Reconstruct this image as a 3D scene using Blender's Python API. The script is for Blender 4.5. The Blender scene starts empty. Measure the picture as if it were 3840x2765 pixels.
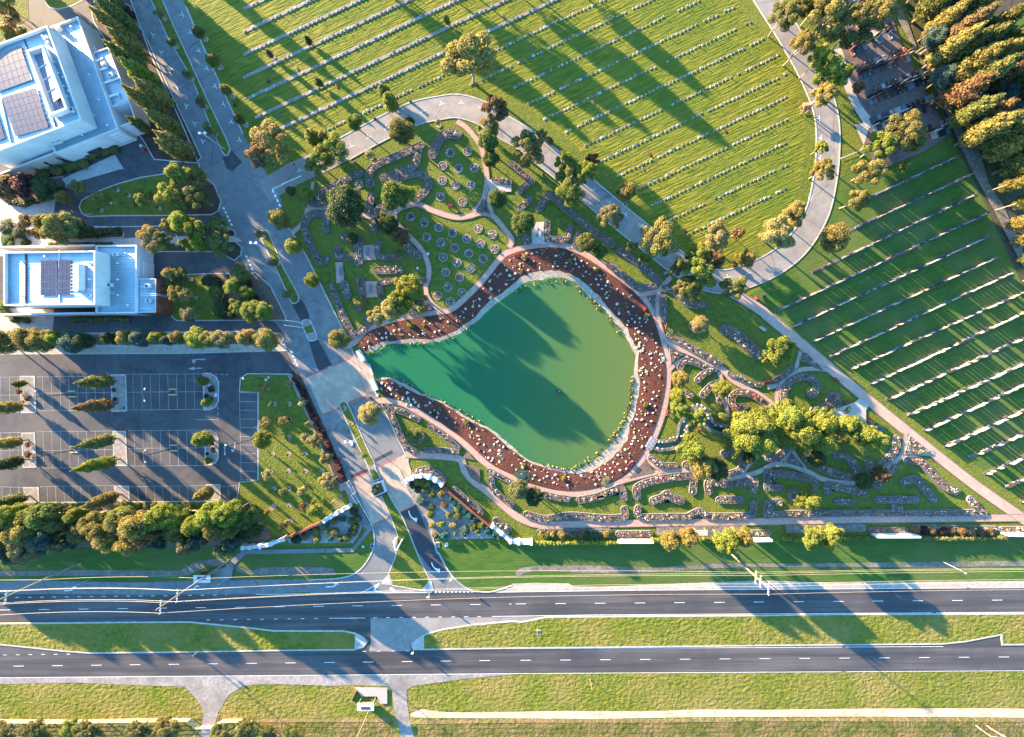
import bpy, bmesh, math, random
import numpy as np
from mathutils import Vector, Matrix
random.seed(7); RNG = np.random.default_rng(7)
SC = bpy.context.scene; COL = SC.collection
R = math.radians
# ------------------------------------------------------------------ camera, sky, sun, exposure
H, S, NX, NY = 120.0, 0.08, 1960.0, 1350.0      # drone height, metres per photo pixel on the ground, point straight below
cd = bpy.data.cameras.new("camera"); cam = bpy.data.objects.new("camera", cd); COL.objects.link(cam)
cam.location = (0, 0, H); cd.sensor_width = 36; cd.lens = 36*(H/S)/3840
cd.shift_x = -40/3840; cd.shift_y = -32.5/3840
cd.clip_start = 1; cd.clip_end = 6000; SC.camera = cam
SUN_EL, SUN_AZ = 9.6, math.degrees(math.atan2(-0.785, 0.62))
w = bpy.data.worlds.new("World"); SC.world = w; w.use_nodes = True
nt = w.node_tree; bg = nt.nodes["Background"]; sky = nt.nodes.new("ShaderNodeTexSky")
sky.sky_type = 'NISHITA'; sky.sun_disc = False; sky.sun_elevation = R(SUN_EL); sky.sun_rotation = R(SUN_AZ)
sky.air_density = 1.0; sky.dust_density = 0.6; sky.ozone_density = 2.5
tint = nt.nodes.new("ShaderNodeMixRGB"); tint.blend_type = 'MULTIPLY'; tint.inputs[0].default_value = 1; tint.inputs[2].default_value = (.60, .95, 1.12, 1)   # colour grade on the sky light, turns the shade cyan-blue
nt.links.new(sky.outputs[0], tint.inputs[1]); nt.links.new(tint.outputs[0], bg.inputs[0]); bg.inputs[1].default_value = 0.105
sd = bpy.data.lights.new("sun", 'SUN'); sun = bpy.data.objects.new("sun", sd); COL.objects.link(sun)
sd.energy = 5.0; sd.angle = R(0.6); sd.color = (1.0, 0.69, 0.38)
ce = math.cos(R(SUN_EL))
sun.rotation_euler = Vector((0.785*ce, -0.62*ce, -math.sin(R(SUN_EL)))).to_track_quat('-Z', 'Y').to_euler()
SC.view_settings.view_transform = 'Standard'; SC.view_settings.look = 'None'
SC.view_settings.gamma = 1; SC.view_settings.exposure = 3.4; SC.view_settings.use_curve_mapping = False
SC.cycles.max_bounces = 5; SC.cycles.diffuse_bounces = 3; SC.cycles.transparent_max_bounces = 6

# ------------------------------------------------------------------ photo reading -> metres
def full(t, x, y):
    if t == 'O': return x*1.69312, y*1.69312
    if t == 'F': return x, y
    c, r = t % 4, t//4
    k = 1.3396 if t == 15 else 2.3625
    return 960*c + x/k, 691.2*r + y/k
def W(t, x, y, z=0.0):
    fx, fy = full(t, x, y); f = S*(H-z)/H
    return Vector(((fx-NX)*f, -(fy-NY)*f, z))
def WP(t, pts, z=0.0): return [W(t, x, y, z) for x, y in pts]
def ZM(z): return z/2.3625*S                   # tile pixels -> metres on the ground

# ------------------------------------------------------------------ materials
MATS = {}
def mat(name, c1, c2=None, sc=1.0, rough=0.9, bump=0.0, bsc=None, patch=None, psc=0.05, stretch=None, rot=0, cracks=False, spec=0.3, lo=.35, hi=.65, metal=0, det=6, bdist=.1):
    if name in MATS: return MATS[name]
    m = bpy.data.materials.new(name); m.use_nodes = True; n = m.node_tree; N = n.nodes; L = n.links
    b = N["Principled BSDF"]; b.inputs["Roughness"].default_value = rough; b.inputs["Metallic"].default_value = metal
    b.inputs["Specular IOR Level"].default_value = spec
    tc = N.new("ShaderNodeTexCoord"); vec = tc.outputs["Object"]
    if stretch:
        mp = N.new("ShaderNodeMapping"); mp.inputs["Scale"].default_value = stretch; mp.inputs["Rotation"].default_value = (0, 0, R(rot))
        vr = N.new("ShaderNodeVectorRotate"); vr.rotation_type = 'Z_AXIS'; vr.inputs["Angle"].default_value = R(rot); L.new(vec, vr.inputs["Vector"])
        mp.inputs["Rotation"].default_value = (0, 0, 0); L.new(vr.outputs[0], mp.inputs["Vector"]); svec = mp.outputs[0]
    else: svec = vec
    c2 = c2 or c1
    no = N.new("ShaderNodeTexNoise"); no.inputs["Scale"].default_value = sc; no.inputs["Detail"].default_value = det; no.inputs["Roughness"].default_value = .65; L.new(svec, no.inputs["Vector"])
    cr = N.new("ShaderNodeValToRGB"); cr.color_ramp.elements[0].position = lo; cr.color_ramp.elements[1].position = hi
    cr.color_ramp.elements[0].color = (*c1, 1); cr.color_ramp.elements[1].color = (*c2, 1); L.new(no.outputs[0], cr.inputs[0])
    out = cr.outputs[0]
    if patch:
        n2 = N.new("ShaderNodeTexNoise"); n2.inputs["Scale"].default_value = psc; n2.inputs["Detail"].default_value = 5; n2.inputs["Roughness"].default_value = .6; L.new(vec, n2.inputs["Vector"])
        r2 = N.new("ShaderNodeMapRange"); r2.inputs[1].default_value = .42; r2.inputs[2].default_value = .66; L.new(n2.outputs[0], r2.inputs[0])
        mx = N.new("ShaderNodeMixRGB"); L.new(r2.outputs[0], mx.inputs[0]); L.new(out, mx.inputs[1])
        mu = N.new("ShaderNodeMixRGB"); mu.blend_type = 'MIX'; mu.inputs[0].default_value = .75; L.new(out, mu.inputs[1]); mu.inputs[2].default_value = (*patch, 1)
        L.new(mu.outputs[0], mx.inputs[2]); out = mx.outputs[0]
    if cracks:
        nv = N.new("ShaderNodeTexNoise"); nv.inputs["Scale"].default_value = .35; L.new(vec, nv.inputs["Vector"])
        ad = N.new("ShaderNodeMixRGB"); ad.blend_type = 'ADD'; ad.inputs[0].default_value = 3.0; L.new(vec, ad.inputs[1]); L.new(nv.outputs["Color"], ad.inputs[2])
        vo = N.new("ShaderNodeTexVoronoi"); vo.feature = 'DISTANCE_TO_EDGE'; vo.inputs["Scale"].default_value = .055; L.new(ad.outputs[0], vo.inputs["Vector"])
        r3 = N.new("ShaderNodeMapRange"); r3.inputs[1].default_value = .0; r3.inputs[2].default_value = .008; r3.inputs[3].default_value = .6; r3.inputs[4].default_value = 1; L.new(vo.outputs["Distance"], r3.inputs[0])
        mc = N.new("ShaderNodeMixRGB"); mc.blend_type = 'MULTIPLY'; mc.inputs[0].default_value = 1; L.new(out, mc.inputs[1]); L.new(r3.outputs[0], mc.inputs[2]); out = mc.outputs[0]
    L.new(out, b.inputs["Base Color"])
    if bump:
        nb = N.new("ShaderNodeTexNoise"); nb.inputs["Scale"].default_value = bsc or sc*3; nb.inputs["Detail"].default_value = 4; nb.inputs["Roughness"].default_value = .6; L.new(svec, nb.inputs["Vector"])
        bp = N.new("ShaderNodeBump"); bp.inputs["Strength"].default_value = bump; bp.inputs["Distance"].default_value = bdist; L.new(nb.outputs[0], bp.inputs["Height"]); L.new(bp.outputs[0], b.inputs["Normal"])
    MATS[name] = m; return m
def ribmat(name, col, rot, pitch, rough=.42, metal=.65):
    m = bpy.data.materials.new(name); m.use_nodes = True; n = m.node_tree; N = n.nodes; L = n.links; b = N["Principled BSDF"]
    b.inputs["Roughness"].default_value = rough; b.inputs["Metallic"].default_value = metal
    tc = N.new("ShaderNodeTexCoord"); vr = N.new("ShaderNodeVectorRotate"); vr.rotation_type = 'Z_AXIS'; vr.inputs["Angle"].default_value = R(rot); L.new(tc.outputs["Object"], vr.inputs["Vector"])
    wv = N.new("ShaderNodeTexWave"); wv.bands_direction = 'Y'; wv.inputs["Scale"].default_value = math.pi/(10*pitch)*2; wv.wave_profile = 'SIN'; L.new(vr.outputs[0], wv.inputs["Vector"])
    bp = N.new("ShaderNodeBump"); bp.inputs["Strength"].default_value = 1; bp.inputs["Distance"].default_value = .05; L.new(wv.outputs["Fac"], bp.inputs["Height"]); L.new(bp.outputs[0], b.inputs["Normal"])
    no = N.new("ShaderNodeTexNoise"); no.inputs["Scale"].default_value = .25; no.inputs["Detail"].default_value = 6; L.new(tc.outputs["Object"], no.inputs["Vector"])
    cr = N.new("ShaderNodeValToRGB"); cr.color_ramp.elements[0].color = (*[c*.8 for c in col], 1); cr.color_ramp.elements[1].color = (*col, 1); cr.color_ramp.elements[0].position = .3; cr.color_ramp.elements[1].position = .6
    L.new(no.outputs[0], cr.inputs[0])
    mc = N.new("ShaderNodeMixRGB"); mc.blend_type = 'MULTIPLY'; mc.inputs[0].default_value = .35; L.new(cr.outputs[0], mc.inputs[1]); L.new(wv.outputs["Fac"], mc.inputs[2])
    L.new(mc.outputs[0], b.inputs["Base Color"]); MATS[name] = m; return m
def leafmat(name):
    m = bpy.data.materials.new(name); m.use_nodes = True; n = m.node_tree; N = n.nodes; L = n.links; b = N["Principled BSDF"]
    oi = N.new("ShaderNodeObjectInfo"); tc = N.new("ShaderNodeTexCoord")
    no = N.new("ShaderNodeTexNoise"); no.inputs["Scale"].default_value = .55; no.inputs["Detail"].default_value = 4; L.new(tc.outputs["Object"], no.inputs["Vector"])
    geo = N.new("ShaderNodeNewGeometry")
    hs = N.new("ShaderNodeHueSaturation"); L.new(oi.outputs["Color"], hs.inputs["Color"])
    a = N.new("ShaderNodeMapRange"); a.inputs[1].default_value = .3; a.inputs[2].default_value = .7; a.inputs[3].default_value = .48; a.inputs[4].default_value = .522; L.new(no.outputs[0], a.inputs[0]); L.new(a.outputs[0], hs.inputs["Hue"])
    v = N.new("ShaderNodeMapRange"); v.inputs[3].default_value = .65; v.inputs[4].default_value = 1.45; L.new(geo.outputs["Random Per Island"], v.inputs[0]); L.new(v.outputs[0], hs.inputs["Value"])
    L.new(hs.outputs[0], b.inputs["Base Color"]); b.inputs["Roughness"].default_value = .65; b.inputs["Specular IOR Level"].default_value = .25
    tr = N.new("ShaderNodeBsdfTranslucent"); L.new(hs.outputs[0], tr.inputs[0]); mx = N.new("ShaderNodeMixShader"); mx.inputs[0].default_value = .42
    L.new(b.outputs[0], mx.inputs[1]); L.new(tr.outputs[0], mx.inputs[2]); L.new(mx.outputs[0], N["Material Output"].inputs[0]); MATS[name] = m; return m

G1, G2 = (.050, .080, .010), (.10, .125, .018)
M_lawn = mat('lawn grass', (.048, .076, .012), (.112, .128, .021), sc=.8, bump=.9, bsc=2.2, patch=(.115, .125, .022), psc=.045, spec=.1, bdist=.3)
M_field = mat('mown cemetery grass', (.055, .080, .010), (.155, .150, .020), sc=.7, bump=1, bsc=1.0, patch=(.06, .095, .012), psc=.03, stretch=(.25, 1.6, 1), rot=-25, spec=.1, bdist=.45)
M_fieldr = mat('lush cemetery grass', (.034, .075, .012), (.065, .105, .018), sc=.8, bump=.6, bsc=1.6, patch=(.085, .105, .035), psc=.06, stretch=(.3, 1.3, 1), rot=-25, spec=.1, bdist=.15)
M_verge = mat('rough verge grass', (.052, .082, .011), (.15, .155, .022), sc=.8, bump=1, bsc=1.1, patch=(.19, .15, .05), psc=.06, stretch=(.7, 1.0, 1), spec=.1, lo=.3, hi=.7, bdist=.9)
M_vergeg = mat('green verge grass', (.03, .075, .012), (.055, .10, .018), sc=.6, bump=.6, bsc=1.8, patch=(.08, .10, .03), psc=.04, stretch=(.3, 1.2, 1), spec=.1, bdist=.15)
M_scrub = mat('scrubby ground', (.045, .055, .012), (.13, .12, .025), sc=.6, bump=1, bsc=.9, patch=(.2, .13, .06), psc=.16, spec=.1, bdist=.6)
M_asph = mat('asphalt', (.030, .032, .040), (.055, .055, .060), sc=.35, rough=.85, bump=.25, bsc=5, patch=(.085, .083, .083), psc=.06, cracks=True, bdist=.03)
M_hiway = mat('highway asphalt', (.030, .029, .033), (.090, .082, .082), sc=.45, rough=.8, bump=.25, bsc=5, stretch=(.04, 1.2, 1), rot=-0.7, patch=(.03, .03, .034), psc=.05, bdist=.03)
M_drive = mat('grey chip seal', (.10, .105, .11), (.17, .17, .165), sc=.4, rough=.9, bump=.3, bsc=4, patch=(.10, .105, .115), psc=.05, cracks=True, bdist=.03)
M_loop = mat('worn grey road', (.16, .15, .14), (.24, .22, .20), sc=.3, rough=.9, bump=.25, bsc=4, patch=(.15, .14, .14), psc=.06, cracks=True, bdist=.03)
M_dark = mat('new asphalt patch', (.026, .028, .034), (.042, .043, .05), sc=.6, rough=.85, bump=.2, bsc=5, bdist=.03)
M_tanp = mat('tan paving', (.26, .20, .15), (.36, .28, .21), sc=.5, rough=.85, bump=.2, bsc=4, patch=(.2, .16, .13), psc=.1, bdist=.03)
M_brick = mat('pink brick paving', (.27, .155, .115), (.40, .245, .185), sc=1.1, rough=.85, bump=.35, bsc=5, patch=(.30, .22, .18), psc=.12, bdist=.04)
M_brickd = mat('dark brick edging', (.13, .09, .085), (.2, .14, .13), sc=2, rough=.85)
M_gravel = mat('pale gravel', (.24, .20, .165), (.40, .34, .28), sc=.8, rough=.95, bump=.6, bsc=3, patch=(.24, .21, .18), psc=.12, bdist=.1)
M_sand = mat('sandy track', (.42, .30, .20), (.58, .44, .31), sc=.6, rough=.95, bump=.7, bsc=1.6, stretch=(.5, 1, 1), patch=(.3, .22, .14), psc=.2, bdist=.15)
M_ggrav = mat('grey gravel', (.17, .155, .145), (.30, .27, .25), sc=1.0, rough=.95, bump=.6, bsc=3.5, patch=(.12, .11, .10), psc=.15, bdist=.1)
M_dirt = mat('grey swale dirt', (.10, .085, .075), (.19, .165, .15), sc=.9, rough=.95, bump=.7, bsc=2, patch=(.07, .075, .04), psc=.2, bdist=.15)
M_conc = mat('concrete', (.25, .24, .225), (.36, .345, .32), sc=.6, rough=.85, bump=.15, bsc=4, patch=(.28, .27, .26), psc=.2)
M_plaza = mat('plaza concrete', (.30, .26, .23), (.40, .35, .31), sc=.5, rough=.85, patch=(.26, .24, .22), psc=.08)
M_kerb = mat('kerb concrete', (.24, .235, .22), (.38, .37, .345), sc=1.0, rough=.85)
M_edge = mat('bed edging', (.08, .08, .092), (.13, .13, .145), sc=2.0, rough=.85)
M_mulch = mat('bark mulch', (.045, .014, .010), (.12, .038, .026), sc=2.2, rough=.95, bump=1, bsc=3.5, patch=(.045, .018, .014), psc=.10, lo=.3, hi=.7, bdist=.2)
M_dmulch = mat('dark mulch', (.022, .013, .010), (.055, .034, .026), sc=1.8, rough=.95, bump=.8, bsc=3.5, patch=(.07, .05, .04), psc=.12)
M_soil = mat('garden soil', (.070, .047, .036), (.145, .10, .078), sc=1.6, rough=.95, bump=.6, bsc=3.5, patch=(.13, .09, .065), psc=.2)
M_paint = mat('road paint', (.34, .34, .33), (.66, .66, .63), sc=1.6, rough=.7, lo=.3, hi=.5)
M_ypaint = mat('yellow paint', (.72, .50, .16), rough=.7)
M_redline = mat('red brick line', (.30, .07, .06), (.40, .11, .09), sc=2)
M_shore = mat('shore pebbles', (.17, .15, .125), (.36, .32, .26), sc=1.6, rough=.95, bump=.8, bsc=4, patch=(.20, .17, .12), psc=.12, bdist=.12)
M_leaf = leafmat('leaf')
M_bark = mat('pale bark', (.17, .13, .10), (.33, .27, .21), sc=2, rough=.9)
M_barkd = mat('brown bark', (.09, .065, .05), (.16, .12, .09), sc=2, rough=.9)
M_white = mat('white wall', (.42, .43, .43), (.52, .52, .51), sc=.3, rough=.75, patch=(.36, .37, .36), psc=.12)
M_beige = mat('beige panel', (.38, .33, .27), (.46, .40, .33), sc=.4, rough=.8)
M_rust = mat('rust steel', (.085, .025, .016), (.16, .05, .03), sc=.8, rough=.8, patch=(.20, .07, .04), psc=.3)
M_glass = mat('dark window glass', (.02, .028, .032), (.04, .05, .055), sc=.5, rough=.12, spec=.6)
M_steel = mat('galvanised steel', (.42, .43, .44), (.56, .56, .56), sc=1, rough=.45, metal=.3)
M_dsteel = mat('dark painted steel', (.03, .032, .036), (.05, .05, .055), sc=1, rough=.5)
M_solar = mat('solar cell', (.035, .028, .05), (.05, .042, .065), sc=.8, rough=.25, spec=.5)
M_alu = mat('aluminium frame', (.62, .60, .58), rough=.45)
M_timber = mat('weathered timber', (.17, .13, .09), (.30, .235, .17), sc=1.2, rough=.9, stretch=(1, 1, .2))
M_red = mat('red bench paint', (.24, .03, .03), (.32, .05, .05), sc=1.5, rough=.6)
M_slate = mat('slate blue paint', (.12, .16, .22), (.18, .22, .28), sc=1.5, rough=.6)
M_rock = mat('pale sandstone', (.26, .225, .185), (.52, .46, .385), sc=1.4, rough=.9, bump=.5, bsc=3, patch=(.30, .27, .25), psc=.5)
M_wire = mat('aluminium wire', (.45, .40, .34), rough=.5)
M_granite = [mat('black granite', (.014, .015, .018), (.030, .031, .036), sc=2, rough=.3, spec=.5), mat('grey granite', (.20, .20, .21), (.32, .32, .33), sc=3, rough=.5),
             mat('beige sandstone', (.26, .21, .155), (.38, .31, .23), sc=2, rough=.8), mat('white marble', (.40, .40, .39), (.56, .55, .53), sc=1.5, rough=.5),
             mat('red granite', (.17, .06, .05), (.25, .10, .08), sc=2, rough=.4), mat('blue grey granite', (.07, .10, .13), (.13, .17, .21), sc=2, rough=.35)]
M_plate = [mat('bronze plate', (.10, .06, .035), (.16, .10, .06), sc=3, rough=.5), mat('dark plate', (.03, .032, .036), (.06, .06, .06), sc=3, rough=.4), mat('slate plate', (.13, .17, .22), (.2, .24, .28), sc=3, rough=.5), mat('pink plate', (.35, .22, .19), (.45, .3, .26), sc=3)]
M_fl = [mat('white petals', (.66, .58, .50), rough=.8), mat('pink petals', (.62, .26, .28), rough=.8), mat('red petals', (.42, .03, .04), rough=.8), mat('yellow petals', (.65, .48, .12), rough=.8)]

# ------------------------------------------------------------------ object helpers
def tag(o, label=None, cat=None, group=None, kind=None):
    if label: o['label'] = label
    if cat: o['category'] = cat
    if group: o['group'] = group
    if kind: o['kind'] = kind
    return o
def thing(name, label, cat, loc=(0, 0, 0), rz=0, group=None, sc=None):
    o = bpy.data.objects.new(name, None); COL.objects.link(o); o.location = loc; o.rotation_euler = (0, 0, rz); o.empty_display_size = .2
    if sc: o.scale = sc
    return tag(o, label, cat, group)
class MB:
    def __init__(s): s.v = []; s.f = []; s.m = []
    def face(s, pts, mi=0):
        b = len(s.v); s.v += [tuple(p) for p in pts]; s.f.append(tuple(range(b, b+len(pts)))); s.m.append(mi); return s
    def prism(s, pts, z0, z1, mi=0, bottom=False):
        """closed outline (counter-clockwise) raised from z0 to z1"""
        pts = ccw(pts); b = len(s.v); n = len(pts)
        s.v += [(p[0], p[1], z0) for p in pts]+[(p[0], p[1], z1) for p in pts]
        for i in range(n):
            j = (i+1) % n; s.f.append((b+i, b+j, b+n+j, b+n+i)); s.m.append(mi)
        s.f.append(tuple(b+n+i for i in range(n))); s.m.append(mi)
        if bottom: s.f.append(tuple(b+i for i in reversed(range(n)))); s.m.append(mi)
        return s
    def box(s, c, d, rz=0, mi=0, tilt=0):
        ca, sa = math.cos(rz), math.sin(rz); b = len(s.v); ct, st = math.cos(tilt), math.sin(tilt)
        for z in (-.5, .5):
            for x, y in ((-.5, -.5), (.5, -.5), (.5, .5), (-.5, .5)):
                X, Y, Z = x*d[0], y*d[1], z*d[2]
                Y, Z = Y*ct-Z*st, Y*st+Z*ct
                s.v.append((c[0]+X*ca-Y*sa, c[1]+X*sa+Y*ca, c[2]+Z))
        for q in ((3, 2, 1, 0), (4, 5, 6, 7), (0, 1, 5, 4), (1, 2, 6, 5), (2, 3, 7, 6), (3, 0, 4, 7)): s.f.append(tuple(b+i for i in q)); s.m.append(mi)
        return s
    def tube(s, p0, p1, r0, r1=None, n=7, mi=0):
        r1 = r0 if r1 is None else r1; p0, p1 = Vector(p0), Vector(p1); d = (p1-p0); q = d.to_track_quat('Z', 'Y'); b = len(s.v)
        for p, r in ((p0, r0), (p1, r1)):
            for i in range(n):
                a = 2*math.pi*i/n; s.v.append(tuple(p+q @ Vector((r*math.cos(a), r*math.sin(a), 0))))
        for i in range(n):
            j = (i+1) % n; s.f.append((b+i, b+j, b+n+j, b+n+i)); s.m.append(mi)
        s.f.append(tuple(b+n+i for i in range(n))); s.m.append(mi); s.f.append(tuple(b+i for i in reversed(range(n)))); s.m.append(mi)
        return s
    def ball(s, c, r, n=8, k=5, mi=0, jit=0):
        b = len(s.v); r = r if hasattr(r, '__len__') else (r, r, r)
        s.v.append((c[0], c[1], c[2]-r[2]))
        for j in range(1, k):
            t = math.pi*j/k
            for i in range(n):
                a = 2*math.pi*(i+.5*(j % 2))/n; q = 1+random.uniform(-jit, jit)
                s.v.append((c[0]+q*r[0]*math.sin(t)*math.cos(a), c[1]+q*r[1]*math.sin(t)*math.sin(a), c[2]-q*r[2]*math.cos(t)))
        s.v.append((c[0], c[1], c[2]+r[2])); e = len(s.v)-1
        for i in range(n): s.f.append((b, b+1+(i+1) % n, b+1+i)); s.m.append(mi)
        for j in range(k-2):
            for i in range(n):
                p = b+1+j*n; s.f.append((p+i, p+(i+1) % n, p+n+(i+1) % n, p+n+i)); s.m.append(mi)
        p = b+1+(k-2)*n
        for i in range(n): s.f.append((p+i, p+(i+1) % n, e)); s.m.append(mi)
        return s
    def mesh(s, name, mats, tri=False):
        me = bpy.data.meshes.new(name); me.from_pydata(s.v, [], s.f)
        for m in (mats if isinstance(mats, (list, tuple)) else [mats]): me.materials.append(m)
        me.polygons.foreach_set('material_index', s.m)
        if tri:
            bm = bmesh.new(); bm.from_mesh(me); bmesh.ops.triangulate(bm, faces=[f for f in bm.faces if len(f.verts) > 4], ngon_method='EAR_CLIP'); bm.to_mesh(me); bm.free()
        me.update(); return me
    def build(s, name, mats, parent=None, tri=False, kind=None, smooth=False):
        o = bpy.data.objects.new(name, s.mesh(name, mats, tri)); COL.objects.link(o)
        if parent: o.parent = parent
        if kind: o['kind'] = kind
        if smooth: o.data.shade_smooth()
        return o
def area(p): return .5*sum(p[i][0]*p[(i+1) % len(p)][1]-p[(i+1) % len(p)][0]*p[i][1] for i in range(len(p)))
def ccw(p): return list(p) if area(p) > 0 else list(reversed(p))
def smooth_line(p, n=6, closed=False):
    p = [Vector((q[0], q[1], 0)) for q in p]; out = []; N = len(p)
    if N < 3: return p
    for i in range(N if closed else N-1):
        g = lambda k: p[k % N] if closed else p[max(0, min(N-1, k))]
        a, b, c, d = g(i-1), g(i), g(i+1), g(i+2)
        for k in range(n):
            t = k/n; out.append(.5*((2*b)+(c-a)*t+(2*a-5*b+4*c-d)*t*t+(3*b-a-3*c+d)*t**3))
    if not closed: out.append(p[-1])
    return out
def normals(p, closed=False):
    N = len(p); out = []
    for i in range(N):
        a = p[(i-1) % N] if closed or i > 0 else p[i]; b = p[(i+1) % N] if closed or i < N-1 else p[i]
        d = Vector((b[0]-a[0], b[1]-a[1], 0)); d = d.normalized() if d.length > 1e-9 else Vector((1, 0, 0)); out.append(Vector((-d.y, d.x, 0)))
    return out
def inset(p, d):
    """inward offset of a closed outline with proper corners"""
    p = ccw(p); N = len(p); out = []
    for i in range(N):
        a, b, c = Vector(p[i-1][:2]), Vector(p[i][:2]), Vector(p[(i+1) % N][:2])
        u = (b-a).normalized() if (b-a).length > 1e-9 else Vector((1, 0)); v = (c-b).normalized() if (c-b).length > 1e-9 else u
        n1, n2 = Vector((-u.y, u.x)), Vector((-v.y, v.x)); m = n1+n2; k = m.length_squared
        m = m*(2/k) if k > .3 else n1
        q = b+m*d; out.append(Vector((q.x, q.y, 0)))
    return out
def outline(line, wd, cap=True):
    """band of width wd round a line, with rounded ends"""
    nn = normals(line); h = wd/2; L = [p+n*h for p, n in zip(line, nn)]; Rr = [p-n*h for p, n in zip(line, nn)]
    if not cap: return L+list(reversed(Rr))
    out = list(L); e = line[-1]; n = nn[-1]; d = Vector((n.y, -n.x, 0))
    for k in range(1, 6): a = math.pi*k/6; out.append(e+n*h*math.cos(a)+d*h*math.sin(a))
    out += list(reversed(Rr)); e = line[0]; n = nn[0]; d = Vector((n.y, -n.x, 0))
    for k in range(1, 6): a = math.pi*k/6; out.append(e-n*h*math.cos(a)-d*h*math.sin(a))
    return out
def sheet(name, pts, z, m, kind='structure', parent=None, z0=None):
    mb = MB()
    if z0 is None: mb.face([(p[0], p[1], z) for p in ccw(pts)])
    else: mb.prism(pts, z0, z)
    return mb.build(name, m, parent, tri=True, kind=kind)
def rim(mb, pts, wd, z0, z1, mi=0, out=False):
    """raised kerb all round a closed outline"""
    pts = ccw(pts); q = inset(pts, -wd if out else wd); a, b = (q, pts) if out else (pts, q); n = len(pts); o = len(mb.v)
    for p, z in ((a, z0), (a, z1), (b, z1), (b, z0)): mb.v += [(k[0], k[1], z) for k in p]
    for l in range(3):
        for i in range(n):
            j = (i+1) % n; mb.f.append((o+l*n+i, o+l*n+j, o+(l+1)*n+j, o+(l+1)*n+i)); mb.m.append(mi)
    return mb
def strip(mb, line, wd, z, mi=0, z0=None, off=0):
    nn = normals(line); o = len(mb.v); n = len(line); h = wd/2
    for s in (1, -1): mb.v += [(p[0]+k.x*(s*h+off), p[1]+k.y*(s*h+off), z) for p, k in zip(line, nn)]
    for i in range(n-1): mb.f.append((o+i, o+n+i, o+n+i+1, o+i+1)); mb.m.append(mi)
    if z0 is not None:
        o2 = len(mb.v)
        for s in (1, -1): mb.v += [(p[0]+k.x*(s*h+off), p[1]+k.y*(s*h+off), z0) for p, k in zip(line, nn)]
        for i in range(n-1):
            mb.f.append((o+i, o+i+1, o2+i+1, o2+i)); mb.m.append(mi); mb.f.append((o+n+i, o2+n+i, o2+n+i+1, o+n+i+1)); mb.m.append(mi)
    return mb
def dash(mb, a, b, wd, z, on, gap, mi=0):
    a, b = Vector(a), Vector(b); d = b-a; L = d.length; d = d/L; n = Vector((-d.y, d.x, 0)); t = 0
    while t < L:
        p, q = a+d*t, a+d*min(L, t+on); mb.face([(p+n*wd/2)[:2]+(z,), (p-n*wd/2)[:2]+(z,), (q-n*wd/2)[:2]+(z,), (q+n*wd/2)[:2]+(z,)], mi); t += on+gap
def inside(x, y, poly):
    c = False; j = len(poly)-1
    for i in range(len(poly)):
        xi, yi = poly[i][0], poly[i][1]; xj, yj = poly[j][0], poly[j][1]
        if (yi > y) != (yj > y) and x < (xj-xi)*(y-yi)/(yj-yi)+xi: c = not c
        j = i
    return c
ONES = 'zeroth first second third fourth fifth sixth seventh eighth ninth tenth eleventh twelfth thirteenth fourteenth fifteenth sixteenth seventeenth eighteenth nineteenth'.split()
TENS = {2: 'twent', 3: 'thirt', 4: 'fort', 5: 'fift', 6: 'sixt', 7: 'sevent', 8: 'eight', 9: 'ninet'}
def ordw(n):
    if n < 20: return ONES[n]
    if n >= 100: return 'hundred and '+ordw(n-100) if n > 100 else 'hundredth'
    return TENS[n//10]+('ieth' if n % 10 == 0 else 'y-'+ONES[n % 10])
def copy_tree(o, parent=None):
    c = o.copy(); COL.objects.link(c); c.parent = parent
    for ch in o.children: copy_tree(ch, c)
    return c
# ------------------------------------------------------------------ the ground and its roads
_z = [0.02]
def nz(d=.0035): _z[0] += d; return _z[0]
def O(*p): return [W('O', x, y) for x, y in p]
def Z(t, *p): return [W(t, x, y) for x, y in p]
def area_sheet(name, pts, m, sm=0, kerb=None, z=None, parent=None, kw=.28):
    p = smooth_line(pts, sm, True) if sm else pts
    o = sheet(name, p, z or nz(), m, parent=parent)
    if kerb: k = MB(); rim(k, p, kw, 0, kerb, out=True); k.build('kerb', M_kerb, o, kind='structure')
    return o
def island(name, pts, m, sm=0, h=.13, kw=.3, kind='structure'):
    """ground raised behind a kerb"""
    p = smooth_line(pts, sm, True) if sm else pts
    o = sheet(name, inset(p, kw*.9), h-.02, m, z0=0, kind=kind); k = MB(); rim(k, p, kw, 0, h); k.build('kerb', M_kerb, o, kind='structure'); return o
MB().face([(-2200, -2200, 0), (2200, -2200, 0), (2200, 2200, 0), (-2200, 2200, 0)]).build('ground', M_lawn, kind='structure')
FIELD = O((395, -60), (1605, -60), (1640, 20), (1685, 75), (1730, 120), (1770, 200), (1785, 290), (1782, 350), (1770, 420), (1735, 490), (1690, 540), (1640, 575), (1560, 570), (1500, 540), (1430, 480), (1350, 400), (1250, 300), (1150, 225), (1060, 200), (1000, 205), (900, 245), (700, 345), (600, 378), (560, 330))
sheet('upper_lawn', FIELD, .006, M_field)
sheet('right_lawn', O((1850, 420), (1890, 350), (2060, 290), (2130, 340), (2180, 440), (2268, 640), (2300, 800), (2300, 1120), (2200, 1060), (1960, 880), (1660, 655), (1760, 590), (1840, 480)), .006, M_fieldr)
sheet('highway_verge', O((-80, 1508), (-80, 1760), (2360, 1760), (2360, 1478), (1300, 1484), (900, 1500), (400, 1516)), .006, M_verge)
sheet('front_lawn', O((-80, 1198), (560, 1205), (700, 1210), (2360, 1190), (2360, 1310), (-80, 1310)), .009, M_vergeg)
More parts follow.
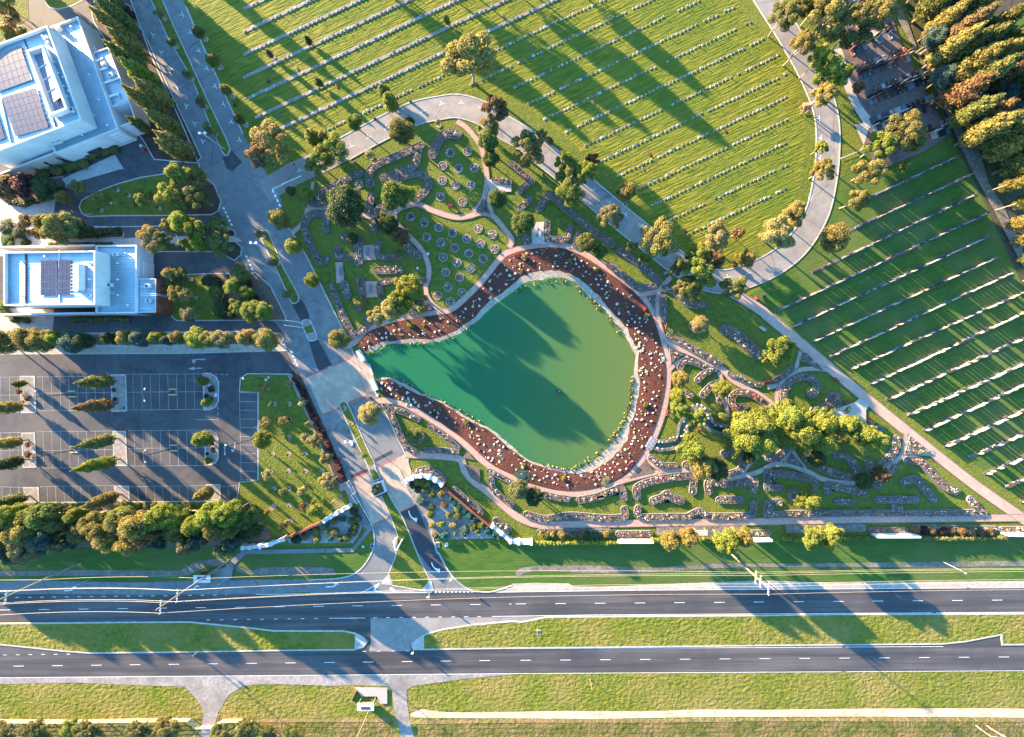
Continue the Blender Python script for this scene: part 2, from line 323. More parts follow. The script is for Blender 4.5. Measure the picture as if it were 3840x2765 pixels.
# highway
HW = area_sheet('highway', Z(12, (-200, 362), (0, 366), (1300, 372), (2265, 366))+Z(13, (970, 362), (1700, 348), (2265, 342))+Z(14, (1100, 330), (2265, 322))+Z(15, (500, 176), (1500, 172))+Z(15, (1500, 300), (600, 301), (0, 306))+Z(14, (1400, 548), (300, 556), (0, 566))+Z(13, (2100, 600), (1900, 640), (1500, 720), (1390, 790), (1370, 830), (1400, 868))+Z(13, (860, 868), (960, 840), (1000, 790), (960, 740), (880, 700), (780, 676), (160, 672), (0, 655))+Z(12, (2265, 655), (1950, 625), (1700, 598), (1000, 606), (0, 616), (-200, 617)), M_hiway)
HW2 = area_sheet('highway_carriageway', Z(12, (-200, 815), (0, 822), (250, 848), (550, 880), (800, 898), (1400, 888), (2265, 880))+Z(13, (900, 872), (1500, 862), (2265, 852))+Z(14, (1100, 842), (2265, 828))+Z(15, (600, 466), (880, 462), (1000, 452), (1090, 434), (1165, 418), (1168, 466), (1500, 463))+Z(15, (1500, 590), (0, 596))+Z(14, (2265, 1050), (0, 1064))+Z(13, (1900, 1070), (600, 1080), (0, 1090))+Z(12, (1000, 1098), (0, 1108), (-200, 1110)), M_hiway)
area_sheet('median_crossing', Z(13, (1016, 580), (1300, 578), (1900, 572), (2265, 570))+Z(14, (0, 562), (290, 566), (100, 600))+Z(13, (2265, 606), (1900, 632), (1640, 668), (1490, 718), (1400, 775), (1366, 820), (1380, 862), (1280, 872), (1000, 872), (1016, 800)), M_loop)
area_sheet('road_shoulder', Z(12, (-200, 258), (0, 254), (220, 240), (600, 252), (1200, 262), (1760, 246), (2265, 238))+Z(13, (483, 234), (485, 346))+Z(13, (0, 366))+Z(12, (1300, 370), (0, 364), (-200, 362)), M_drive)
area_sheet('gravel_shoulder', Z(13, (2130, 346), (2265, 290))+Z(14, (0, 272), (200, 265), (500, 270), (540, 296), (800, 300), (1200, 282), (1700, 262), (2265, 244))+Z(15, (300, 150), (1500, 138), (1500, 172), (0, 180))+Z(14, (1500, 326), (300, 342), (0, 344)), M_gravel)
area_sheet('gravel_shoulder', Z(12, (-200, 1112), (0, 1110), (1000, 1099), (2265, 1090))+Z(13, (600, 1081), (1500, 1075), (2265, 1068), (2265, 1080), (1900, 1110), (1600, 1150), (1390, 1180), (1335, 1215), (1335, 1300), (1360, 1480), (1420, 1700), (1300, 1700), (1255, 1500), (1225, 1400), (1205, 1215), (1165, 1180), (870, 1172), (640, 1176), (200, 1162), (0, 1166))+Z(12, (2150, 1180), (2030, 1260), (1940, 1400), (1900, 1530), (1860, 1700), (1760, 1700), (1790, 1520), (1805, 1400), (1740, 1290), (1640, 1185), (1200, 1172), (700, 1150), (0, 1162), (-200, 1165)), M_ggrav)
area_sheet('sandy_track', Z(13, (1380, 1420), (1480, 1385), (1700, 1412), (2265, 1408))+Z(14, (400, 1400), (1200, 1402), (1700, 1385), (2265, 1390))+Z(15, (500, 782), (1500, 784), (1500, 825), (1100, 826), (500, 822), (0, 824))+Z(14, (1600, 1455), (800, 1470), (0, 1465))+Z(13, (1700, 1462), (1400, 1455)), M_sand, sm=2)
area_sheet('scrub_verge', O((-80, 1592), (470, 1592), (560, 1590), (870, 1590), (880, 1760), (-80, 1760)), M_scrub, z=.012)
area_sheet('scrub_verge', Z(13, (1410, 1530), (1500, 1480), (2265, 1475))+Z(14, (1000, 1480), (2265, 1465))+Z(15, (600, 830), (1500, 832), (1500, 1000))+Z(13, (1440, 1800)), M_scrub, z=.012)
dt = nz()
sheet('drainage_swale', smooth_line(Z(12, (-200, 165), (230, 160), (700, 150), (1100, 155), (1500, 155), (1640, 138), (1720, 82), (1850, 60), (1975, 52), (1990, 100), (1880, 118), (1780, 142), (1680, 192), (1500, 206), (1000, 205), (400, 202), (-200, 205)), 3, True), dt, M_dirt)
sheet('drainage_swale', smooth_line(Z(13, (-180, 110), (-100, 150), (0, 150), (60, 128), (300, 126), (650, 130), (692, 160), (690, 196), (400, 195), (0, 192), (-150, 170)), 3, True), dt, M_dirt)
sheet('drainage_swale', smooth_line(Z(14, (60, 140), (300, 113), (700, 112), (1200, 130), (1700, 100), (2265, 95))+Z(15, (600, 48), (1500, 38), (1500, 60), (700, 72), (0, 70))+Z(14, (1700, 142), (1200, 172), (700, 178), (200, 162), (50, 210)), 3, True), dt, M_dirt)
# medians of the highway
island('median', Z(12, (-200, 622), (0, 620), (1180, 608), (1680, 606), (1950, 632), (2265, 664))+Z(13, (160, 684), (780, 686), (880, 708), (955, 745), (990, 790), (955, 838), (870, 862), (400, 866), (0, 872))+Z(12, (1500, 884), (800, 892), (560, 874), (260, 842), (0, 816), (-200, 808)), M_verge, h=.14, kw=.4)
island('median', Z(13, (1380, 838), (1376, 805), (1410, 768), (1500, 715), (1650, 672), (1900, 634), (2265, 600))+Z(14, (90, 606), (310, 562), (1200, 556), (2265, 548))+Z(15, (300, 305), (1500, 302), (1500, 461), (1172, 464), (1168, 414), (1085, 430), (990, 448), (870, 460))+Z(14, (2265, 824), (1100, 838), (0, 848))+Z(13, (1800, 855), (1400, 860)), M_verge, h=.14, kw=.4)
sheet('median_nose', Z(13, (880, 712), (950, 748), (980, 790), (948, 834), (875, 856)), .126, M_conc); sheet('median_nose', Z(13, (1388, 832), (1386, 806), (1420, 772), (1490, 730), (1490, 852), (1400, 856)), .126, M_conc)
# boulevard, curved lawn road
BL = area_sheet('boulevard', O((255, -60), (290, 0), (330, 110), (365, 190), (410, 290), (450, 385), (485, 470), (520, 545), (560, 625), (600, 705), (632, 780), (662, 832), (700, 930), (745, 1040), (775, 1075), (800, 1120), (824, 1165), (829, 1205), (815, 1240), (790, 1268), (760, 1280))+Z(13, (483, 232), (485, 360), (1560, 350), (2130, 346), (1960, 344), (1900, 330), (1790, 255), (1700, 150), (1620, 0))+O((968, 1224), (940, 1130), (915, 1050), (878, 965), (850, 905), (812, 832), (795, 800), (770, 752), (740, 690), (700, 610), (668, 548), (640, 505), (625, 460), (622, 440), (600, 400), (566, 345), (540, 300), (512, 240), (462, 130), (412, 15), (380, -60)), M_drive)
LOOP = smooth_line(O((585, 425), (649, 386), (724, 352), (822, 298), (910, 255), (972, 240), (1017, 236), (1068, 252), (1115, 282), (1166, 312), (1216, 352), (1304, 424), (1384, 491), (1459, 550), (1510, 590), (1560, 617), (1609, 624), (1659, 610), (1705, 590), (1751, 558), (1785, 518), (1812, 466), (1826, 408), (1833, 350), (1834, 287), (1826, 237), (1808, 190), (1784, 140), (1751, 82), (1718, 30), (1680, -30)), 5)
zz = nz(); o = strip(MB(), LOOP, 6.9, zz).build('lawn_road', M_loop, kind='structure')
k = MB(); strip(k, LOOP[10:], .35, .12, z0=0, off=3.55); strip(k, LOOP[12:], .3, .12, z0=0, off=-3.5); k.build('kerb', M_kerb, o, kind='structure')
MK = MB()                                         # painted marks, kept as a child of the boulevard
def tee(t, x, y, ang, l=.9):
    p = W(t, x, y); a = R(ang); d = Vector((math.cos(a), math.sin(a), 0)); n = Vector((-d.y, d.x, 0))
    MK.box(p+Vector((0, 0, .058)), (l*2, .12, .006), a); MK.box(p+n*.55+Vector((0, 0, .058)), (1.0, .12, .006), a+math.pi/2)
for i in range(8): tee(0, 1620+i*72.5, 130+i*158.5, -65+180)
for i in range(7): tee(0, 1352+i*73.5, 312+i*157.5, -65)
for x, y, a in ((1645, 925, 15), (1820, 915, 0), (1995, 960, -25), (1480, 990, 28), (1160, 1140, 27), (1000, 1220, 27), (845, 1300, 27), (390, 1515, 20)): tee(1, x, y, a)
for x, y, a in ((718, 55, -38), (860, 165, -38), (1002, 272, -38), (1140, 380, -38), (1430, 605, -38), (1910, 825, 10), (2090, 790, 20)): tee(6, x, y, a)
for x, y, a in ((455, 1050, 95), (470, 1225, 88), (462, 1405, 86)): tee(3, x, y, a)
tee(7, 385, 125, 70)
for p, q in (((230, 1635), (400, 1560)),): dash(MK, W(1, *p), W(1, *q), .25, .06, 99, 1)
dash(MK, W(5, 145, 48), W(5, 225, 215), .5, .06, 1.0, .6); dash(MK, W(5, 145, 46), W(5, 245, 0), .2, .06, 99, 1)
for t, a, b in ((0, (1205, 165), (1275, 300)), (4, (1980, 205), (2060, 375)), (4, (2180, 632), (2250, 785)), (5, (310, 1480), (375, 1625))): dash(MK, W(t, *a), W(t, *b), .45, .06, .75, .6)
dash(MK, W(5, 170, 1588), W(5, 360, 1586), .15, .06, 99, 1)
for a, b in (((600, 10), (730, 310)), ((680, 0), (805, 295))): dash(MK, W(9, *a), W(9, *b), .16, .075, 99, 1)
MKp = MB()
for i in range(7): dash(MK, W(9, 612+i*19, 62+i*32), W(9, 676+i*17, 36+i*32), .16, .075, 99, 1)
MK.build('painted_marking', M_paint, BL, kind='structure')
# highway markings
hm = MB()
dash(hm, W(12, 0, 506), W(13, 2265, 453), .14, .056, 3.15, 8.6); dash(hm, W(13, 2300, 452), W(15, 1290, 236), .14, .056, 3.15, 8.75)
dash(hm, W(13, 490, 360), W(13, 1560, 350), .16, .056, 99, 1); dash(hm, W(13, 2110, 348), W(14, 1100, 330), .16, .06, 99, 1); dash(hm, W(14, 1100, 330), W(15, 1400, 173), .16, .06, 99, 1)
dash(hm, W(12, 30, 396), W(12, 2010, 372), .14, .056, 1.1, 2.6); dash(hm, W(13, 0, 367), W(13, 490, 362), .14, .056, 99, 1)
dash(hm, W(12, 1830, 594), W(13, 590, 580), .14, .056, 1.05, 3); dash(hm, W(13, 650, 578), W(13, 965, 577), .14, .056, 99, 1); dash(hm, W(13, 1040, 574), W(13, 2030, 564), .14, .06, 1.1, 2.8)
dash(hm, W(13, 2090, 563), W(14, 800, 548), .14, .06, 99, 1); dash(hm, W(14, 800, 548), W(15, 1400, 297), .12, .06, 99, 1)
dash(hm, W(13, 1583, 346), W(13, 1930, 344), .32, .075, .62, .6)
# arrows painted on the road
def arrow(mb, t, pts, z=.062): mb.face([tuple(p[:2])+(z,) for p in ccw(WP(t, pts))])
def arrow3(mb, t, shaft, head, z=.062, wd=.3):
    strip(mb, smooth_line(WP(t, shaft), 4), wd, z); arrow(mb, t, head, z+.002)
arrow3(hm, 13, [(618, 300), (672, 299), (700, 290), (712, 276)], [(685, 272), (716, 258), (738, 282)]); arrow3(hm, 12, [(570, 335), (622, 332), (640, 322), (655, 310)], [(636, 306), (668, 292), (684, 312)])
arrow3(hm, 12, [(1670, 325), (1715, 318), (1735, 305)], [(1716, 298), (1755, 285), (1770, 298)])
arrow3(hm, 13, [(1090, 275), (1050, 328), (1108, 346)], [(1090, 272), (1085, 268), (1080, 280)], wd=.5); dash(hm, W(13, 1095, 268), W(13, 925, 358), .2, .062, 99, 1); dash(hm, W(13, 1190, 310), W(13, 1235, 345), .8, .062, 99, 1)
arrow3(hm, 13, [(1555, 85), (1570, 120), (1590, 138), (1612, 145)], [(1580, 140), (1632, 140), (1625, 178)], .075); arrow3(hm, 9, [(1352, 1260), (1368, 1305), (1390, 1325), (1405, 1330)], [(1375, 1322), (1430, 1325), (1422, 1362)], .075)
hm.build('road_marking', M_paint, HW, kind='structure')
hm = MB(); dash(hm, W(12, 120, 1003), W(13, 2100, 953), .14, .056, 3.15, 8.5); dash(hm, W(14, 75, 951), W(15, 1290, 522), .14, .056, 3.15, 8.8)
dash(hm, W(12, -50, 1106), W(13, 2265, 1069), .14, .06, 99, 1); dash(hm, W(13, 2265, 1069), W(15, 1400, 591), .12, .056, 99, 1); dash(hm, W(12, 30, 904), W(12, 650, 896), .14, .056, 1.1, 2.7); dash(hm, W(13, 945, 872), W(13, 1400, 866), .14, .06, 1.1, 3.2)
dash(hm, W(14, 0, 850), W(15, 880, 470), .12, .056, 99, 1); hm.build('road_marking', M_paint, HW2, kind='structure')
# pieces of other paving on the boulevard
for t, pts in ((0, [(1970, 1390), (2010, 1392), (2052, 1330), (2147, 1440), (2060, 1520), (2012, 1500)]), (5, [(318, 1065), (350, 1062), (388, 1012), (430, 1060), (470, 1150), (478, 1205), (420, 1200), (400, 1210)]), (5, [(470, 1396), (520, 1385), (545, 1370), (600, 1460), (672, 1600), (665, 1640), (560, 1660), (520, 1560)]),
               (9, [(1270, 1278), (1415, 1206), (1500, 1390), (1610, 1640), (1690, 1800), (1560, 1790), (1440, 1633)]), (9, [(835, 945), (985, 888), (995, 912), (845, 970)]), (9, [(1050, 800), (1205, 722), (1212, 750), (1060, 826)])):
    area_sheet('asphalt_patch', WP(t, pts), M_dark)
area_sheet('paved_crossing', Z(9, (445, 75), (570, 20), (650, -20), (840, -95), (985, 240), (815, 303), (740, 345), (592, 410)), M_tanp)
area_sheet('paved_forecourt', Z(9, (850, 975), (1000, 915), (1040, 1010), (1065, 1135), (1110, 1125), (1182, 1315), (1036, 1385)), M_tanp)
area_sheet('paved_forecourt', Z(9, (1085, 865), (1245, 795), (1330, 755), (1385, 940), (1318, 1000), (1415, 1205), (1266, 1276), (1165, 1085), (1112, 960)), M_tanp)
area_sheet('bridge_apron', Z(9, (858, -50), (840, -90), (880, -130), (940, -150), (1018, 0), (1080, 190), (985, 216)), M_tanp)
rl = MB()
for a, b in (((445, 76), (640, -5)), ((592, 411), (745, 343)), ((815, 303), (975, 240)), ((850, 976), (1000, 914)), ((1085, 866), (1240, 798)), ((1036, 1384), (1178, 1317)), ((1268, 1276), (1415, 1206)), ((670, -18), (835, -92))): dash(rl, W(9, *a), W(9, *b), .4, nz(.001)+.01, 99, 1)
rl.build('brick_line', M_redline, BL, kind='structure')
kb = MB()
for pts in (O((290, 0), (330, 110), (365, 190), (410, 290), (447, 380)), O((700, 930), (745, 1040), (775, 1075), (800, 1120), (824, 1165), (829, 1205), (815, 1240), (790, 1268), (750, 1281), (690, 1284)), O((412, 15), (462, 130), (512, 240), (538, 296)), O((640, 505), (668, 548), (700, 610), (740, 690), (770, 752), (800, 825)), O((812, 832), (850, 905), (878, 965), (905, 1020)), O((925, 1075), (945, 1140), (968, 1224))+Z(13, (1620, 0), (1700, 150), (1790, 255), (1900, 330), (1960, 342), (2100, 342), (2265, 288)), O((662, 832), (700, 930))):
    strip(kb, smooth_line(pts, 4), .34, .13, z0=0)
kb.build('kerb', M_kerb, BL, kind='structure')
# grassed medians of the boulevard
island('median', Z(0, (1310, -60), (1420, -60), (1530, 200), (1650, 460), (1850, 900), (2010, 1230), (2045, 1320), (2030, 1375), (1995, 1385), (1965, 1345), (1880, 1150), (1850, 1090), (1700, 700), (1480, 330)), M_lawn)
island('median', Z(5, (25, 440), (70, 405), (105, 412), (135, 470), (250, 740), (340, 900), (385, 1000), (375, 1045), (335, 1060), (305, 1035), (200, 800), (120, 640)), M_lawn, sm=2)
ti = island('traffic_island', Z(5, (405, 1235), (415, 1205), (450, 1196), (482, 1205), (510, 1260), (548, 1350), (540, 1380), (500, 1394), (465, 1385), (440, 1330)), M_ggrav, sm=2)
sheet('lawn_patch', Z(5, (420, 1272), (492, 1245), (516, 1302), (440, 1330)), .125, M_lawn)
island('median', Z(9, (735, 325), (745, 295), (775, 283), (808, 296), (880, 450), (960, 640), (1055, 840), (1062, 885), (1110, 972), (1040, 1006), (1000, 908), (985, 862), (860, 600)), M_lawn)
island('median', Z(9, (1105, 1122), (1165, 1085), (1230, 1200), (1300, 1310), (1370, 1470), (1432, 1633))+Z(13, (1500, 150), (1560, 260), (1574, 335), (1545, 348), (1460, 334), (1205, 292), (1172, 184), (1235, 20))+Z(9, (1250, 1560), (1250, 1470), (1195, 1330)), M_lawn)
sheet('median_nose', Z(13, (1172, 190), (1200, 288), (1110, 275), (1125, 240)), .126, M_conc); sheet('median_nose', Z(13, (1530, 248), (1556, 262), (1570, 332), (1545, 345), (1466, 330)), .126, M_conc)
sheet('garden_patch', Z(9, (990, 872), (1050, 846), (1064, 884), (1004, 906)), .122, M_ggrav)
# office precinct: asphalt drives, islands, paths
area_sheet('service_drive', O((-60, -60), (255, -60), (290, 0), (330, 110), (365, 190), (410, 290), (450, 385), (485, 470), (520, 545), (560, 625), (600, 705), (630, 740), (-60, 741)), M_asph)
CP = area_sheet('car_park', O((-60, 783), (400, 783), (632, 776), (662, 832), (548, 828), (533, 838), (531, 868), (572, 869), (572, 1064), (531, 1068), (526, 1110), (-60, 1114)), M_asph)
area_sheet('footpath', O((-60, 768), (630, 764), (634, 776), (400, 782), (-60, 784)), M_gravel, kerb=.12)
area_sheet('plaza', Z(4, (-120, -150), (60, -80), (0, 130), (210, 205), (480, 110), (500, 120), (480, 260), (470, 400), (480, 490), (1100, 482), (1240, 470), (1560, 470), (2110, 470), (2150, 510), (1850, 520), (1350, 545), (1340, 600), (0, 640), (-120, 600)), M_plaza)
area_sheet('plaza', Z(4, (-120, 1100), (480, 1100), (480, 1185), (470, 1310), (-120, 1310)), M_plaza)
area_sheet('footpath', Z(0, (550, 1590), (1020, 1370), (1100, 1500), (1060, 1505), (600, 1640)), M_conc)
island('mulch_bed', Z(0, (800, 60), (1100, 20), (1165, 60), (1190, 160), (1150, 210), (1210, 200), (1300, 330), (1500, 780), (1690, 1180), (1790, 1400), (1745, 1452), (1365, 1418), (1265, 1240), (1130, 1100), (1020, 500), (830, 200)), M_dmulch)
island('drive_lawn', Z(4, (700, 200), (725, 140), (850, 68), (1000, 10))+Z(0, (1070, 1620), (1250, 1570), (1450, 1540), (1700, 1555), (1850, 1590))+Z(4, (1900, 0), (1965, 150), (1940, 240), (1880, 275), (1500, 283), (1000, 285), (780, 292), (725, 262)), M_lawn)
sheet('mulch_bed', smooth_line(Z(4, (1520, 275), (1560, 180), (1500, 60), (1560, -40), (1880, 0), (1952, 150), (1928, 235), (1880, 268)), 2, True), .118, M_dmulch)
island('garden_bed', Z(0, (-60, 1590), (200, 1620), (560, 1560), (600, 1650))+Z(4, (570, 60), (480, 110), (210, 205), (80, 160), (-60, 100)), M_soil)
island('garden_bed', Z(4, (470, 388), (800, 376), (1060, 378), (1105, 430), (1102, 478), (600, 492), (478, 486)), M_soil); island('mulch_bed', Z(4, (1558, 386), (2000, 374), (2080, 410), (2095, 442), (2075, 470), (1560, 472)), M_dmulch)
island('mulch_bed', Z(4, (1355, 540), (1700, 522), (2080, 502), (2150, 560), (2140, 630), (2080, 682), (2000, 640), (1900, 602), (1360, 602)), M_dmulch)
island('garden_lawn', Z(4, (1515, 870), (1560, 802), (1800, 790), (2270, 782), (2400, 900), (2540, 1180), (2530, 1212), (2268, 1210), (1565, 1214), (1520, 1175)), M_lawn, kw=.3)
sheet('garden_bed', smooth_line(Z(4, (1800, 795), (2270, 790), (2390, 905), (2525, 1175), (2515, 1203), (1960, 1203), (1900, 1100), (1880, 960), (1800, 850)), 2, True), .118, M_soil)
island('garden_bed', O((-60, 740), (120, 740), (590, 733), (622, 738), (630, 752), (622, 765), (400, 768), (-60, 770)), M_soil)
island('garden_bed', Z(4, (-60, 290), (60, 300), (180, 370), (265, 470), (270, 550), (-60, 555)), M_soil); island('garden_bed', Z(4, (-60, 1275), (250, 1275), (340, 1310), (-60, 1325)), M_lawn)
area_sheet('garden_patch', Z(0, (-60, -60), (250, -60), (260, 170), (120, 260), (0, 370), (-60, 380)), M_lawn); island('drive_lawn', Z(0, (390, -60), (400, 20), (440, 75), (520, 90), (640, 60), (740, 10), (740, -60)), M_lawn)
# car park islands and bay lines
def pkisl(pts, sm=0): return island('parking_island', Z(8, *pts), M_ggrav, h=.15, kw=.35)
for p in ([(180, 66), (313, 66), (325, 395), (190, 396)], [(985, 52), (1120, 50), (1131, 380), (992, 384)], [(1802, 38), (1870, 38), (1920, 70), (1945, 120), (1943, 290), (1915, 345), (1860, 370), (1805, 370)], [(192, 568), (314, 566), (328, 878), (206, 880)], [(1000, 553), (1119, 552), (1134, 864), (1010, 864)], [(1812, 540), (1870, 540), (1920, 570), (1940, 620), (1940, 790), (1915, 840), (1870, 858), (1822, 858)], [(210, 1050), (348, 1050), (354, 1182), (224, 1184)], [(1015, 1037), (1150, 1037), (1153, 1174), (1030, 1174)], [(1825, 1025), (1955, 1025), (1960, 1165), (1836, 1165)]): pkisl(p)
bm_ = MB(); zb = _z[0]+.004
def bays(x0, x1, ya, yb, st=77.3):
    x = x0
    while x <= x1: dash(bm_, W(8, x, ya), W(8, x+8, yb), .09, zb, 99, 1); x += st
for xa, xb, y1, y2, y3 in ((330, 985, 70, 215, 372), (1130, 1800, 50, 208, 365), (-40, 180, 76, 236, 390), (335, 1000, 556, 722, 878), (1142, 1815, 548, 705, 862), (-40, 192, 568, 725, 884)):
    bays(xa+50, xb, y1, y3)
    for y in (y1, y2, y3): dash(bm_, W(8, xa, y+ (4 if xa < 1000 else 2)), W(8, xb, y-3), .1, zb+.002, 99, 1)
for xa, xb in ((360, 1015), (1160, 1825), (-40, 210), (1962, 2105)):
    bays(xa+60, xb, 1045, 1172, 74); dash(bm_, W(8, xa, 1046), W(8, xb, 1036 if xa > 0 else 1052), .1, zb+.002, 99, 1)
for i in range(11): dash(bm_, W(8, 2124, 216+i*77), W(8, 2268, 216+i*77), .1, zb, 99, 1)
dash(bm_, W(8, 2124, 216), W(8, 2140, 980), .1, zb+.002, 99, 1)
dash(bm_, W(8, 1932, 330), W(8, 1935, 452), .18, zb, 1.1, .7); dash(bm_, W(8, 1730, 454), W(8, 1935, 452), .12, zb+.002, 99, 1); dash(bm_, W(8, 1910, 50), W(8, 2040, 52), .16, zb, .9, .6)
arrow3(bm_, 8, [(1995, 768), (1993, 700)], [(1984, 705), (1993, 648), (2003, 705)], zb, .35); arrow3(bm_, 8, [(2084, 655), (2082, 700), (2070, 720)], [(2050, 712), (2085, 725), (2058, 748)], zb, .3)
arrow3(bm_, 4, [(1820, 1552), (1745, 1553), (1715, 1562)], [(1700, 1548), (1740, 1570), (1715, 1590)], zb, .3); arrow3(bm_, 4, [(1790, 1630), (1720, 1632)], [(1725, 1618), (1668, 1634), (1725, 1648)], zb, .3)
bm_.build('parking_bay_line', mat('worn bay paint', (.20, .205, .21), (.36, .36, .35), sc=1.5), CP, kind='structure')
k = MB(); strip(k, Z(8, (1130, 354), (1800, 345)), .9, .1, z0=0); strip(k, Z(8, (325, 368), (560, 362)), .8, .1, z0=0); strip(k, Z(8, (-60, 372), (185, 370)), .8, .1, z0=0)
strip(k, O((-60, 783), (400, 783), (632, 776)), .35, .13, z0=0); strip(k, O((548, 828), (533, 838), (531, 868), (572, 869), (572, 1064), (531, 1068), (526, 1110), (-60, 1114)), .35, .13, z0=0); strip(k, O((548, 828), (640, 829), (662, 836)), .3, .13, z0=0); strip(k, O((-60, 741), (300, 737), (600, 733)), .25, .12, z0=0); strip(k, Z(4, (480, 372), (1070, 378), (1560, 370), (2000, 366)), .25, .12, z0=0)
k.build('kerb', M_kerb, CP, kind='structure')
area_sheet('hedge_bed', O((-60, 1114), (520, 1110), (560, 1112), (575, 1150), (605, 1190), (560, 1208), (-60, 1215)), M_soil)
area_sheet('garden_lawn', O((548, 830), (640, 831), (650, 840), (760, 1060), (760, 1100), (780, 1115), (690, 1165), (610, 1195), (575, 1150), (545, 1112), (530, 1108), (533, 1070), (574, 1066), (574, 867), (533, 866), (535, 840)), M_lawn)
sheet('wall_path', Z(9, (285, 62), (330, 60), (440, 330), (640, 800), (735, 1010), (820, 990), (905, 1180), (860, 1200), (840, 1195), (795, 1075), (750, 1088), (720, 1030), (480, 480)), nz(), M_ggrav)
sheet('plum_bed', smooth_line(Z(9, (325, 70), (365, 55), (410, 90), (800, 960), (795, 1000), (740, 1018), (700, 960)), 2, True), nz(), M_dmulch)
sheet('entrance_garden', Z(9, (280, 1500), (620, 1340), (900, 1220), (945, 1400), (900, 1500), (860, 1545), (290, 1545)), nz(), M_ggrav); sheet('entrance_garden', Z(9, (1345, 1010), (1450, 960), (1550, 980), (1650, 1050), (2080, 1390), (2180, 1500), (1590, 1515), (1480, 1260), (1400, 1180)), nz(), M_ggrav)
area_sheet('footpath', smooth_line(outline(O((497, 1290), (503, 1262), (522, 1240), (542, 1223)), 1.7, False), 1), M_drive); area_sheet('footpath', outline(O((540, 1223), (782, 1218), (824, 1166)), 1.3, False), M_drive)
sheet('footpath', Z(9, (890, 1240), (925, 1230), (1020, 1400), (1005, 1412), (960, 1420)), nz(), M_drive)
# ------------------------------------------------------------------ brick paths of the memorial garden
def path(name, t, pts, wd, m=M_brick, n=5, edge=True):
    l = smooth_line(WP(t, pts) if t is not None else pts, n); z = nz()
    o = strip(MB(), l, wd, z).build(name, m, kind='structure')
    if edge: k = MB(); strip(k, l, .22, z+.012, off=wd/2); strip(k, l, .22, z+.012, off=-wd/2); k.build('path_edging', M_brickd, o, kind='structure')
    return o
path('brick_path', None, Z(9, (1325, 757), (1500, 768), (1680, 780), (1810, 805), (1850, 905), (1930, 1000), (2050, 1090), (2265, 1275))+Z(10, (100, 1340), (220, 1378), (400, 1380), (1200, 1368), (2265, 1353))+Z(11, (1000, 1334), (2260, 1320)), 2.1)
path('brick_path', None, Z(6, (1950, 960))+Z(7, (-60, 1120), (0, 1175), (300, 1420), (560, 1640))+Z(11, (900, 290), (1270, 590), (1800, 1010), (2265, 1335), (2450, 1460)), 3.0, mat('wide pink paving', (.32, .20, .155), (.42, .275, .215), sc=.5, patch=(.27, .19, .155), psc=.1))
path('lakeside_path', None, Z(9, (1060, 292), (1150, 282), (1300, 308), (1450, 388), (1700, 545), (1850, 665), (2050, 850), (2265, 960))+Z(10, (150, 1042), (400, 1100), (600, 1105), (800, 1068), (1000, 980), (1110, 865), (1200, 720), (1260, 600), (1320, 440), (1365, 250), (1383, 0))+Z(6, (1350, 1440), (1305, 1270), (1250, 1130), (1140, 975), (1000, 855), (800, 715), (620, 605), (480, 552), (350, 537), (150, 557), (0, 596))+Z(5, (2180, 640), (2000, 860), (1800, 1058), (1700, 1120), (1600, 1138), (1350, 1175), (1200, 1215), (1050, 1262), (940, 1335), (870, 1405), (800, 1440)), 1.8)
path('brick_path', 5, [(2240, 560), (2265, 490), (2190, 385), (2100, 285), (1995, 255), (1900, 280), (1800, 295), (1700, 280), (1560, 232), (1450, 182), (1380, 182), (1280, 215), (1230, 243), (1060, 285), (975, 280)], 1.6)
path('brick_path', 5, [(1235, 235), (1238, 330), (1365, 470), (1440, 545), (1500, 640), (1532, 735), (1530, 830), (1505, 900), (1510, 980), (1560, 1060), (1650, 1135)], 1.5)
path('brick_path', None, Z(5, (1925, 258), (2010, 140), (2045, 0))+Z(1, (2040, 1520), (2020, 1420), (1985, 1290), (1880, 1150), (1780, 1078)), 1.5)
path('brick_path', 5, [(2100, 290), (2070, 200), (2055, 60), (2080, 10)], 1.3)
path('brick_path', 5, [(980, 282), (780, 235), (600, 218), (470, 217), (448, 300), (415, 350), (325, 432)], 1.5); path('brick_path', 5, [(468, 220), (490, 100), (510, -20)], 1.0)
path('brick_path', 6, [(1130, 985), (1220, 965), (1295, 945), (1350, 885), (1410, 820)], 1.5); path('brick_path', 6, [(1288, 960), (1285, 1080), (1290, 1200)], 1.3)
path('brick_path', None, Z(6, (1350, 1350), (1430, 1430), (1600, 1500), (1750, 1575), (1870, 1650))+Z(10, (1960, 105), (2130, 200), (2268, 290))+Z(11, (100, 370), (130, 420)), 1.8)
path('brick_path', 6, [(1400, 1640), (1460, 1580), (1560, 1530)], 1.2); path('brick_path', 10, [(1830, 30), (1870, 160), (1885, 300), (1915, 430)], 1.2)
path('brick_path', None, Z(10, (1190, 700), (1200, 780), (1240, 840), (1350, 905), (1480, 900), (1640, 892)), 1.4); path('brick_path', 10, [(960, 1000), (1130, 955), (1340, 905)], 1.4)
path('brick_path', None, Z(10, (1900, 970), (2000, 960), (2150, 925), (2268, 870))+Z(11, (40, 850), (180, 850), (330, 905), (450, 965), (560, 1000), (680, 1012), (800, 1008)), 1.5, M_tanp)
path('brick_path', 11, [(110, 835), (170, 770), (205, 720), (260, 800), (340, 905)], 1.1, M_tanp); path('brick_path', 11, [(1040, 885), (1170, 775), (1205, 650), (1215, 570)], 1.4, M_tanp); path('brick_path', 11, [(1165, 785), (1280, 755), (1470, 752)], 1.3, M_tanp)
path('brick_path', 11, [(-10, 165), (80, 145), (180, 75), (260, 20), (380, 0), (520, 10)], 1.4, M_tanp); path('brick_path', 11, [(110, 130), (78, 210), (75, 300), (120, 380)], 1.3); path('brick_path', 7, [(285, 1480), (240, 1640)], 1.2, M_tanp)
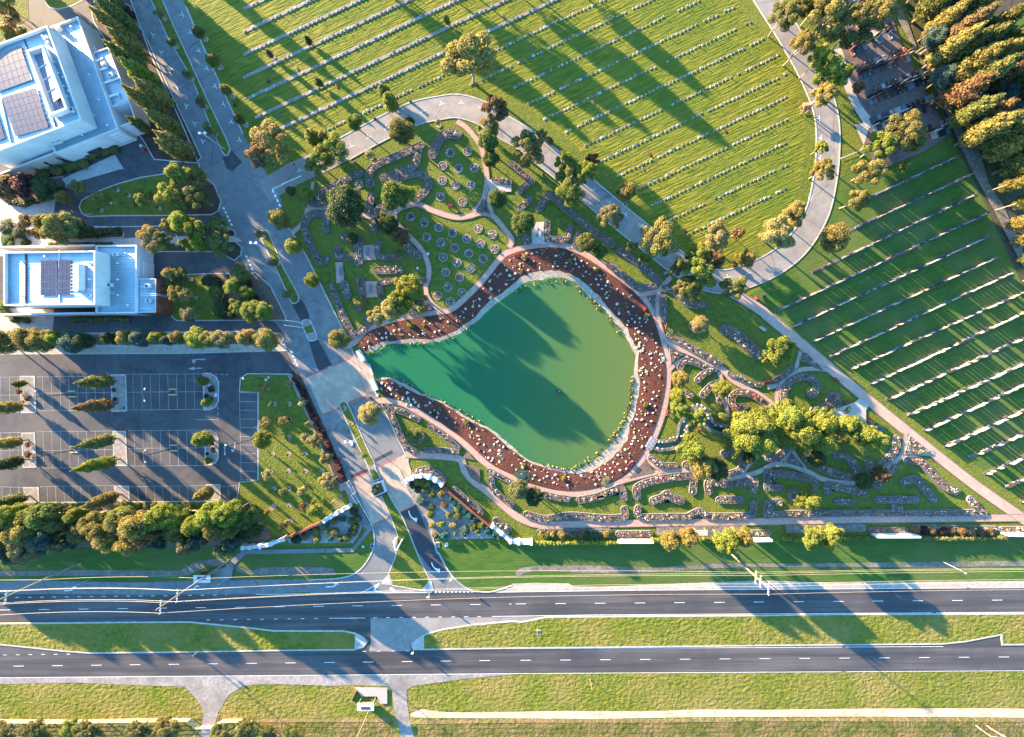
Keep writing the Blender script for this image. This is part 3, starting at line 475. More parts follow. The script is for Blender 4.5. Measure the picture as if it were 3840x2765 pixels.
path('brick_path', 10, [(2040, 930), (2090, 860), (2200, 760), (2268, 800)], 1.1, M_tanp)
area_sheet('paved_circle', Z(11, (555, 370), (770, 295), (805, 262), (892, 325), (862, 370), (866, 505), (830, 515), (600, 500)), M_plaza)
for i, p in enumerate(([(945, 542), (1060, 540), (1068, 672), (955, 676)], [(706, 695), (774, 692), (785, 878), (716, 880)], [(968, 862), (1082, 860), (1085, 1004), (972, 1006)])): area_sheet('bench_pad', WP(5, p), M_brick)
area_sheet('bench_pad', Z(6, (172, 340), (283, 336), (290, 528), (176, 536)), M_plaza); area_sheet('paved_pad', Z(5, (2040, -40), (2265, -20), (2262, 70), (2080, 70)), M_plaza)
for t, p in ((9, [(1870, 735), (1828, 790), (1945, 812)]), (9, [(1848, 845), (1980, 872), (1992, 1025), (1900, 960)]), (10, [(1178, 812), (1262, 915), (1035, 972)])): area_sheet('dirt_triangle', WP(t, p), M_soil)
area_sheet('gravel_bed', Z(10, (1275, 1405), (2010, 1385), (2100, 1450), (1700, 1500), (1280, 1470)), M_dirt); area_sheet('gravel_bed', Z(11, (150, 1385), (860, 1375), (862, 1440), (600, 1460), (150, 1455)), M_dirt)
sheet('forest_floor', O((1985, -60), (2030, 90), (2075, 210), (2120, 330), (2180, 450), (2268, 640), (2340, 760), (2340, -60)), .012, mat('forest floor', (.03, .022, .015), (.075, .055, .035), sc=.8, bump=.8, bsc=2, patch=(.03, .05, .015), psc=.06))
sheet('clearing', O((2210, 60), (2268, 20), (2340, 20), (2340, 140), (2230, 120)), .016, M_vergeg)
sheet('dirt_lane', smooth_line(Z(3, (1090, 60), (1180, 70), (1330, 480), (1500, 760), (1680, 1130), (1860, 1330), (1950, 1633))+Z(7, (2080, 200), (2265, 640), (2265, 760), (2040, 330), (1900, 60))+Z(3, (1790, 1500), (1600, 1080), (1400, 640), (1250, 380)), 2, True), nz(), M_dirt)
area_sheet('monument_paving', Z(3, (590, 560), (650, 430), (560, 60), (620, -60), (1000, -40), (1090, 150), (1180, 420), (1290, 620), (1400, 840), (1490, 1000), (1600, 1200), (1390, 1340), (960, 1520), (870, 1300), (780, 1130), (850, 1080), (800, 1000), (720, 860), (680, 700)), mat('monument ground', (.07, .052, .046), (.125, .095, .085), sc=.8, patch=(.14, .09, .08), psc=.08))
area_sheet('concrete_path', Z(3, (625, 1420), (830, 1335), (900, 1090), (760, 1110), (840, 1290), (800, 1340), (630, 1405)), M_plaza); area_sheet('concrete_path', smooth_line(outline(Z(3, (610, 440), (660, 600), (700, 760), (780, 940), (900, 1110)), 2.4, False)), M_plaza)
# ------------------------------------------------------------------ the pond
ST = [(5, (905, 1440), (960, 1480), (985, 1500)), (5, (980, 1325), (1040, 1435), (1060, 1480)), (5, (1100, 1265), (1130, 1400), (1150, 1432)), (5, (1300, 1208), (1340, 1372), (1350, 1412)), (5, (1600, 1160), (1560, 1370), (1570, 1405)), (5, (1720, 1140), (1750, 1310), (1775, 1342)), (5, (1830, 1078), (1900, 1205), (1945, 1240)), (5, (2010, 895), (2080, 1035), (2130, 1080)), (5, (2180, 685), (2255, 905), (2295, 955)), (6, (20, 610), (100, 820), (120, 890)), (6, (165, 578), (220, 775), (250, 862)), (6, (350, 562), (380, 770), (400, 838)), (6, (490, 582), (500, 795), (500, 855)), (6, (645, 655), (600, 840), (570, 892)), (6, (825, 768), (700, 930), (640, 972)), (6, (995, 885), (800, 1030), (740, 1062)), (6, (1125, 1005), (900, 1140), (850, 1162)), (6, (1228, 1145), (970, 1220), (900, 1232)), (6, (1285, 1285), (1030, 1300), (960, 1312)), (6, (1328, 1440), (1080, 1410), (1040, 1432)), (6, (1345, 1530), (1120, 1480), (1085, 1540)), (10, (1362, 40), (1115, 40), (1062, 70)), (10, (1345, 210), (1130, 180), (1062, 205)), (10, (1305, 385), (1090, 375), (1030, 372)), (10, (1252, 545), (1040, 500), (970, 520)), (10, (1190, 680), (1030, 600), (915, 605)), (10, (1145, 770), (980, 690), (850, 682)), (10, (1055, 885), (860, 810), (740, 790)), (10, (945, 968), (740, 890), (640, 855)), (10, (795, 1040), (620, 925), (560, 890)), (10, (600, 1078), (450, 915), (430, 885)), (10, (400, 1072), (250, 870), (260, 850)), (10, (195, 1018), (100, 790), (110, 780)), (10, (15, 942), (0, 722), (20, 700)), (9, (2095, 852), (2185, 655), (2200, 625)), (9, (1975, 742), (2080, 560), (2105, 548)), (9, (1825, 615), (1950, 492), (1980, 478)), (9, (1645, 485), (1780, 390), (1805, 376)), (9, (1450, 362), (1650, 312), (1670, 298)), (9, (1300, 288), (1450, 232), (1470, 216)), (9, (1185, 262), (1300, 152), (1330, 128)), (9, (1120, 225), (1170, 98), (1200, 78)), (9, (1095, 190), (1092, 110), (1088, 72))]
OUT = smooth_line([W(s[0], *s[1]) for s in ST], 4); SHO = smooth_line([W(s[0], *s[2]) for s in ST], 4); WAT = smooth_line([W(s[0], *s[3]) for s in ST], 4)
SHO = [p+Vector((random.uniform(-.25, .25), random.uniform(-.25, .25), 0)) for p in SHO]; WAT = [p+(p-s).normalized()*random.uniform(-.1, .35) for p, s in zip(WAT, SHO)]
def loft(name, A, B, za, zb, m, n=4):
    mb = MB(); L = len(A)
    for j in range(n+1):
        t = j/n; mb.v += [(a[0]+(b[0]-a[0])*t, a[1]+(b[1]-a[1])*t, za+(zb-za)*t+.12*math.sin(math.pi*t)*(1 if n > 2 else 0)) for a, b in zip(A, B)]
    for j in range(n):
        for i in range(L-1): mb.f.append((j*L+i, (j+1)*L+i, (j+1)*L+i+1, j*L+i+1)); mb.m.append(0)
    return mb.build(name, m, kind='structure')
loft('mulch_bank', OUT, SHO, .26, .19, M_mulch, 5); loft('pebble_shore', SHO, WAT, .21, .085, M_shore, 2)
M_water = mat('green pond water', (.10, .175, .055), (.115, .18, .055), sc=.02, rough=.3, spec=.15, bump=.03, bsc=.8, patch=(.13, .175, .05), psc=.012)
M_water.node_tree.nodes['Principled BSDF'].inputs['Subsurface Weight'].default_value = .7; M_water.node_tree.nodes['Principled BSDF'].inputs['Subsurface Radius'].default_value = (.25, 1.0, .55); M_water.node_tree.nodes['Principled BSDF'].inputs['Subsurface Scale'].default_value = 5.0
_n = M_water.node_tree; _b = _n.nodes['Principled BSDF']; _tc = _n.nodes.new('ShaderNodeTexCoord'); _sx = _n.nodes.new('ShaderNodeSeparateXYZ'); _mr = _n.nodes.new('ShaderNodeMapRange'); _mr.inputs[1].default_value = -25; _mr.inputs[2].default_value = 42; _mr.interpolation_type = 'SMOOTHSTEP'   # painted-in teal shade by the bridge, sunlit olive on the east
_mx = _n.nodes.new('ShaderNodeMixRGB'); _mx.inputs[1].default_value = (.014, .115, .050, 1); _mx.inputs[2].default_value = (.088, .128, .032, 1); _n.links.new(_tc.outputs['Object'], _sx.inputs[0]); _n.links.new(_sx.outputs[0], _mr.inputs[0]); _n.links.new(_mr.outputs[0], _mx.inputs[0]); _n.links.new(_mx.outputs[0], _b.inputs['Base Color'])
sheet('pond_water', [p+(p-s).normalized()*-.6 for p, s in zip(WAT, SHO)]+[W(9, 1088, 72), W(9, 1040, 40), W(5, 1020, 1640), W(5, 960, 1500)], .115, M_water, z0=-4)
# the stream and the plunge pools beside the pond
M_stream = mat('dark stream water', (.004, .020, .022), (.01, .035, .035), sc=.4, rough=.12, spec=.4, bump=.1, bsc=2)
sheet('rock_bed', smooth_line(outline(smooth_line(Z(10, (1290, 678), (1330, 680), (1430, 665), (1490, 620), (1505, 540), (1530, 480), (1600, 420), (1650, 370), (1700, 400), (1730, 470), (1800, 525), (1930, 555)), 4), 3.6), 1), nz(), M_dirt)
sheet('stream_water', smooth_line(outline(smooth_line(Z(10, (1245, 675), (1330, 680), (1430, 665), (1490, 620), (1505, 540), (1530, 480), (1600, 440), (1680, 410), (1730, 470), (1800, 525), (1950, 555)), 4), 1.5), 1), nz(), M_stream)
sheet('pool_water', smooth_line(Z(10, (1085, 610), (1140, 605), (1205, 630), (1195, 680), (1130, 688), (1072, 670)), 3, True), .285, M_stream)
M_pool = mat('green plunge pool', (.01, .06, .03), (.02, .09, .045), sc=.6, rough=.15)
sheet('pool_water', smooth_line(Z(9, (1315, 280), (1360, 275), (1400, 290), (1380, 315), (1335, 312)), 3, True), .30, M_pool); sheet('pool_water', smooth_line(Z(9, (2090, 740), (2150, 735), (2160, 790), (2110, 810), (2080, 780)), 3, True), .30, M_pool)
area_sheet('weir_gravel', smooth_line(Z(6, (1200, 1500), (1330, 1495), (1345, 1570), (1215, 1590)), 2, True), M_ggrav, z=.295)
# ------------------------------------------------------------------ trees and shrubs
def leaf_cloud(blobs, n, size, core=.62, squash=1.0, tilt=.9):
    """many leaf-clump quads spread over the shells of overlapping blobs"""
    C = np.array([b[0] for b in blobs]); Rr = np.array([b[1] for b in blobs]); wts = Rr[:, 0]*Rr[:, 2]; wts = wts/wts.sum()
    idx = RNG.choice(len(blobs), n, p=wts); d = RNG.normal(size=(n, 3)); d /= np.linalg.norm(d, axis=1)[:, None]
    d[:, 2] = np.where((d[:, 2] < -.3) & (RNG.random(n) < .6), -d[:, 2], d[:, 2])
    rad = 1.08-np.abs(RNG.normal(0, .16, n)); p = C[idx]+d*Rr[idx]*rad[:, None]
    nrm = d+RNG.normal(0, tilt*.6, (n, 3)); nrm /= np.linalg.norm(nrm, axis=1)[:, None]
    t = np.cross(nrm, RNG.normal(size=(n, 3))); t /= np.linalg.norm(t, axis=1)[:, None]; b = np.cross(nrm, t)
    s = size*RNG.uniform(.55, 1.3, n)[:, None]*.5; a = RNG.uniform(.55, 1.0, n)[:, None]
    V = np.stack([p-t*s-b*s*a*.5, p+t*s*.3-b*s*a, p+t*s*1.1+b*s*a*.3, p-t*s*.2+b*s*a], 1).reshape(-1, 3)
    mb = MB()
    if core:
        for c, r in blobs: mb.ball(c, [q*core for q in r], 7, 5, jit=.15)
    return V, mb
def cloud_mesh(name, V, core):
    o = len(core.v); n = len(V)//4
    me = bpy.data.meshes.new(name); vv = core.v+[tuple(q) for q in V]; ff = core.f+[(o+4*i, o+4*i+1, o+4*i+2, o+4*i+3) for i in range(n)]
    me.from_pydata(vv, [], ff); me.materials.append(M_leaf); me.update(); return me
def rb(rx, rz=None): return (rx, rx, rz or rx)
def proto(kind, k):
    rnd = random.Random(sum(map(ord, kind))*31+k); B = []; tr = MB(); bark = M_barkd; core = .55
    if kind == 'gum':
        bark = M_bark; core = .45; tips = []
        for i in range(5):
            a = 2*math.pi*i/5+rnd.uniform(-.4, .4); e = rnd.uniform(.8, 2.6); f = Vector((math.cos(a)*e*.55, math.sin(a)*e*.55, rnd.uniform(4.2, 5.6)))
            tr.tube((0, 0, rnd.uniform(2, 3)), f, .17, .10, 6)
            for j in range(3):
                b = a+rnd.uniform(-.7, .7); q = rnd.uniform(1.6, 3.4); t = Vector((math.cos(b)*q, math.sin(b)*q, rnd.uniform(6.0, 9.0)-q*.35)); tr.tube(f, t, .09, .035, 5); tips.append(t)
        for j in range(3): tips.append(Vector((rnd.uniform(-1, 1), rnd.uniform(-1, 1), rnd.uniform(8, 9.2)))); tr.tube((0, 0, 4), tips[-1], .1, .03, 5)
        tr.tube((0, 0, -.1), (rnd.uniform(-.3, .3), rnd.uniform(-.3, .3), 3.2), .24, .17, 8)
        for t in tips:
            r = rnd.uniform(.75, 1.25); B.append((t, (r*1.1, r*1.1, r*.75)))
            if rnd.random() < .7: B.append((t+Vector((rnd.uniform(-1, 1), rnd.uniform(-1, 1), rnd.uniform(-.5, .5))), rb(r*.7, r*.5)))
        V = leaf_cloud(B, 9000, .31, core); Rp = 3.9
    elif kind in ('round', 'dense'):
        m = 38 if kind == 'round' else 52
        for i in range(m):
            a = rnd.uniform(0, 6.283); u = rnd.uniform(-.55, 1); q = math.sqrt(max(0, 1-u*u)); r = rnd.uniform(.6, 1.15)
            B.append((Vector((math.cos(a)*q*2.5, math.sin(a)*q*2.5, 5.8+u*2.9)), (r, r, r*.9)))
        B.append((Vector((0, 0, 5.8)), (2.3, 2.3, 2.8))); tr.tube((0, 0, -.1), (0, 0, 4.5), .28, .18, 8)
        for i in range(4): a = i*1.57+.4; tr.tube((0, 0, 2.6), (math.cos(a)*1.6, math.sin(a)*1.6, 5), .13, .06, 5)
        V = leaf_cloud(B, 8500, .29, core, tilt=1.2); Rp = 3.45
    elif kind == 'cone':
        for i in range(34):
            u = i/33; z = 1.7+u*7.8; w = 1.45*math.sin(math.pi*min(1, .22+.80*u))**.8*(1.0 if u < .5 else 1-.35*(u-.5)); a = i*2.4; q = w*rnd.uniform(.3, .75)
            B.append((Vector((math.cos(a)*q, math.sin(a)*q, z)), rb(w*rnd.uniform(.45, .66), rnd.uniform(.6, .95))))
        tr.tube((0, 0, -.1), (0, 0, 7), .2, .05, 7); V = leaf_cloud(B, 6500, .27, core, tilt=1.2); Rp = 1.75
    elif kind == 'layer':
        for i in range(40):
            a = rnd.uniform(0, 6.283); u = rnd.random(); z = 3+u*6.2; q = (1-u*.75)*3.2*rnd.uniform(.45, 1); r = rnd.uniform(.6, .95)
            B.append((Vector((math.cos(a)*q, math.sin(a)*q, z)), (r*1.25, r*.8, r*.5)))
        B.append((Vector((0, 0, 5.5)), (1.5, 1.5, 3))); tr.tube((0, 0, -.1), (0, 0, 7), .28, .1, 8); V = leaf_cloud(B, 8000, .29, .45, tilt=.8); Rp = 3.6
    elif kind == 'sap':
        bark = M_bark
        for i in range(9): B.append((Vector((rnd.uniform(-1.2, 1.2), rnd.uniform(-1.2, 1.2), rnd.uniform(4, 8.6))), rb(rnd.uniform(.9, 1.5)))); tr.tube((0, 0, rnd.uniform(2, 5)), B[-1][0], .12, .04, 5)
        tr.tube((0, 0, -.1), (0, 0, 7), .18, .08, 6); V = leaf_cloud(B, 520, .75, .3); Rp = 2.4
    elif kind == 'shrub':
        for i in range(11):
            a = rnd.uniform(0, 6.283); q = rnd.uniform(.2, .75); B.append((Vector((math.cos(a)*q*3, math.sin(a)*q*3, rnd.uniform(2.0, 6.2)*(1.15-q*.6))), rb(rnd.uniform(1.0, 1.6), rnd.uniform(1.3, 2.4))))
        B.append((Vector((0, 0, 3)), (2.2, 2.2, 3.6))); tr.tube((0, 0, -.1), (0, 0, 3), .3, .2, 6); V = leaf_cloud(B, 2000, .6, .7, tilt=1.2); Rp = 3.6
    elif kind == 'grassy':
        for i in range(46):
            a = rnd.uniform(0, 6.283); q = rnd.uniform(.3, 1); B.append((Vector((math.cos(a)*q*2.4, math.sin(a)*q*2.4, 6.5-q*3.2)), (.35, .35, 1.8)))
        tr.tube((0, 0, -.1), (0, 0, 3), .9, .5, 6); V = leaf_cloud(B, 700, .9, .5); Rp = 3.2
    return cloud_mesh('foliage', *V), tr.mesh('trunk', bark), Rp
PR = {}
def get(kind, i):
    k = (kind, i % 3)
    if k not in PR: PR[k] = proto(*k)
    return PR[k]
COLS = dict(lime=(.155, .18, .028), gold=(.185, .155, .042), olive=(.118, .122, .034), dark=(.05, .066, .022), green=(.082, .115, .026), blue=(.06, .10, .078), grey=(.15, .145, .065), rust=(.18, .08, .03), plum=(.07, .022, .022), brown=(.15, .095, .042), red=(.24, .035, .03), pale=(.23, .195, .075), teal=(.03, .11, .085))
CADJ = dict(lime='lime', gold='golden', olive='olive', dark='dark', green='green', blue='bluish', grey='greyish', rust='russet', plum='plum', brown='brownish', red='red', pale='pale', teal='teal')
KADJ = dict(gum='gum tree', round='round tree', dense='dense tree', cone='conical tree', layer='feathery tree', sap='thin sapling', shrub='shrub', grassy='grass tussock')
KNAME = dict(gum='gum_tree', round='bushy_tree', dense='dense_tree', cone='conical_tree', layer='feathery_tree', sap='sapling', shrub='shrub', grassy='grass_tussock')
USED = {}; nplant = [0]
def plant(kind, col, pos, rad, h, label, group=None, trunk=True, z=0.0):
    i = nplant[0]; nplant[0] += 1
    fo, tk, Rp = get(kind, i*7 % 5 + i)
    if label in USED: print('DUPLICATE LABEL', label)
    USED[label] = 1
    rt = thing(KNAME[kind], label, 'shrub' if kind in ('shrub',) else 'plant' if kind == 'grassy' else 'tree', (pos[0], pos[1], z), random.uniform(0, 6.283), group, (rad/Rp, rad/Rp*random.uniform(.93, 1.07), h/9.6))
    o = bpy.data.objects.new('crown' if kind not in ('shrub', 'grassy') else 'foliage', fo); COL.objects.link(o); o.parent = rt
    c = COLS[col] if isinstance(col, str) else col; v = random.uniform(.82, 1.18); o.color = (c[0]*v*random.uniform(.92, 1.08), c[1]*v, c[2]*v, 1)
    if trunk and kind not in ('shrub', 'grassy'): t = bpy.data.objects.new('trunk', tk); COL.objects.link(t); t.parent = rt
    return rt
M_ring = mat('tree ring mulch', (.16, .12, .10), (.30, .24, .20), sc=2.5, rough=.95, bump=.8, bsc=5)
def ring(rt, r=.75):
    mb = MB(); n = 14; mb.prism([(math.cos(6.283*i/n)*r*random.uniform(.85, 1.1), math.sin(6.283*i/n)*r, 0) for i in range(n)], 0, .16)
    o = mb.build('mulch_ring', M_ring, rt, tri=True); o.scale = (1/rt.scale[0], 1/rt.scale[1], 1/rt.scale[2]); return o
def tree_at(t, x, y, rz, h, kind, col, where, group=None, mring=0, top=.6):
    if kind in ('gum', 'round', 'dense', 'layer') and 3 < h < 9: h *= 1.32
    hc = h*top; p = W(t, x, y, hc); rad = ZM(rz)*(H-hc)/H
    rt = plant(kind, col, p, rad, h, f"{CADJ[col]} {KADJ[kind]} {where}", group)
    if mring: ring(rt, mring)
    return rt
def rows(entries, kind, group, h, tmpl, **kw):
    for i, e in enumerate(entries): tree_at(*e[:4], e[5] if len(e) > 5 else h, kind, e[4], tmpl.format(ordw(i+1)), group, **kw)
# --- tall conifers beside the big building (bases read on the ground)
for i, (x, y, rr, h, c) in enumerate(((1120, 180, 76, 12, 'olive'), (1250, 320, 80, 13.5, 'olive'), (1235, 420, 78, 14, 'gold'), (1340, 560, 84, 13, 'gold'), (1350, 690, 80, 14, 'olive'), (1470, 820, 78, 14, 'lime'), (1550, 960, 84, 13, 'gold'), (1520, 1060, 80, 15, 'gold'), (1640, 1210, 78, 13, 'olive'), (1735, 1390, 86, 13.5, 'gold'), (1690, 1425, 60, 12, 'gold'), (1360, 1180, 50, 8.5, 'olive'))):
    plant('cone', c, W(0, x, y), ZM(rr), h, f"tall feathery conifer, {ordw(i+1)} from the north in the row by the big white building", 'conifers between the big white building and the boulevard')
for i, (x, y) in enumerate(((1050, -80), (980, -240), (900, -420), (1150, -330), (800, -120), (650, -260), (420, -330), (200, -200), (1400, -520), (1250, -160), (560, -560), (300, -640))):
    plant('cone', 'olive', W(0, x, y), ZM(72), random.uniform(11, 14), f"tall conifer north of the big white building, {ordw(i+1)} of the far grove", 'conifers of the grove north of the building')
for i, (x, y) in enumerate(((985, -62), (1060, -80), (1120, -60), (1190, -90), (900, -85), (830, -60), (750, -100))):
    plant('round', 'olive', W('O', x, y), random.uniform(2.4, 3.2), random.uniform(11, 15), f"tall olive tree beyond the top edge of the upper lawn, {ordw(i+1)} of that row", 'trees north of the upper lawn')
# --- car park conifers
for i, (x, y, rr, h, c) in enumerate(((1040, 110, 66, 11.5, 'olive'), (1045, 310, 64, 12.5, 'brown'), (1050, 618, 64, 11.5, 'olive'), (1065, 800, 66, 13, 'lime'), (262, 800, 62, 11, 'dark'), (246, 328, 60, 9.5, 'gold'), (250, 630, 60, 10, 'gold'), (1080, 1112, 66, 11, 'gold'), (1890, 1075, 62, 7.5, 'gold'), (268, 1125, 64, 10, 'olive'), (1866, 606, 82, 6.5, 'lime'))):
    plant('cone', c, W(8, x, y), ZM(rr), h, f"{CADJ[c]} conical tree leaning over parking bays from the "+('north end of the top middle island', 'south end of the top middle island', 'north end of the centre island', 'south end of the centre island', 'west island of the second row', 'west island of the top row', 'north of the second-row west island', 'bottom middle island', 'bottom east island', 'bottom west island', 'rounded second-row east island')[i], 'conical trees in the car park islands')
for i, (x, y, rr, h, c, k) in enumerate(((1845, 105, 45, 4.5, 'olive', 'cone'), (250, 130, 40, 4, 'olive', 'cone'), (1870, 296, 42, 3.5, 'lime', 'cone'), (1860, 805, 36, 2.5, 'lime', 'shrub'), (1885, 180, 36, 1.2, 'plum', 'grassy'), (1838, 240, 26, 1, 'plum', 'grassy'), (1880, 266, 30, 1, 'brown', 'grassy'), (1886, 656, 32, 1.2, 'plum', 'grassy'), (1900, 716, 30, 1.1, 'plum', 'grassy'), (1845, 752, 18, .8, 'plum', 'grassy'), (268, 672, 32, 1.2, 'rust', 'grassy'), (268, 758, 40, 1.3, 'rust', 'grassy'), (190, 200, 32, 1.2, 'rust', 'grassy'), (262, 262, 32, 1.2, 'rust', 'grassy'), (215, 300, 26, 1.2, 'rust', 'grassy'), (1020, 190, 24, .8, 'plum', 'grassy'), (1030, 270, 24, .8, 'plum', 'grassy'))):
    rt = plant(k, c, W(8, x, y), ZM(rr), h, f"small {CADJ[c]} {'conifer' if k == 'cone' else 'bush' if k == 'shrub' else 'tussock'} in a gravel car park island, {ordw(i+1)} of the low plants", 'low plants in the car park islands', z=.12)
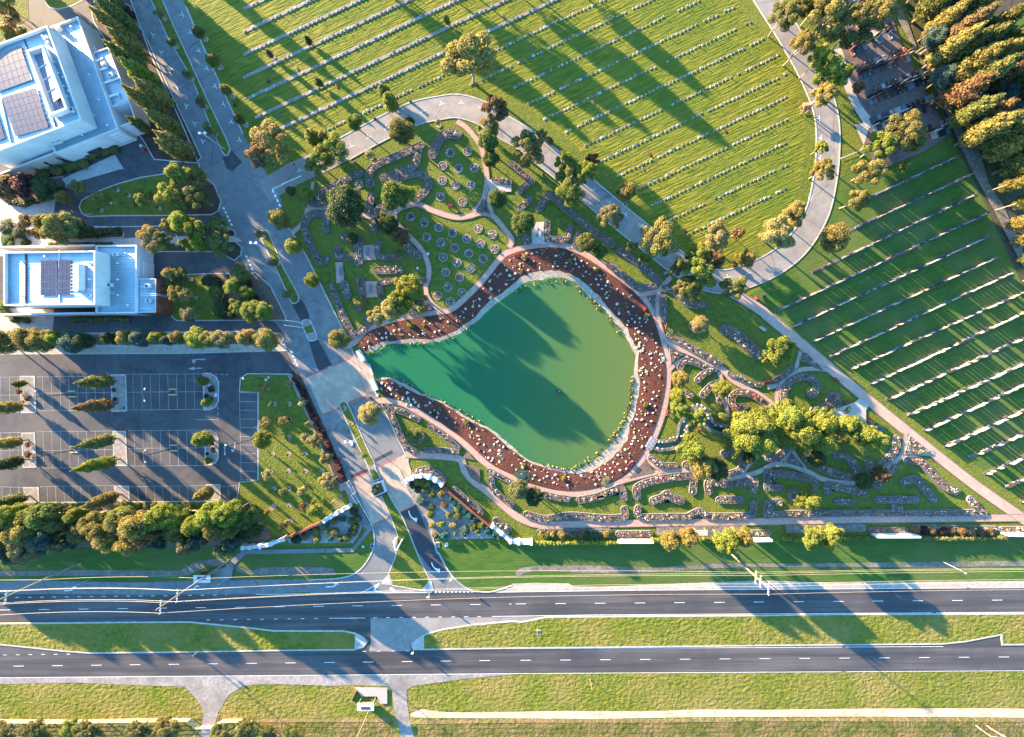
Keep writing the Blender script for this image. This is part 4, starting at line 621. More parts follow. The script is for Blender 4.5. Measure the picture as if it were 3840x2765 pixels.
# --- singly placed trees: tile, x, y, crown radius, height, kind, colour, where
for e in (
 (0, 1620, 1560, 95, 10, 'gum', 'lime', 'over the mulch corner of the drive lawn'), (4, 1560, 120, 120, 10, 'gum', 'lime', 'leaning over the middle of the drive lawn'), (4, 1740, 120, 120, 10, 'gum', 'olive', 'in the mulch nose of the drive lawn'), (0, 1740, 1560, 80, 9, 'round', 'olive', 'at the boulevard end of the drive lawn'),
 (0, 120, 150, 85, 6, 'gum', 'brown', 'west of the looped drive at the top left'), (0, 40, 40, 110, 8, 'gum', 'olive', 'in the top left corner'), (0, 160, 280, 80, 3, 'shrub', 'olive', 'against the north wall of the big building'), (0, 40, 250, 70, 4, 'shrub', 'gold', 'by the path in the top left corner'), (0, 60, 330, 60, 3, 'shrub', 'green', 'at the north-west wall of the big building'), (0, 1000, 60, 100, 5, 'shrub', 'brown', 'at the top of the dark mulch bed'), (0, 1110, 130, 70, 3, 'shrub', 'plum', 'by the kerb at the top of the boulevard'),
 (4, 60, 30, 120, 5, 'dense', 'brown', 'in the hedge below the colonnade'), (4, 230, 20, 120, 5, 'dense', 'plum', 'beside the plaza under the colonnade'), (4, 400, 50, 120, 4.5, 'dense', 'dark', 'at the drive end of the colonnade hedge'), (4, 560, 118, 62, 4, 'round', 'gold', 'beside the drive west of the drive lawn'), (4, 715, 30, 60, 4, 'gum', 'gold', 'at the kerb ramp north of the drive'),
 (4, 880, 105, 50, 3, 'sap', 'gold', 'at the west end of the drive lawn'), (4, 1045, 170, 42, 3, 'sap', 'lime', 'left of centre on the drive lawn'), (4, 1185, 192, 42, 3.4, 'sap', 'lime', 'near the south kerb of the drive lawn'), (4, 1290, 130, 82, 5, 'gum', 'lime', 'in the middle of the drive lawn'),
 (4, 310, 370, 105, 6, 'gum', 'brown', 'on the plaza west of the clipped hedge'), (4, 430, 370, 95, 7, 'round', 'gold', 'at the plaza corner of the clipped hedge'), (4, 590, 390, 150, 8, 'gum', 'olive', 'over the clipped hedge north of the small building'), (4, 720, 400, 90, 6, 'round', 'dark', 'shading the clipped hedge'),
 (4, 1625, 350, 105, 8, 'round', 'lime', 'over the narrow mulch nose by the boulevard'), (4, 1530, 380, 62, 6, 'gum', 'gold', 'at the west end of the narrow mulch nose'), (4, 1945, 372, 85, 5, 'gum', 'gold', 'at the tip of the narrow mulch nose'), (4, 1755, 430, 105, 8, 'gum', 'lime', 'between the narrow mulch nose and its path'), (4, 1370, 490, 125, 6, 'gum', 'gold', 'at the north-east corner of the small building'), (4, 1480, 520, 75, 5, 'gum', 'olive', 'beside the path near the small building'), (4, 1650, 530, 62, 5, 'layer', 'lime', 'beside the path to the boulevard'), (4, 1800, 535, 72, 6, 'round', 'lime', 'on the broad mulch nose'), (4, 1960, 540, 105, 6, 'gum', 'olive', 'at the tip of the broad mulch nose'),
 (4, 1510, 795, 78, 5, 'layer', 'gold', 'at the drive corner east of the rust wall'), (4, 1620, 815, 70, 4, 'gum', 'olive', 'on the north edge of the garden lawn'), (4, 1500, 898, 36, 3, 'sap', 'lime', 'beside the rust-coloured wall'), (4, 1580, 978, 68, 5, 'gum', 'gold', 'by the tall ladder on the rust wall'), (4, 1665, 985, 58, 5, 'gum', 'pale', 'in the middle of the garden lawn'), (4, 1690, 1155, 78, 4.5, 'gum', 'grey', 'at the south end of the garden lawn'),
 (4, 2130, 795, 95, 4, 'round', 'olive', 'at the north end of the bed by the boulevard'), (4, 2060, 915, 70, 4.5, 'round', 'lime', 'left of centre in the boulevard bed'), (4, 2190, 960, 70, 4, 'round', 'lime', 'facing the boulevard kerb'), (4, 2110, 1085, 75, 4, 'gum', 'lime', 'in the gravel south of the boulevard bed'), (4, 2240, 1125, 105, 5, 'round', 'lime', 'at the south corner of the boulevard bed'), (4, 2050, 825, 60, 2.5, 'shrub', 'plum', 'between lawn and boulevard bed'), (4, 2180, 870, 60, 2.5, 'shrub', 'plum', 'beside the boulevard kerb'), (4, 2240, 1010, 60, 2.5, 'shrub', 'plum', 'low against the boulevard kerb'),
 (5, 205, 310, 92, 6, 'round', 'gold', 'at the kerb by the brick path entrance'), (5, 310, 62, 45, 3.5, 'round', 'olive', 'in the lawn corner by the road junction'), (5, 455, 82, 62, 4.5, 'round', 'lime', 'behind the first rose bed by the junction'), (5, 790, 205, 178, 12, 'dense', 'dark', 'in the west of the rose garden'), (5, 1235, 110, 130, 12, 'dense', 'green', 'over the crossing of brick paths'), (5, 1345, 85, 68, 6, 'round', 'lime', 'beside the dense tree at the path crossing'), (5, 1160, 350, 95, 11, 'dense', 'dark', 'south of the path crossing'), (5, 1280, 450, 82, 9, 'dense', 'brown', 'leaning over the curved brick path'), (5, 345, 555, 80, 5, 'round', 'lime', 'at the kerb south of the brick path entrance'), (5, 495, 850, 68, 4.5, 'round', 'lime', 'at the kerb level with the lower bench pads'), (5, 850, 480, 62, 3, 'shrub', 'dark', 'over the hooked rose bed'), (5, 735, 1370, 92, 6, 'round', 'gold', 'at the kerb where the lakeside path begins'),
 (5, 1370, 920, 120, 13, 'dense', 'lime', 'at the top of the pale grove beside the pond path'), (5, 1290, 1040, 115, 12, 'dense', 'lime', 'in the middle of the pale grove'), (5, 1200, 1120, 105, 11, 'dense', 'pale', 'lower in the pale grove'), (5, 1090, 1170, 85, 7, 'gum', 'pale', 'at the foot of the pale grove'), (5, 1440, 1000, 80, 7, 'gum', 'grey', 'on the path side of the pale grove'),
 (5, 905, 1040, 66, 3, 'shrub', 'gold', 'at the end of the comma-shaped rose bed'), (5, 1240, 855, 40, 2, 'shrub', 'gold', 'in the narrow bed right of the lower bench pad'), (5, 1100, 990, 26, 1.5, 'shrub', 'gold', 'beside the lower bench pad'), (5, 1250, 610, 36, 1.5, 'shrub', 'brown', 'in the narrow bed right of the upper bench pad'), (5, 1460, 1090, 60, 2, 'shrub', 'lime', 'in the triangular bed by the pond path'), (5, 60, 1130, 90, 5, 'round', 'lime', 'in the boulevard bed beside the offices drive'), (5, 85, 1380, 110, 6, 'round', 'gold', 'in the rounded end of the strip bed'), (5, 2140, 130, 88, 9, 'dense', 'green', 'beside the paved pad by the brick path'),
 (1, 1890, 540, 220, 15, 'gum', 'gold', 'above the bend of the curved road'), (1, 165, 1290, 185, 11, 'gum', 'gold', 'at the boulevard end of the cemetery lawn'), (1, 60, 1400, 110, 9, 'gum', 'brown', 'beside the boulevard junction'), (1, 500, 1210, 82, 8, 'cone', 'lime', 'at the foot of the last lawn rows'), (1, 610, 1240, 52, 6, 'gum', 'gold', 'behind the road-edge pair of gums'), (1, 690, 1340, 125, 9, 'gum', 'lime', 'over the near end of the curved road'), (1, 560, 1450, 110, 9, 'gum', 'lime', 'at the junction of curved road and boulevard'), (1, 870, 1085, 72, 5, 'round', 'lime', 'on the grass above the curved road'), (1, 1290, 1170, 112, 8, 'dense', 'olive', 'at the garden side of the curved road'), (1, 1360, 1090, 50, 5, 'round', 'dark', 'behind the tree on the garden side of the road'),
 (1, 2130, 1000, 115, 12, 'gum', 'brown', 'over the road bend east of the brick path'), (1, 2080, 1140, 80, 9, 'gum', 'gold', 'at the inside of the road bend'), (1, 2060, 1260, 95, 7, 'round', 'green', 'where the brick path meets the road bend'), (1, 2080, 1400, 80, 5, 'round', 'green', 'beside the brick path below the road bend'),
 (2, 150, 1330, 145, 10, 'gum', 'olive', 'on the grass strip inside the curved road'), (2, 450, 1440, 70, 8, 'gum', 'lime', 'at the back of the lime clump by the road'), (2, 510, 1560, 125, 9, 'gum', 'lime', 'in front of the lime clump by the road'), (2, 640, 1545, 95, 8, 'gum', 'lime', 'right in the lime clump by the road'), (2, 705, 1440, 62, 5, 'gum', 'rust', 'behind the lime clump by the road'), (2, 265, 1215, 52, 4, 'gum', 'gold', 'at the lawn edge of the curved road'), (2, 330, 1230, 42, 3, 'shrub', 'olive', 'beside the gum at the lawn edge'),
 (6, 520, 90, 120, 9, 'gum', 'lime', 'hanging over the kerb below the lime clump'), (6, 1020, 60, 80, 5, 'round', 'gold', 'on the lawn side of the curved road'), (6, 100, 350, 110, 10, 'dense', 'green', 'beside the long stone seat'), (6, 860, 300, 115, 8, 'gum', 'grey', 'halfway along the straight road inside'), (6, 655, 520, 88, 6, 'dense', 'olive', 'beside the pond path at the long diagonal bed'), (6, 780, 600, 68, 5, 'round', 'green', 'next to the pond path by the diagonal bed'), (6, 1290, 490, 165, 11, 'gum', 'gold', 'spreading over the straight road'), (6, 1060, 560, 50, 6, 'gum', 'olive', 'low beside the straight road'), (6, 1170, 670, 50, 5, 'gum', 'lime', 'below the gum that spreads over the road'), (6, 1640, 640, 100, 10, 'gum', 'lime', 'on the lawn side of the road fork'), (6, 1640, 800, 150, 11, 'gum', 'lime', 'in the middle of the road fork'), (6, 1540, 930, 120, 9, 'gum', 'olive', 'at the garden side of the road fork'), (6, 1790, 680, 85, 9, 'gum', 'brown', 'right of the road fork'), (6, 1460, 740, 70, 8, 'gum', 'olive', 'left of the road fork'), (6, 1950, 920, 105, 8, 'gum', 'olive', 'leaning over the loop road end'), (6, 2090, 650, 95, 5, 'layer', 'gold', 'on the lawn inside the loop road'), (6, 1980, 710, 35, 2, 'shrub', 'brown', 'beside the feathery tree inside the loop'), (6, 1800, 470, 130, 9, 'gum', 'pale', 'almost leafless above the road fork'), (6, 2000, 430, 55, 6, 'sap', 'brown', 'almost leafless right of the pale gum'), (6, 1670, 1240, 85, 4, 'round', 'pale', 'in the round bed south of the road fork'), (6, 2240, 1530, 60, 4, 'gum', 'lime', 'at the end of the white rose bed'),
 (6, 1190, 1166, 30, 1.4, 'shrub', 'lime', 'near the red seat on the east bank'), (6, 514, 670, 28, 1.4, 'shrub', 'lime', 'clipped to a ball on the north bank'), (6, 110, 645, 38, 1.5, 'shrub', 'pale', 'beside the red seat on the north bank'), (6, 752, 755, 27, 1.3, 'shrub', 'green', 'clipped to a ball by the north-east path'), (6, 655, 812, 18, 1, 'shrub', 'olive', 'low near the pebbles of the north bank'), (6, 88, 765, 18, 1, 'shrub', 'gold', 'tiny at the top of the north bank'),
 (5, 1370, 1250, 36, 1.4, 'shrub', 'lime', 'widest on the north-west bank'), (5, 1490, 1250, 23, 1.2, 'shrub', 'lime', 'clipped to a ball on the north-west bank'), (9, 1628, 358, 20, 1, 'shrub', 'lime', 'clipped on the south-west bank'), (9, 1572, 402, 24, 1.4, 'shrub', 'dark', 'beside the path of the south-west bank'), (9, 1858, 478, 34, 1.2, 'shrub', 'gold', 'in the middle of the south-west bank'), (10, 1190, 325, 32, 1.3, 'shrub', 'gold', 'alone on the sunny east bank'), (10, 460, 980, 30, 1.3, 'shrub', 'lime', 'square and vivid on the south bank'), (10, 828, 1000, 52, .8, 'shrub', 'pale', 'spreading by the path on the south bank'), (10, 95, 950, 80, .7, 'shrub', 'blue', 'spreading over the south bank edge'), (10, 105, 858, 26, 1.1, 'shrub', 'lime', 'above the spreading plant of the south bank'),
 (3, 130, 160, 120, 11, 'gum', 'olive', 'leaning over the loop road at the top'), (3, 270, 90, 90, 10, 'gum', 'olive', 'at the top of the loop road'), (3, 530, 170, 180, 14, 'gum', 'gold', 'over the upper monument rows'), (3, 750, 260, 160, 13, 'gum', 'olive', 'in the middle of the upper monument rows'), (3, 930, 150, 150, 12, 'gum', 'gold', 'at the forest end of the monument rows'), (3, 280, 420, 100, 12, 'gum', 'gold', 'beside the loop road above the lawn'), (3, 430, 540, 80, 12, 'gum', 'lime', 'between loop road and monument path'), (3, 540, 690, 130, 11, 'gum', 'lime', 'where the monument path starts'), (3, 470, 850, 95, 11, 'gum', 'gold', 'shading the loop road by the stone shelter'), (3, 690, 650, 50, 9, 'gum', 'olive', 'low against the monument path'), (3, 800, 780, 58, 3, 'round', 'brown', 'among the middle monuments'), (3, 455, 1318, 55, 4.5, 'gum', 'lime', 'small inside the loop road bend'), (3, 465, 1520, 100, 6, 'gum', 'gold', 'over the loop road beside the lawn'), (3, 1160, 1190, 165, 11, 'gum', 'gold', 'broad over the lowest monuments'), (3, 980, 1300, 110, 10, 'gum', 'lime', 'left of the broad gum by the monuments'), (3, 880, 1530, 130, 9, 'gum', 'gold', 'below the concrete path by the monuments'), (3, 1170, 1490, 55, 6, 'gum', 'lime', 'small below the lowest monuments'), (3, 1290, 1270, 80, 9, 'round', 'olive', 'right of the broad gum by the monuments'), (3, 430, 60, 110, 11, 'gum', 'dark', 'against the top edge by the monuments'),
 (7, 770, 150, 98, 7, 'gum', 'gold', 'at the top of the headstone lawn'), (7, 590, 475, 128, 7, 'round', 'gold', 'on the grass beside the loop road'), (7, 230, 270, 100, 10, 'gum', 'gold', 'inside the southern loop bend'), (7, 80, 440, 150, 11, 'gum', 'pale', 'sprawling inside the southern loop bend'), (7, 90, 1470, 125, 7, 'gum', 'lime', 'left of the wide diagonal path'),
 (9, 1015, 400, 108, 6, 'round', 'pale', 'at the start of the south-west lakeside path'), (9, 60, 630, 78, 6, 'dense', 'lime', 'between car park bays and garden lawn'), (9, 530, 1245, 95, 5.5, 'layer', 'lime', 'behind the curved entrance wall'), (9, 1405, 600, 78, 3.5, 'round', 'olive', 'ringed by white stones in the triangle bed lawn'), (9, 955, 768, 30, 2.6, 'sap', 'lime', 'on the boulevard median by the lower paving'),
 (9, 530, 640, 68, 5, 'gum', 'pale', 'over the plum hedge halfway'), (9, 630, 790, 58, 5, 'gum', 'pale', 'over the plum hedge below halfway'), (9, 660, 1000, 90, 6, 'gum', 'pale', 'at the bottom of the plum hedge'),
 (10, 1490, 95, 78, 5, 'round', 'gold', 'north of the stream on the pond path'), (10, 1470, 235, 70, 5, 'round', 'lime', 'above the rock cascade'), (10, 1470, 340, 82, 5, 'gum', 'lime', 'between pond path and cascade'), (10, 1860, 180, 80, 5, 'round', 'lime', 'at the fork of the narrow brick path'), (10, 1620, 430, 85, 6, 'gum', 'lime', 'sparse over the cascade rocks'), (10, 1600, 715, 145, 8, 'layer', 'lime', 'south of the stream bend'), (10, 1700, 880, 115, 7, 'dense', 'gold', 'where the brick path dives under trees'), (10, 1810, 890, 100, 6, 'dense', 'dark', 'right of the tree over the brick path'), (10, 1832, 440, 46, 1.6, 'grassy', 'olive', 'beside the stream rocks'),
 (10, 2040, 490, 185, 10, 'layer', 'lime', 'at the west end of the golden grove'), (10, 2170, 480, 175, 11, 'layer', 'lime', 'behind the west end of the golden grove'), (10, 2060, 640, 180, 10, 'layer', 'lime', 'at the south-west of the golden grove'), (10, 2200, 640, 190, 10, 'layer', 'lime', 'at the heart of the golden grove'), (11, 180, 430, 170, 11, 'layer', 'lime', 'at the north of the golden grove'), (11, 300, 560, 205, 11, 'layer', 'lime', 'in the middle of the golden grove'), (11, 470, 470, 165, 10, 'layer', 'lime', 'on the north flank of the golden grove'), (11, 470, 650, 165, 9, 'layer', 'lime', 'on the south flank of the golden grove'), (11, 690, 480, 150, 9, 'layer', 'lime', 'beside the octagonal plaza'), (11, 820, 570, 135, 8, 'layer', 'lime', 'east in the golden grove'), (11, 950, 630, 125, 8, 'layer', 'lime', 'at the east tip of the golden grove'), (11, 620, 610, 40, 1.6, 'grassy', 'pale', 'dry between the golden trees'), (11, 695, 660, 36, 1.4, 'grassy', 'gold', 'dry at the foot of the golden grove'), (11, 175, 305, 55, 3, 'shrub', 'gold', 'above the west of the golden grove'),
 (10, 60, 1065, 95, 6, 'dense', 'grey', 'beside the south lakeside path'), (10, 195, 1130, 85, 5, 'dense', 'dark', 'right of the pair by the south lakeside path'), (10, 2100, 790, 58, 4, 'round', 'dark', 'below the golden grove'), (11, 840, 990, 78, 4.5, 'dense', 'dark', 'at the curve of the south-east path'), (11, 1000, 930, 80, 5, 'dense', 'brown', 'over the fork of the south-east path'), (11, 380, 1170, 125, 6, 'layer', 'lime', 'in the south-east rose lawn'), (11, 430, 800, 80, 4, 'round', 'dark', 'in the shade below the golden grove'),
 (10, 1400, 1520, 88, 9, 'dense', 'gold', 'left of the small timber roof'), (10, 1560, 1490, 88, 9, 'dense', 'gold', 'right below the small timber roof'), (10, 1880, 1520, 105, 11.5, 'dense', 'lime', 'left of a pair by the wall hedge'), (10, 2030, 1480, 90, 10, 'dense', 'gold', 'right of a pair by the wall hedge'), (11, 390, 1490, 100, 9, 'gum', 'lime', 'left of a pair at the gravel bed'), (11, 540, 1480, 105, 9.5, 'gum', 'lime', 'right of a pair at the gravel bed'),
): tree_at(*e[:8])
# trees with a mulch ring on grass
rows(((1, 1130, 800, 66, 'lime', 6), (1, 1180, 890, 72, 'lime', 8)), 'cone', 'cone pair on the lawn', 8, 'standing on lawn rows west of the great gum, {} of two')
rows(((1, 455, 350, 34, 'dark'), (1, 550, 722, 38, 'green'), (1, 1690, 172, 32, 'lime'), (1, 112, 470, 32, 'brown')), 'cone', 'little conifers on the grave rows', 3.5, 'growing in a grave row, {} of the four on the upper lawn', mring=.8)
rows(((0, 1760, 285, 52, 'olive'), (0, 1895, 540, 62, 'olive'), (0, 2005, 800, 46, 'olive'), (0, 2125, 1060, 44, 'olive')), 'round', 'kerbside trees on the east of the boulevard', 3.6, 'on the east kerb of the boulevard, {} from the north', mring=.8)
rows(((0, 1410, 120, 40, 'grey'), (0, 1520, 375, 40, 'olive'), (0, 1660, 665, 42, 'olive'), (0, 1785, 915, 46, 'olive'), (0, 1870, 1160, 50, 'olive'), (5, 30, 450, 40, 'olive'), (5, 160, 692, 42, 'olive'), (5, 280, 970, 42, 'olive')), 'sap', 'saplings on the boulevard median', 3.4, 'on the boulevard median, {} from the north', mring=.7)
rows(((1, 1610, 1085, 26, 'gold'), (1, 1010, 1375, 46, 'pale'), (1, 1975, 1140, 26, 'lime'), (2, 90, 1420, 36, 'gold')), 'sap', 'saplings on the inner road verge', 3, 'on the garden verge of the curved road, {} from the west', mring=.7)
rows(((9, 70, 180, 58, 'gold'), (9, 85, 475, 48, 'gold'), (9, 255, 462, 40, 'gold'), (9, 295, 140, 36, 'pale'), (9, 410, 300, 42, 'pale'), (9, 430, 608, 40, 'pale'), (9, 100, 930, 46, 'pale'), (9, 262, 1082, 40, 'gold'), (9, 410, 1075, 40, 'pale'), (9, 415, 1222, 34, 'rust'), (9, 250, 1382, 44, 'gold'), (9, 105, 1268, 26, 'rust'), (9, 130, 320, 22, 'lime'), (9, 460, 490, 24, 'gold')), 'sap', 'saplings on the garden lawn beside the car park', 3.2, 'on the lawn beside the car park, {} of the scattered young trees', mring=.75)
for i, (x, y) in enumerate(((140, 312), (300, 315), (298, 455), (297, 607), (152, 758), (296, 757), (440, 755), (297, 905), (445, 905), (590, 905), (163, 1065), (445, 1052), (165, 1212), (303, 1207), (318, 1340), (785, 352), (848, 482))):
    p = W(9, x, y); rt = plant('sap', 'grey', p, .45, 1.7, f"tiny bare sapling in a pale mulch ring, {ordw(i+1)} on the lawn beside the car park", 'tiny saplings in mulch rings'); ring(rt, .72)
for i, (x, y) in enumerate(((1050, 55), (1152, 102), (910, 234), (1420, 215), (1585, 850), (1700, 845), (1630, 930), (1740, 1008), (1665, 1095))):
    rt = plant('sap', 'grey', W(4, x, y), .45, 1.6, f"tiny bare sapling in a mulch ring, {ordw(i+1)} on the office lawns", 'tiny saplings in mulch rings', z=.11); ring(rt, .65)
rows(((4, -20, 1410, 90, 'gold'), (4, 100, 1395, 110, 'gold'), (4, 300, 1375, 120, 'gold'), (4, 430, 1385, 105, 'gold'), (4, 570, 1370, 68, 'lime'), (4, 700, 1390, 105, 'blue'), (4, 800, 1390, 70, 'dark'), (4, 1030, 1370, 55, 'dark'), (4, 1165, 1362, 75, 'gold'), (4, 1290, 1365, 85, 'blue'), (4, 1450, 1362, 62, 'lime'), (4, 1545, 1385, 45, 'blue'), (4, 1620, 1360, 62, 'gold'), (4, 1790, 1360, 105, 'lime'), (4, 1900, 1370, 80, 'gold'), (4, 2010, 1372, 92, 'grey'), (4, 2220, 1360, 80, 'gold')), 'round', 'bushy trees in the strip bed', 6, 'in the long strip bed above the car park, {} from the west', top=.42)
rows(((4, 1860, 860, 60, 'dark'), (4, 1930, 870, 52, 'dark'), (4, 1930, 960, 66, 'green'), (4, 1980, 1060, 66, 'dark'), (4, 2000, 1140, 66, 'dark'), (4, 1940, 1130, 50, 'green'), (4, 2060, 1160, 45, 'dark')), 'dense', 'dark shrubs beside the garden lawn', 2.6, 'at the edge of the office garden lawn, {} from the north', top=.4)
rows(((4, 60, 400, 95, 'dark'), (4, 160, 430, 80, 'dark'), (4, 60, 500, 75, 'green'), (4, 200, 510, 60, 'dark'), (4, 90, 540, 40, 'lime'), (4, 30, 1080, 60, 'lime'), (4, 50, 1140, 50, 'green'), (4, 130, 1200, 50, 'olive'), (4, 220, 1200, 50, 'olive')), 'shrub', 'shrubs at the west edge of the plaza', 1.8, 'in the plaza beds west of the small building, {} from the north', top=.4)
# the tree belt between car park and highway lawn
rows(((8, -60, 1330, 150, 'lime', 12.0), (8, 90, 1310, 120, 'lime', 12.0), (8, 220, 1320, 110, 'lime', 10.5), (8, 420, 1300, 120, 'green', 12.0), (8, 540, 1360, 90, 'olive', 10.5), (8, 690, 1300, 80, 'lime', 9.0), (8, 860, 1350, 95, 'olive', 12.0), (8, 1070, 1290, 70, 'lime', 10.5), (8, 1440, 1300, 110, 'lime', 12.0), (8, 1560, 1320, 110, 'lime', 10.5), (8, 1600, 1430, 100, 'olive', 10.5), (8, 1740, 1380, 95, 'lime', 10.5), (8, 1900, 1280, 110, 'lime', 13.6), (8, 2040, 1280, 110, 'lime', 13.6), (8, 2170, 1330, 110, 'green', 10.5), (8, 2230, 1420, 90, 'dark', 9.0), (8, 300, 1430, 90, 'olive', 10.5), (8, 1690, 1480, 70, 'dark', 9.0)), 'dense', 'bushy trees of the belt along the car park', 7, 'in the belt below the car park, {} of its green trees')
rows(((8, 230, 1420, 130, 'gold', 12.4), (8, 60, 1480, 120, 'olive', 10.8), (8, 920, 1400, 120, 'gold', 12.4), (8, 1010, 1500, 120, 'gold', 12.4), (8, 1110, 1350, 120, 'olive', 12.4), (8, 1250, 1400, 150, 'gold', 14.0), (8, 1190, 1520, 120, 'gold', 12.4), (8, 1330, 1480, 100, 'brown', 12.4), (8, 740, 1430, 110, 'olive', 9.3), (8, 1950, 1390, 115, 'olive', 12.4), (8, 2060, 1420, 100, 'olive', 10.8)), 'round', 'golden trees of the belt along the car park', 8, 'in the belt below the car park, {} of its golden trees')
rows(((8, 650, 1375, 42, 'red', 6.2), (8, 1870, 1470, 40, 'rust', 6.2)), 'gum', 'autumn trees in the belt', 4, 'standing out in the belt, {} of two autumn trees')
rows(((8, 250, 1590, 130, 'grey', 10.8), (8, 400, 1520, 110, 'blue', 10.8), (8, 570, 1575, 62, 'grey', 7.8), (8, 660, 1530, 55, 'blue', 6.2), (8, 1420, 1520, 80, 'blue', 7.8), (8, 1690, 1560, 85, 'grey', 10.8), (8, 1790, 1500, 75, 'blue', 9.3), (8, 2000, 1585, 65, 'grey', 9.3), (8, 2100, 1520, 75, 'blue', 7.8), (8, 90, 1610, 110, 'blue', 9.3)), 'gum', 'blue-grey gums on the highway side of the belt', 6, 'on the highway side of the belt, {} from the west')
rows(((8, -200, 1330, 130, 'green', 11), (8, -330, 1400, 130, 'olive', 12), (8, -470, 1320, 120, 'green', 11), (8, -600, 1400, 130, 'olive', 12), (8, -760, 1340, 130, 'green', 11), (8, -930, 1400, 130, 'olive', 12), (8, -1120, 1350, 130, 'green', 11), (8, -260, 1500, 120, 'gold', 10), (8, -560, 1520, 110, 'gold', 10)), 'round', 'belt trees beyond the west edge', 11, 'in the belt below the car park, {} beyond its west end')
hx = [(20, 1235, 36, 'dark'), (90, 1235, 34, 'lime'), (140, 1225, 40, 'lime'), (205, 1225, 46, 'gold'), (265, 1235, 36, 'green'), (330, 1225, 40, 'dark'), (405, 1225, 38, 'olive'), (480, 1230, 34, 'dark'), (560, 1225, 44, 'blue'), (640, 1225, 40, 'green'), (700, 1220, 40, 'blue'), (1030, 1215, 40, 'grey'), (1090, 1205, 42, 'gold'), (1150, 1215, 42, 'lime'), (1215, 1215, 42, 'lime'), (1300, 1215, 44, 'grey'), (1365, 1212, 40, 'gold'), (1415, 1215, 30, 'lime'), (1455, 1212, 30, 'lime'), (1510, 1212, 34, 'green'), (1570, 1212, 40, 'dark'), (1640, 1215, 44, 'grey'), (1700, 1215, 36, 'lime'), (1750, 1215, 36, 'lime'), (1930, 1210, 40, 'lime'), (1990, 1205, 40, 'lime'), (2060, 1205, 36, 'olive'), (2120, 1200, 34, 'olive'), (2195, 1215, 30, 'green'), (2230, 1215, 26, 'lime')]
rows([(8,)+e for e in hx], 'shrub', 'shrubs along the car park kerb', 1.7, 'along the bottom kerb of the car park, {} from the west', top=.4)
# entrance gardens
rows([(9,)+e for e in ((1385, 1035, 36, 'dark'), (1425, 1005, 40, 'lime'), (1470, 1005, 40, 'gold'), (1520, 1020, 42, 'lime'), (1490, 1080, 50, 'olive'), (1430, 1080, 40, 'dark'), (1585, 1040, 44, 'teal'), (1640, 1105, 44, 'gold'), (1560, 1120, 42, 'olive'), (1470, 1180, 62, 'blue'), (1560, 1230, 42, 'dark'), (1670, 1210, 40, 'brown'), (1730, 1140, 42, 'teal'), (1760, 1190, 44, 'teal'), (1800, 1220, 46, 'teal'), (1850, 1260, 46, 'teal'), (1890, 1300, 44, 'teal'), (1930, 1340, 44, 'teal'), (1785, 1255, 36, 'lime'), (1790, 1310, 50, 'olive'), (1700, 1300, 34, 'gold'), (1540, 1290, 44, 'lime'), (1560, 1390, 38, 'gold'), (1640, 1380, 38, 'lime'), (1590, 1480, 36, 'olive'), (1665, 1480, 50, 'teal'), (1750, 1390, 42, 'pale'), (1765, 1470, 24, 'lime'), (1850, 1440, 58, 'blue'), (1930, 1400, 44, 'olive'), (1990, 1390, 44, 'lime'), (1960, 1440, 36, 'lime'), (2050, 1440, 44, 'teal'), (2110, 1470, 40, 'teal'), (2150, 1500, 36, 'teal'))], 'shrub', 'shrubs in the east entrance garden', 2, 'in the east entrance garden below the rust wall, {} from the gate', top=.4)
rows([(9,)+e for e in ((860, 1270, 48, 'dark'), (900, 1330, 42, 'olive'), (850, 1350, 42, 'olive'), (770, 1335, 38, 'teal'), (690, 1345, 44, 'olive'), (610, 1375, 44, 'teal'), (880, 1400, 44, 'green'), (870, 1450, 42, 'olive'), (690, 1450, 50, 'gold'), (620, 1430, 40, 'lime'), (530, 1450, 52, 'gold'), (540, 1510, 44, 'gold'), (470, 1440, 44, 'teal'), (430, 1495, 46, 'brown'), (340, 1520, 46, 'dark'), (380, 1525, 32, 'teal'), (660, 1500, 42, 'teal'), (800, 1500, 50, 'olive'), (750, 1510, 36, 'green'), (830, 1440, 30, 'blue'))], 'shrub', 'shrubs in the west entrance garden', 1.9, 'in the west entrance garden below the curved wall, {} from the gate', top=.4)
for i in range(34):
    t = i/33; p = W(9, 352+t*430, 85+t*870+random.uniform(-18, 18)); x = random.uniform(-.5, .5)
    plant('shrub', 'plum' if i % 7 else 'red', (p[0]+x, p[1], 0), random.uniform(.7, 1.05), random.uniform(1, 1.5), f"dark plum hedge plant along the boulevard, {ordw(i+1)} from the top of the row", 'plum plants hedging the boulevard')
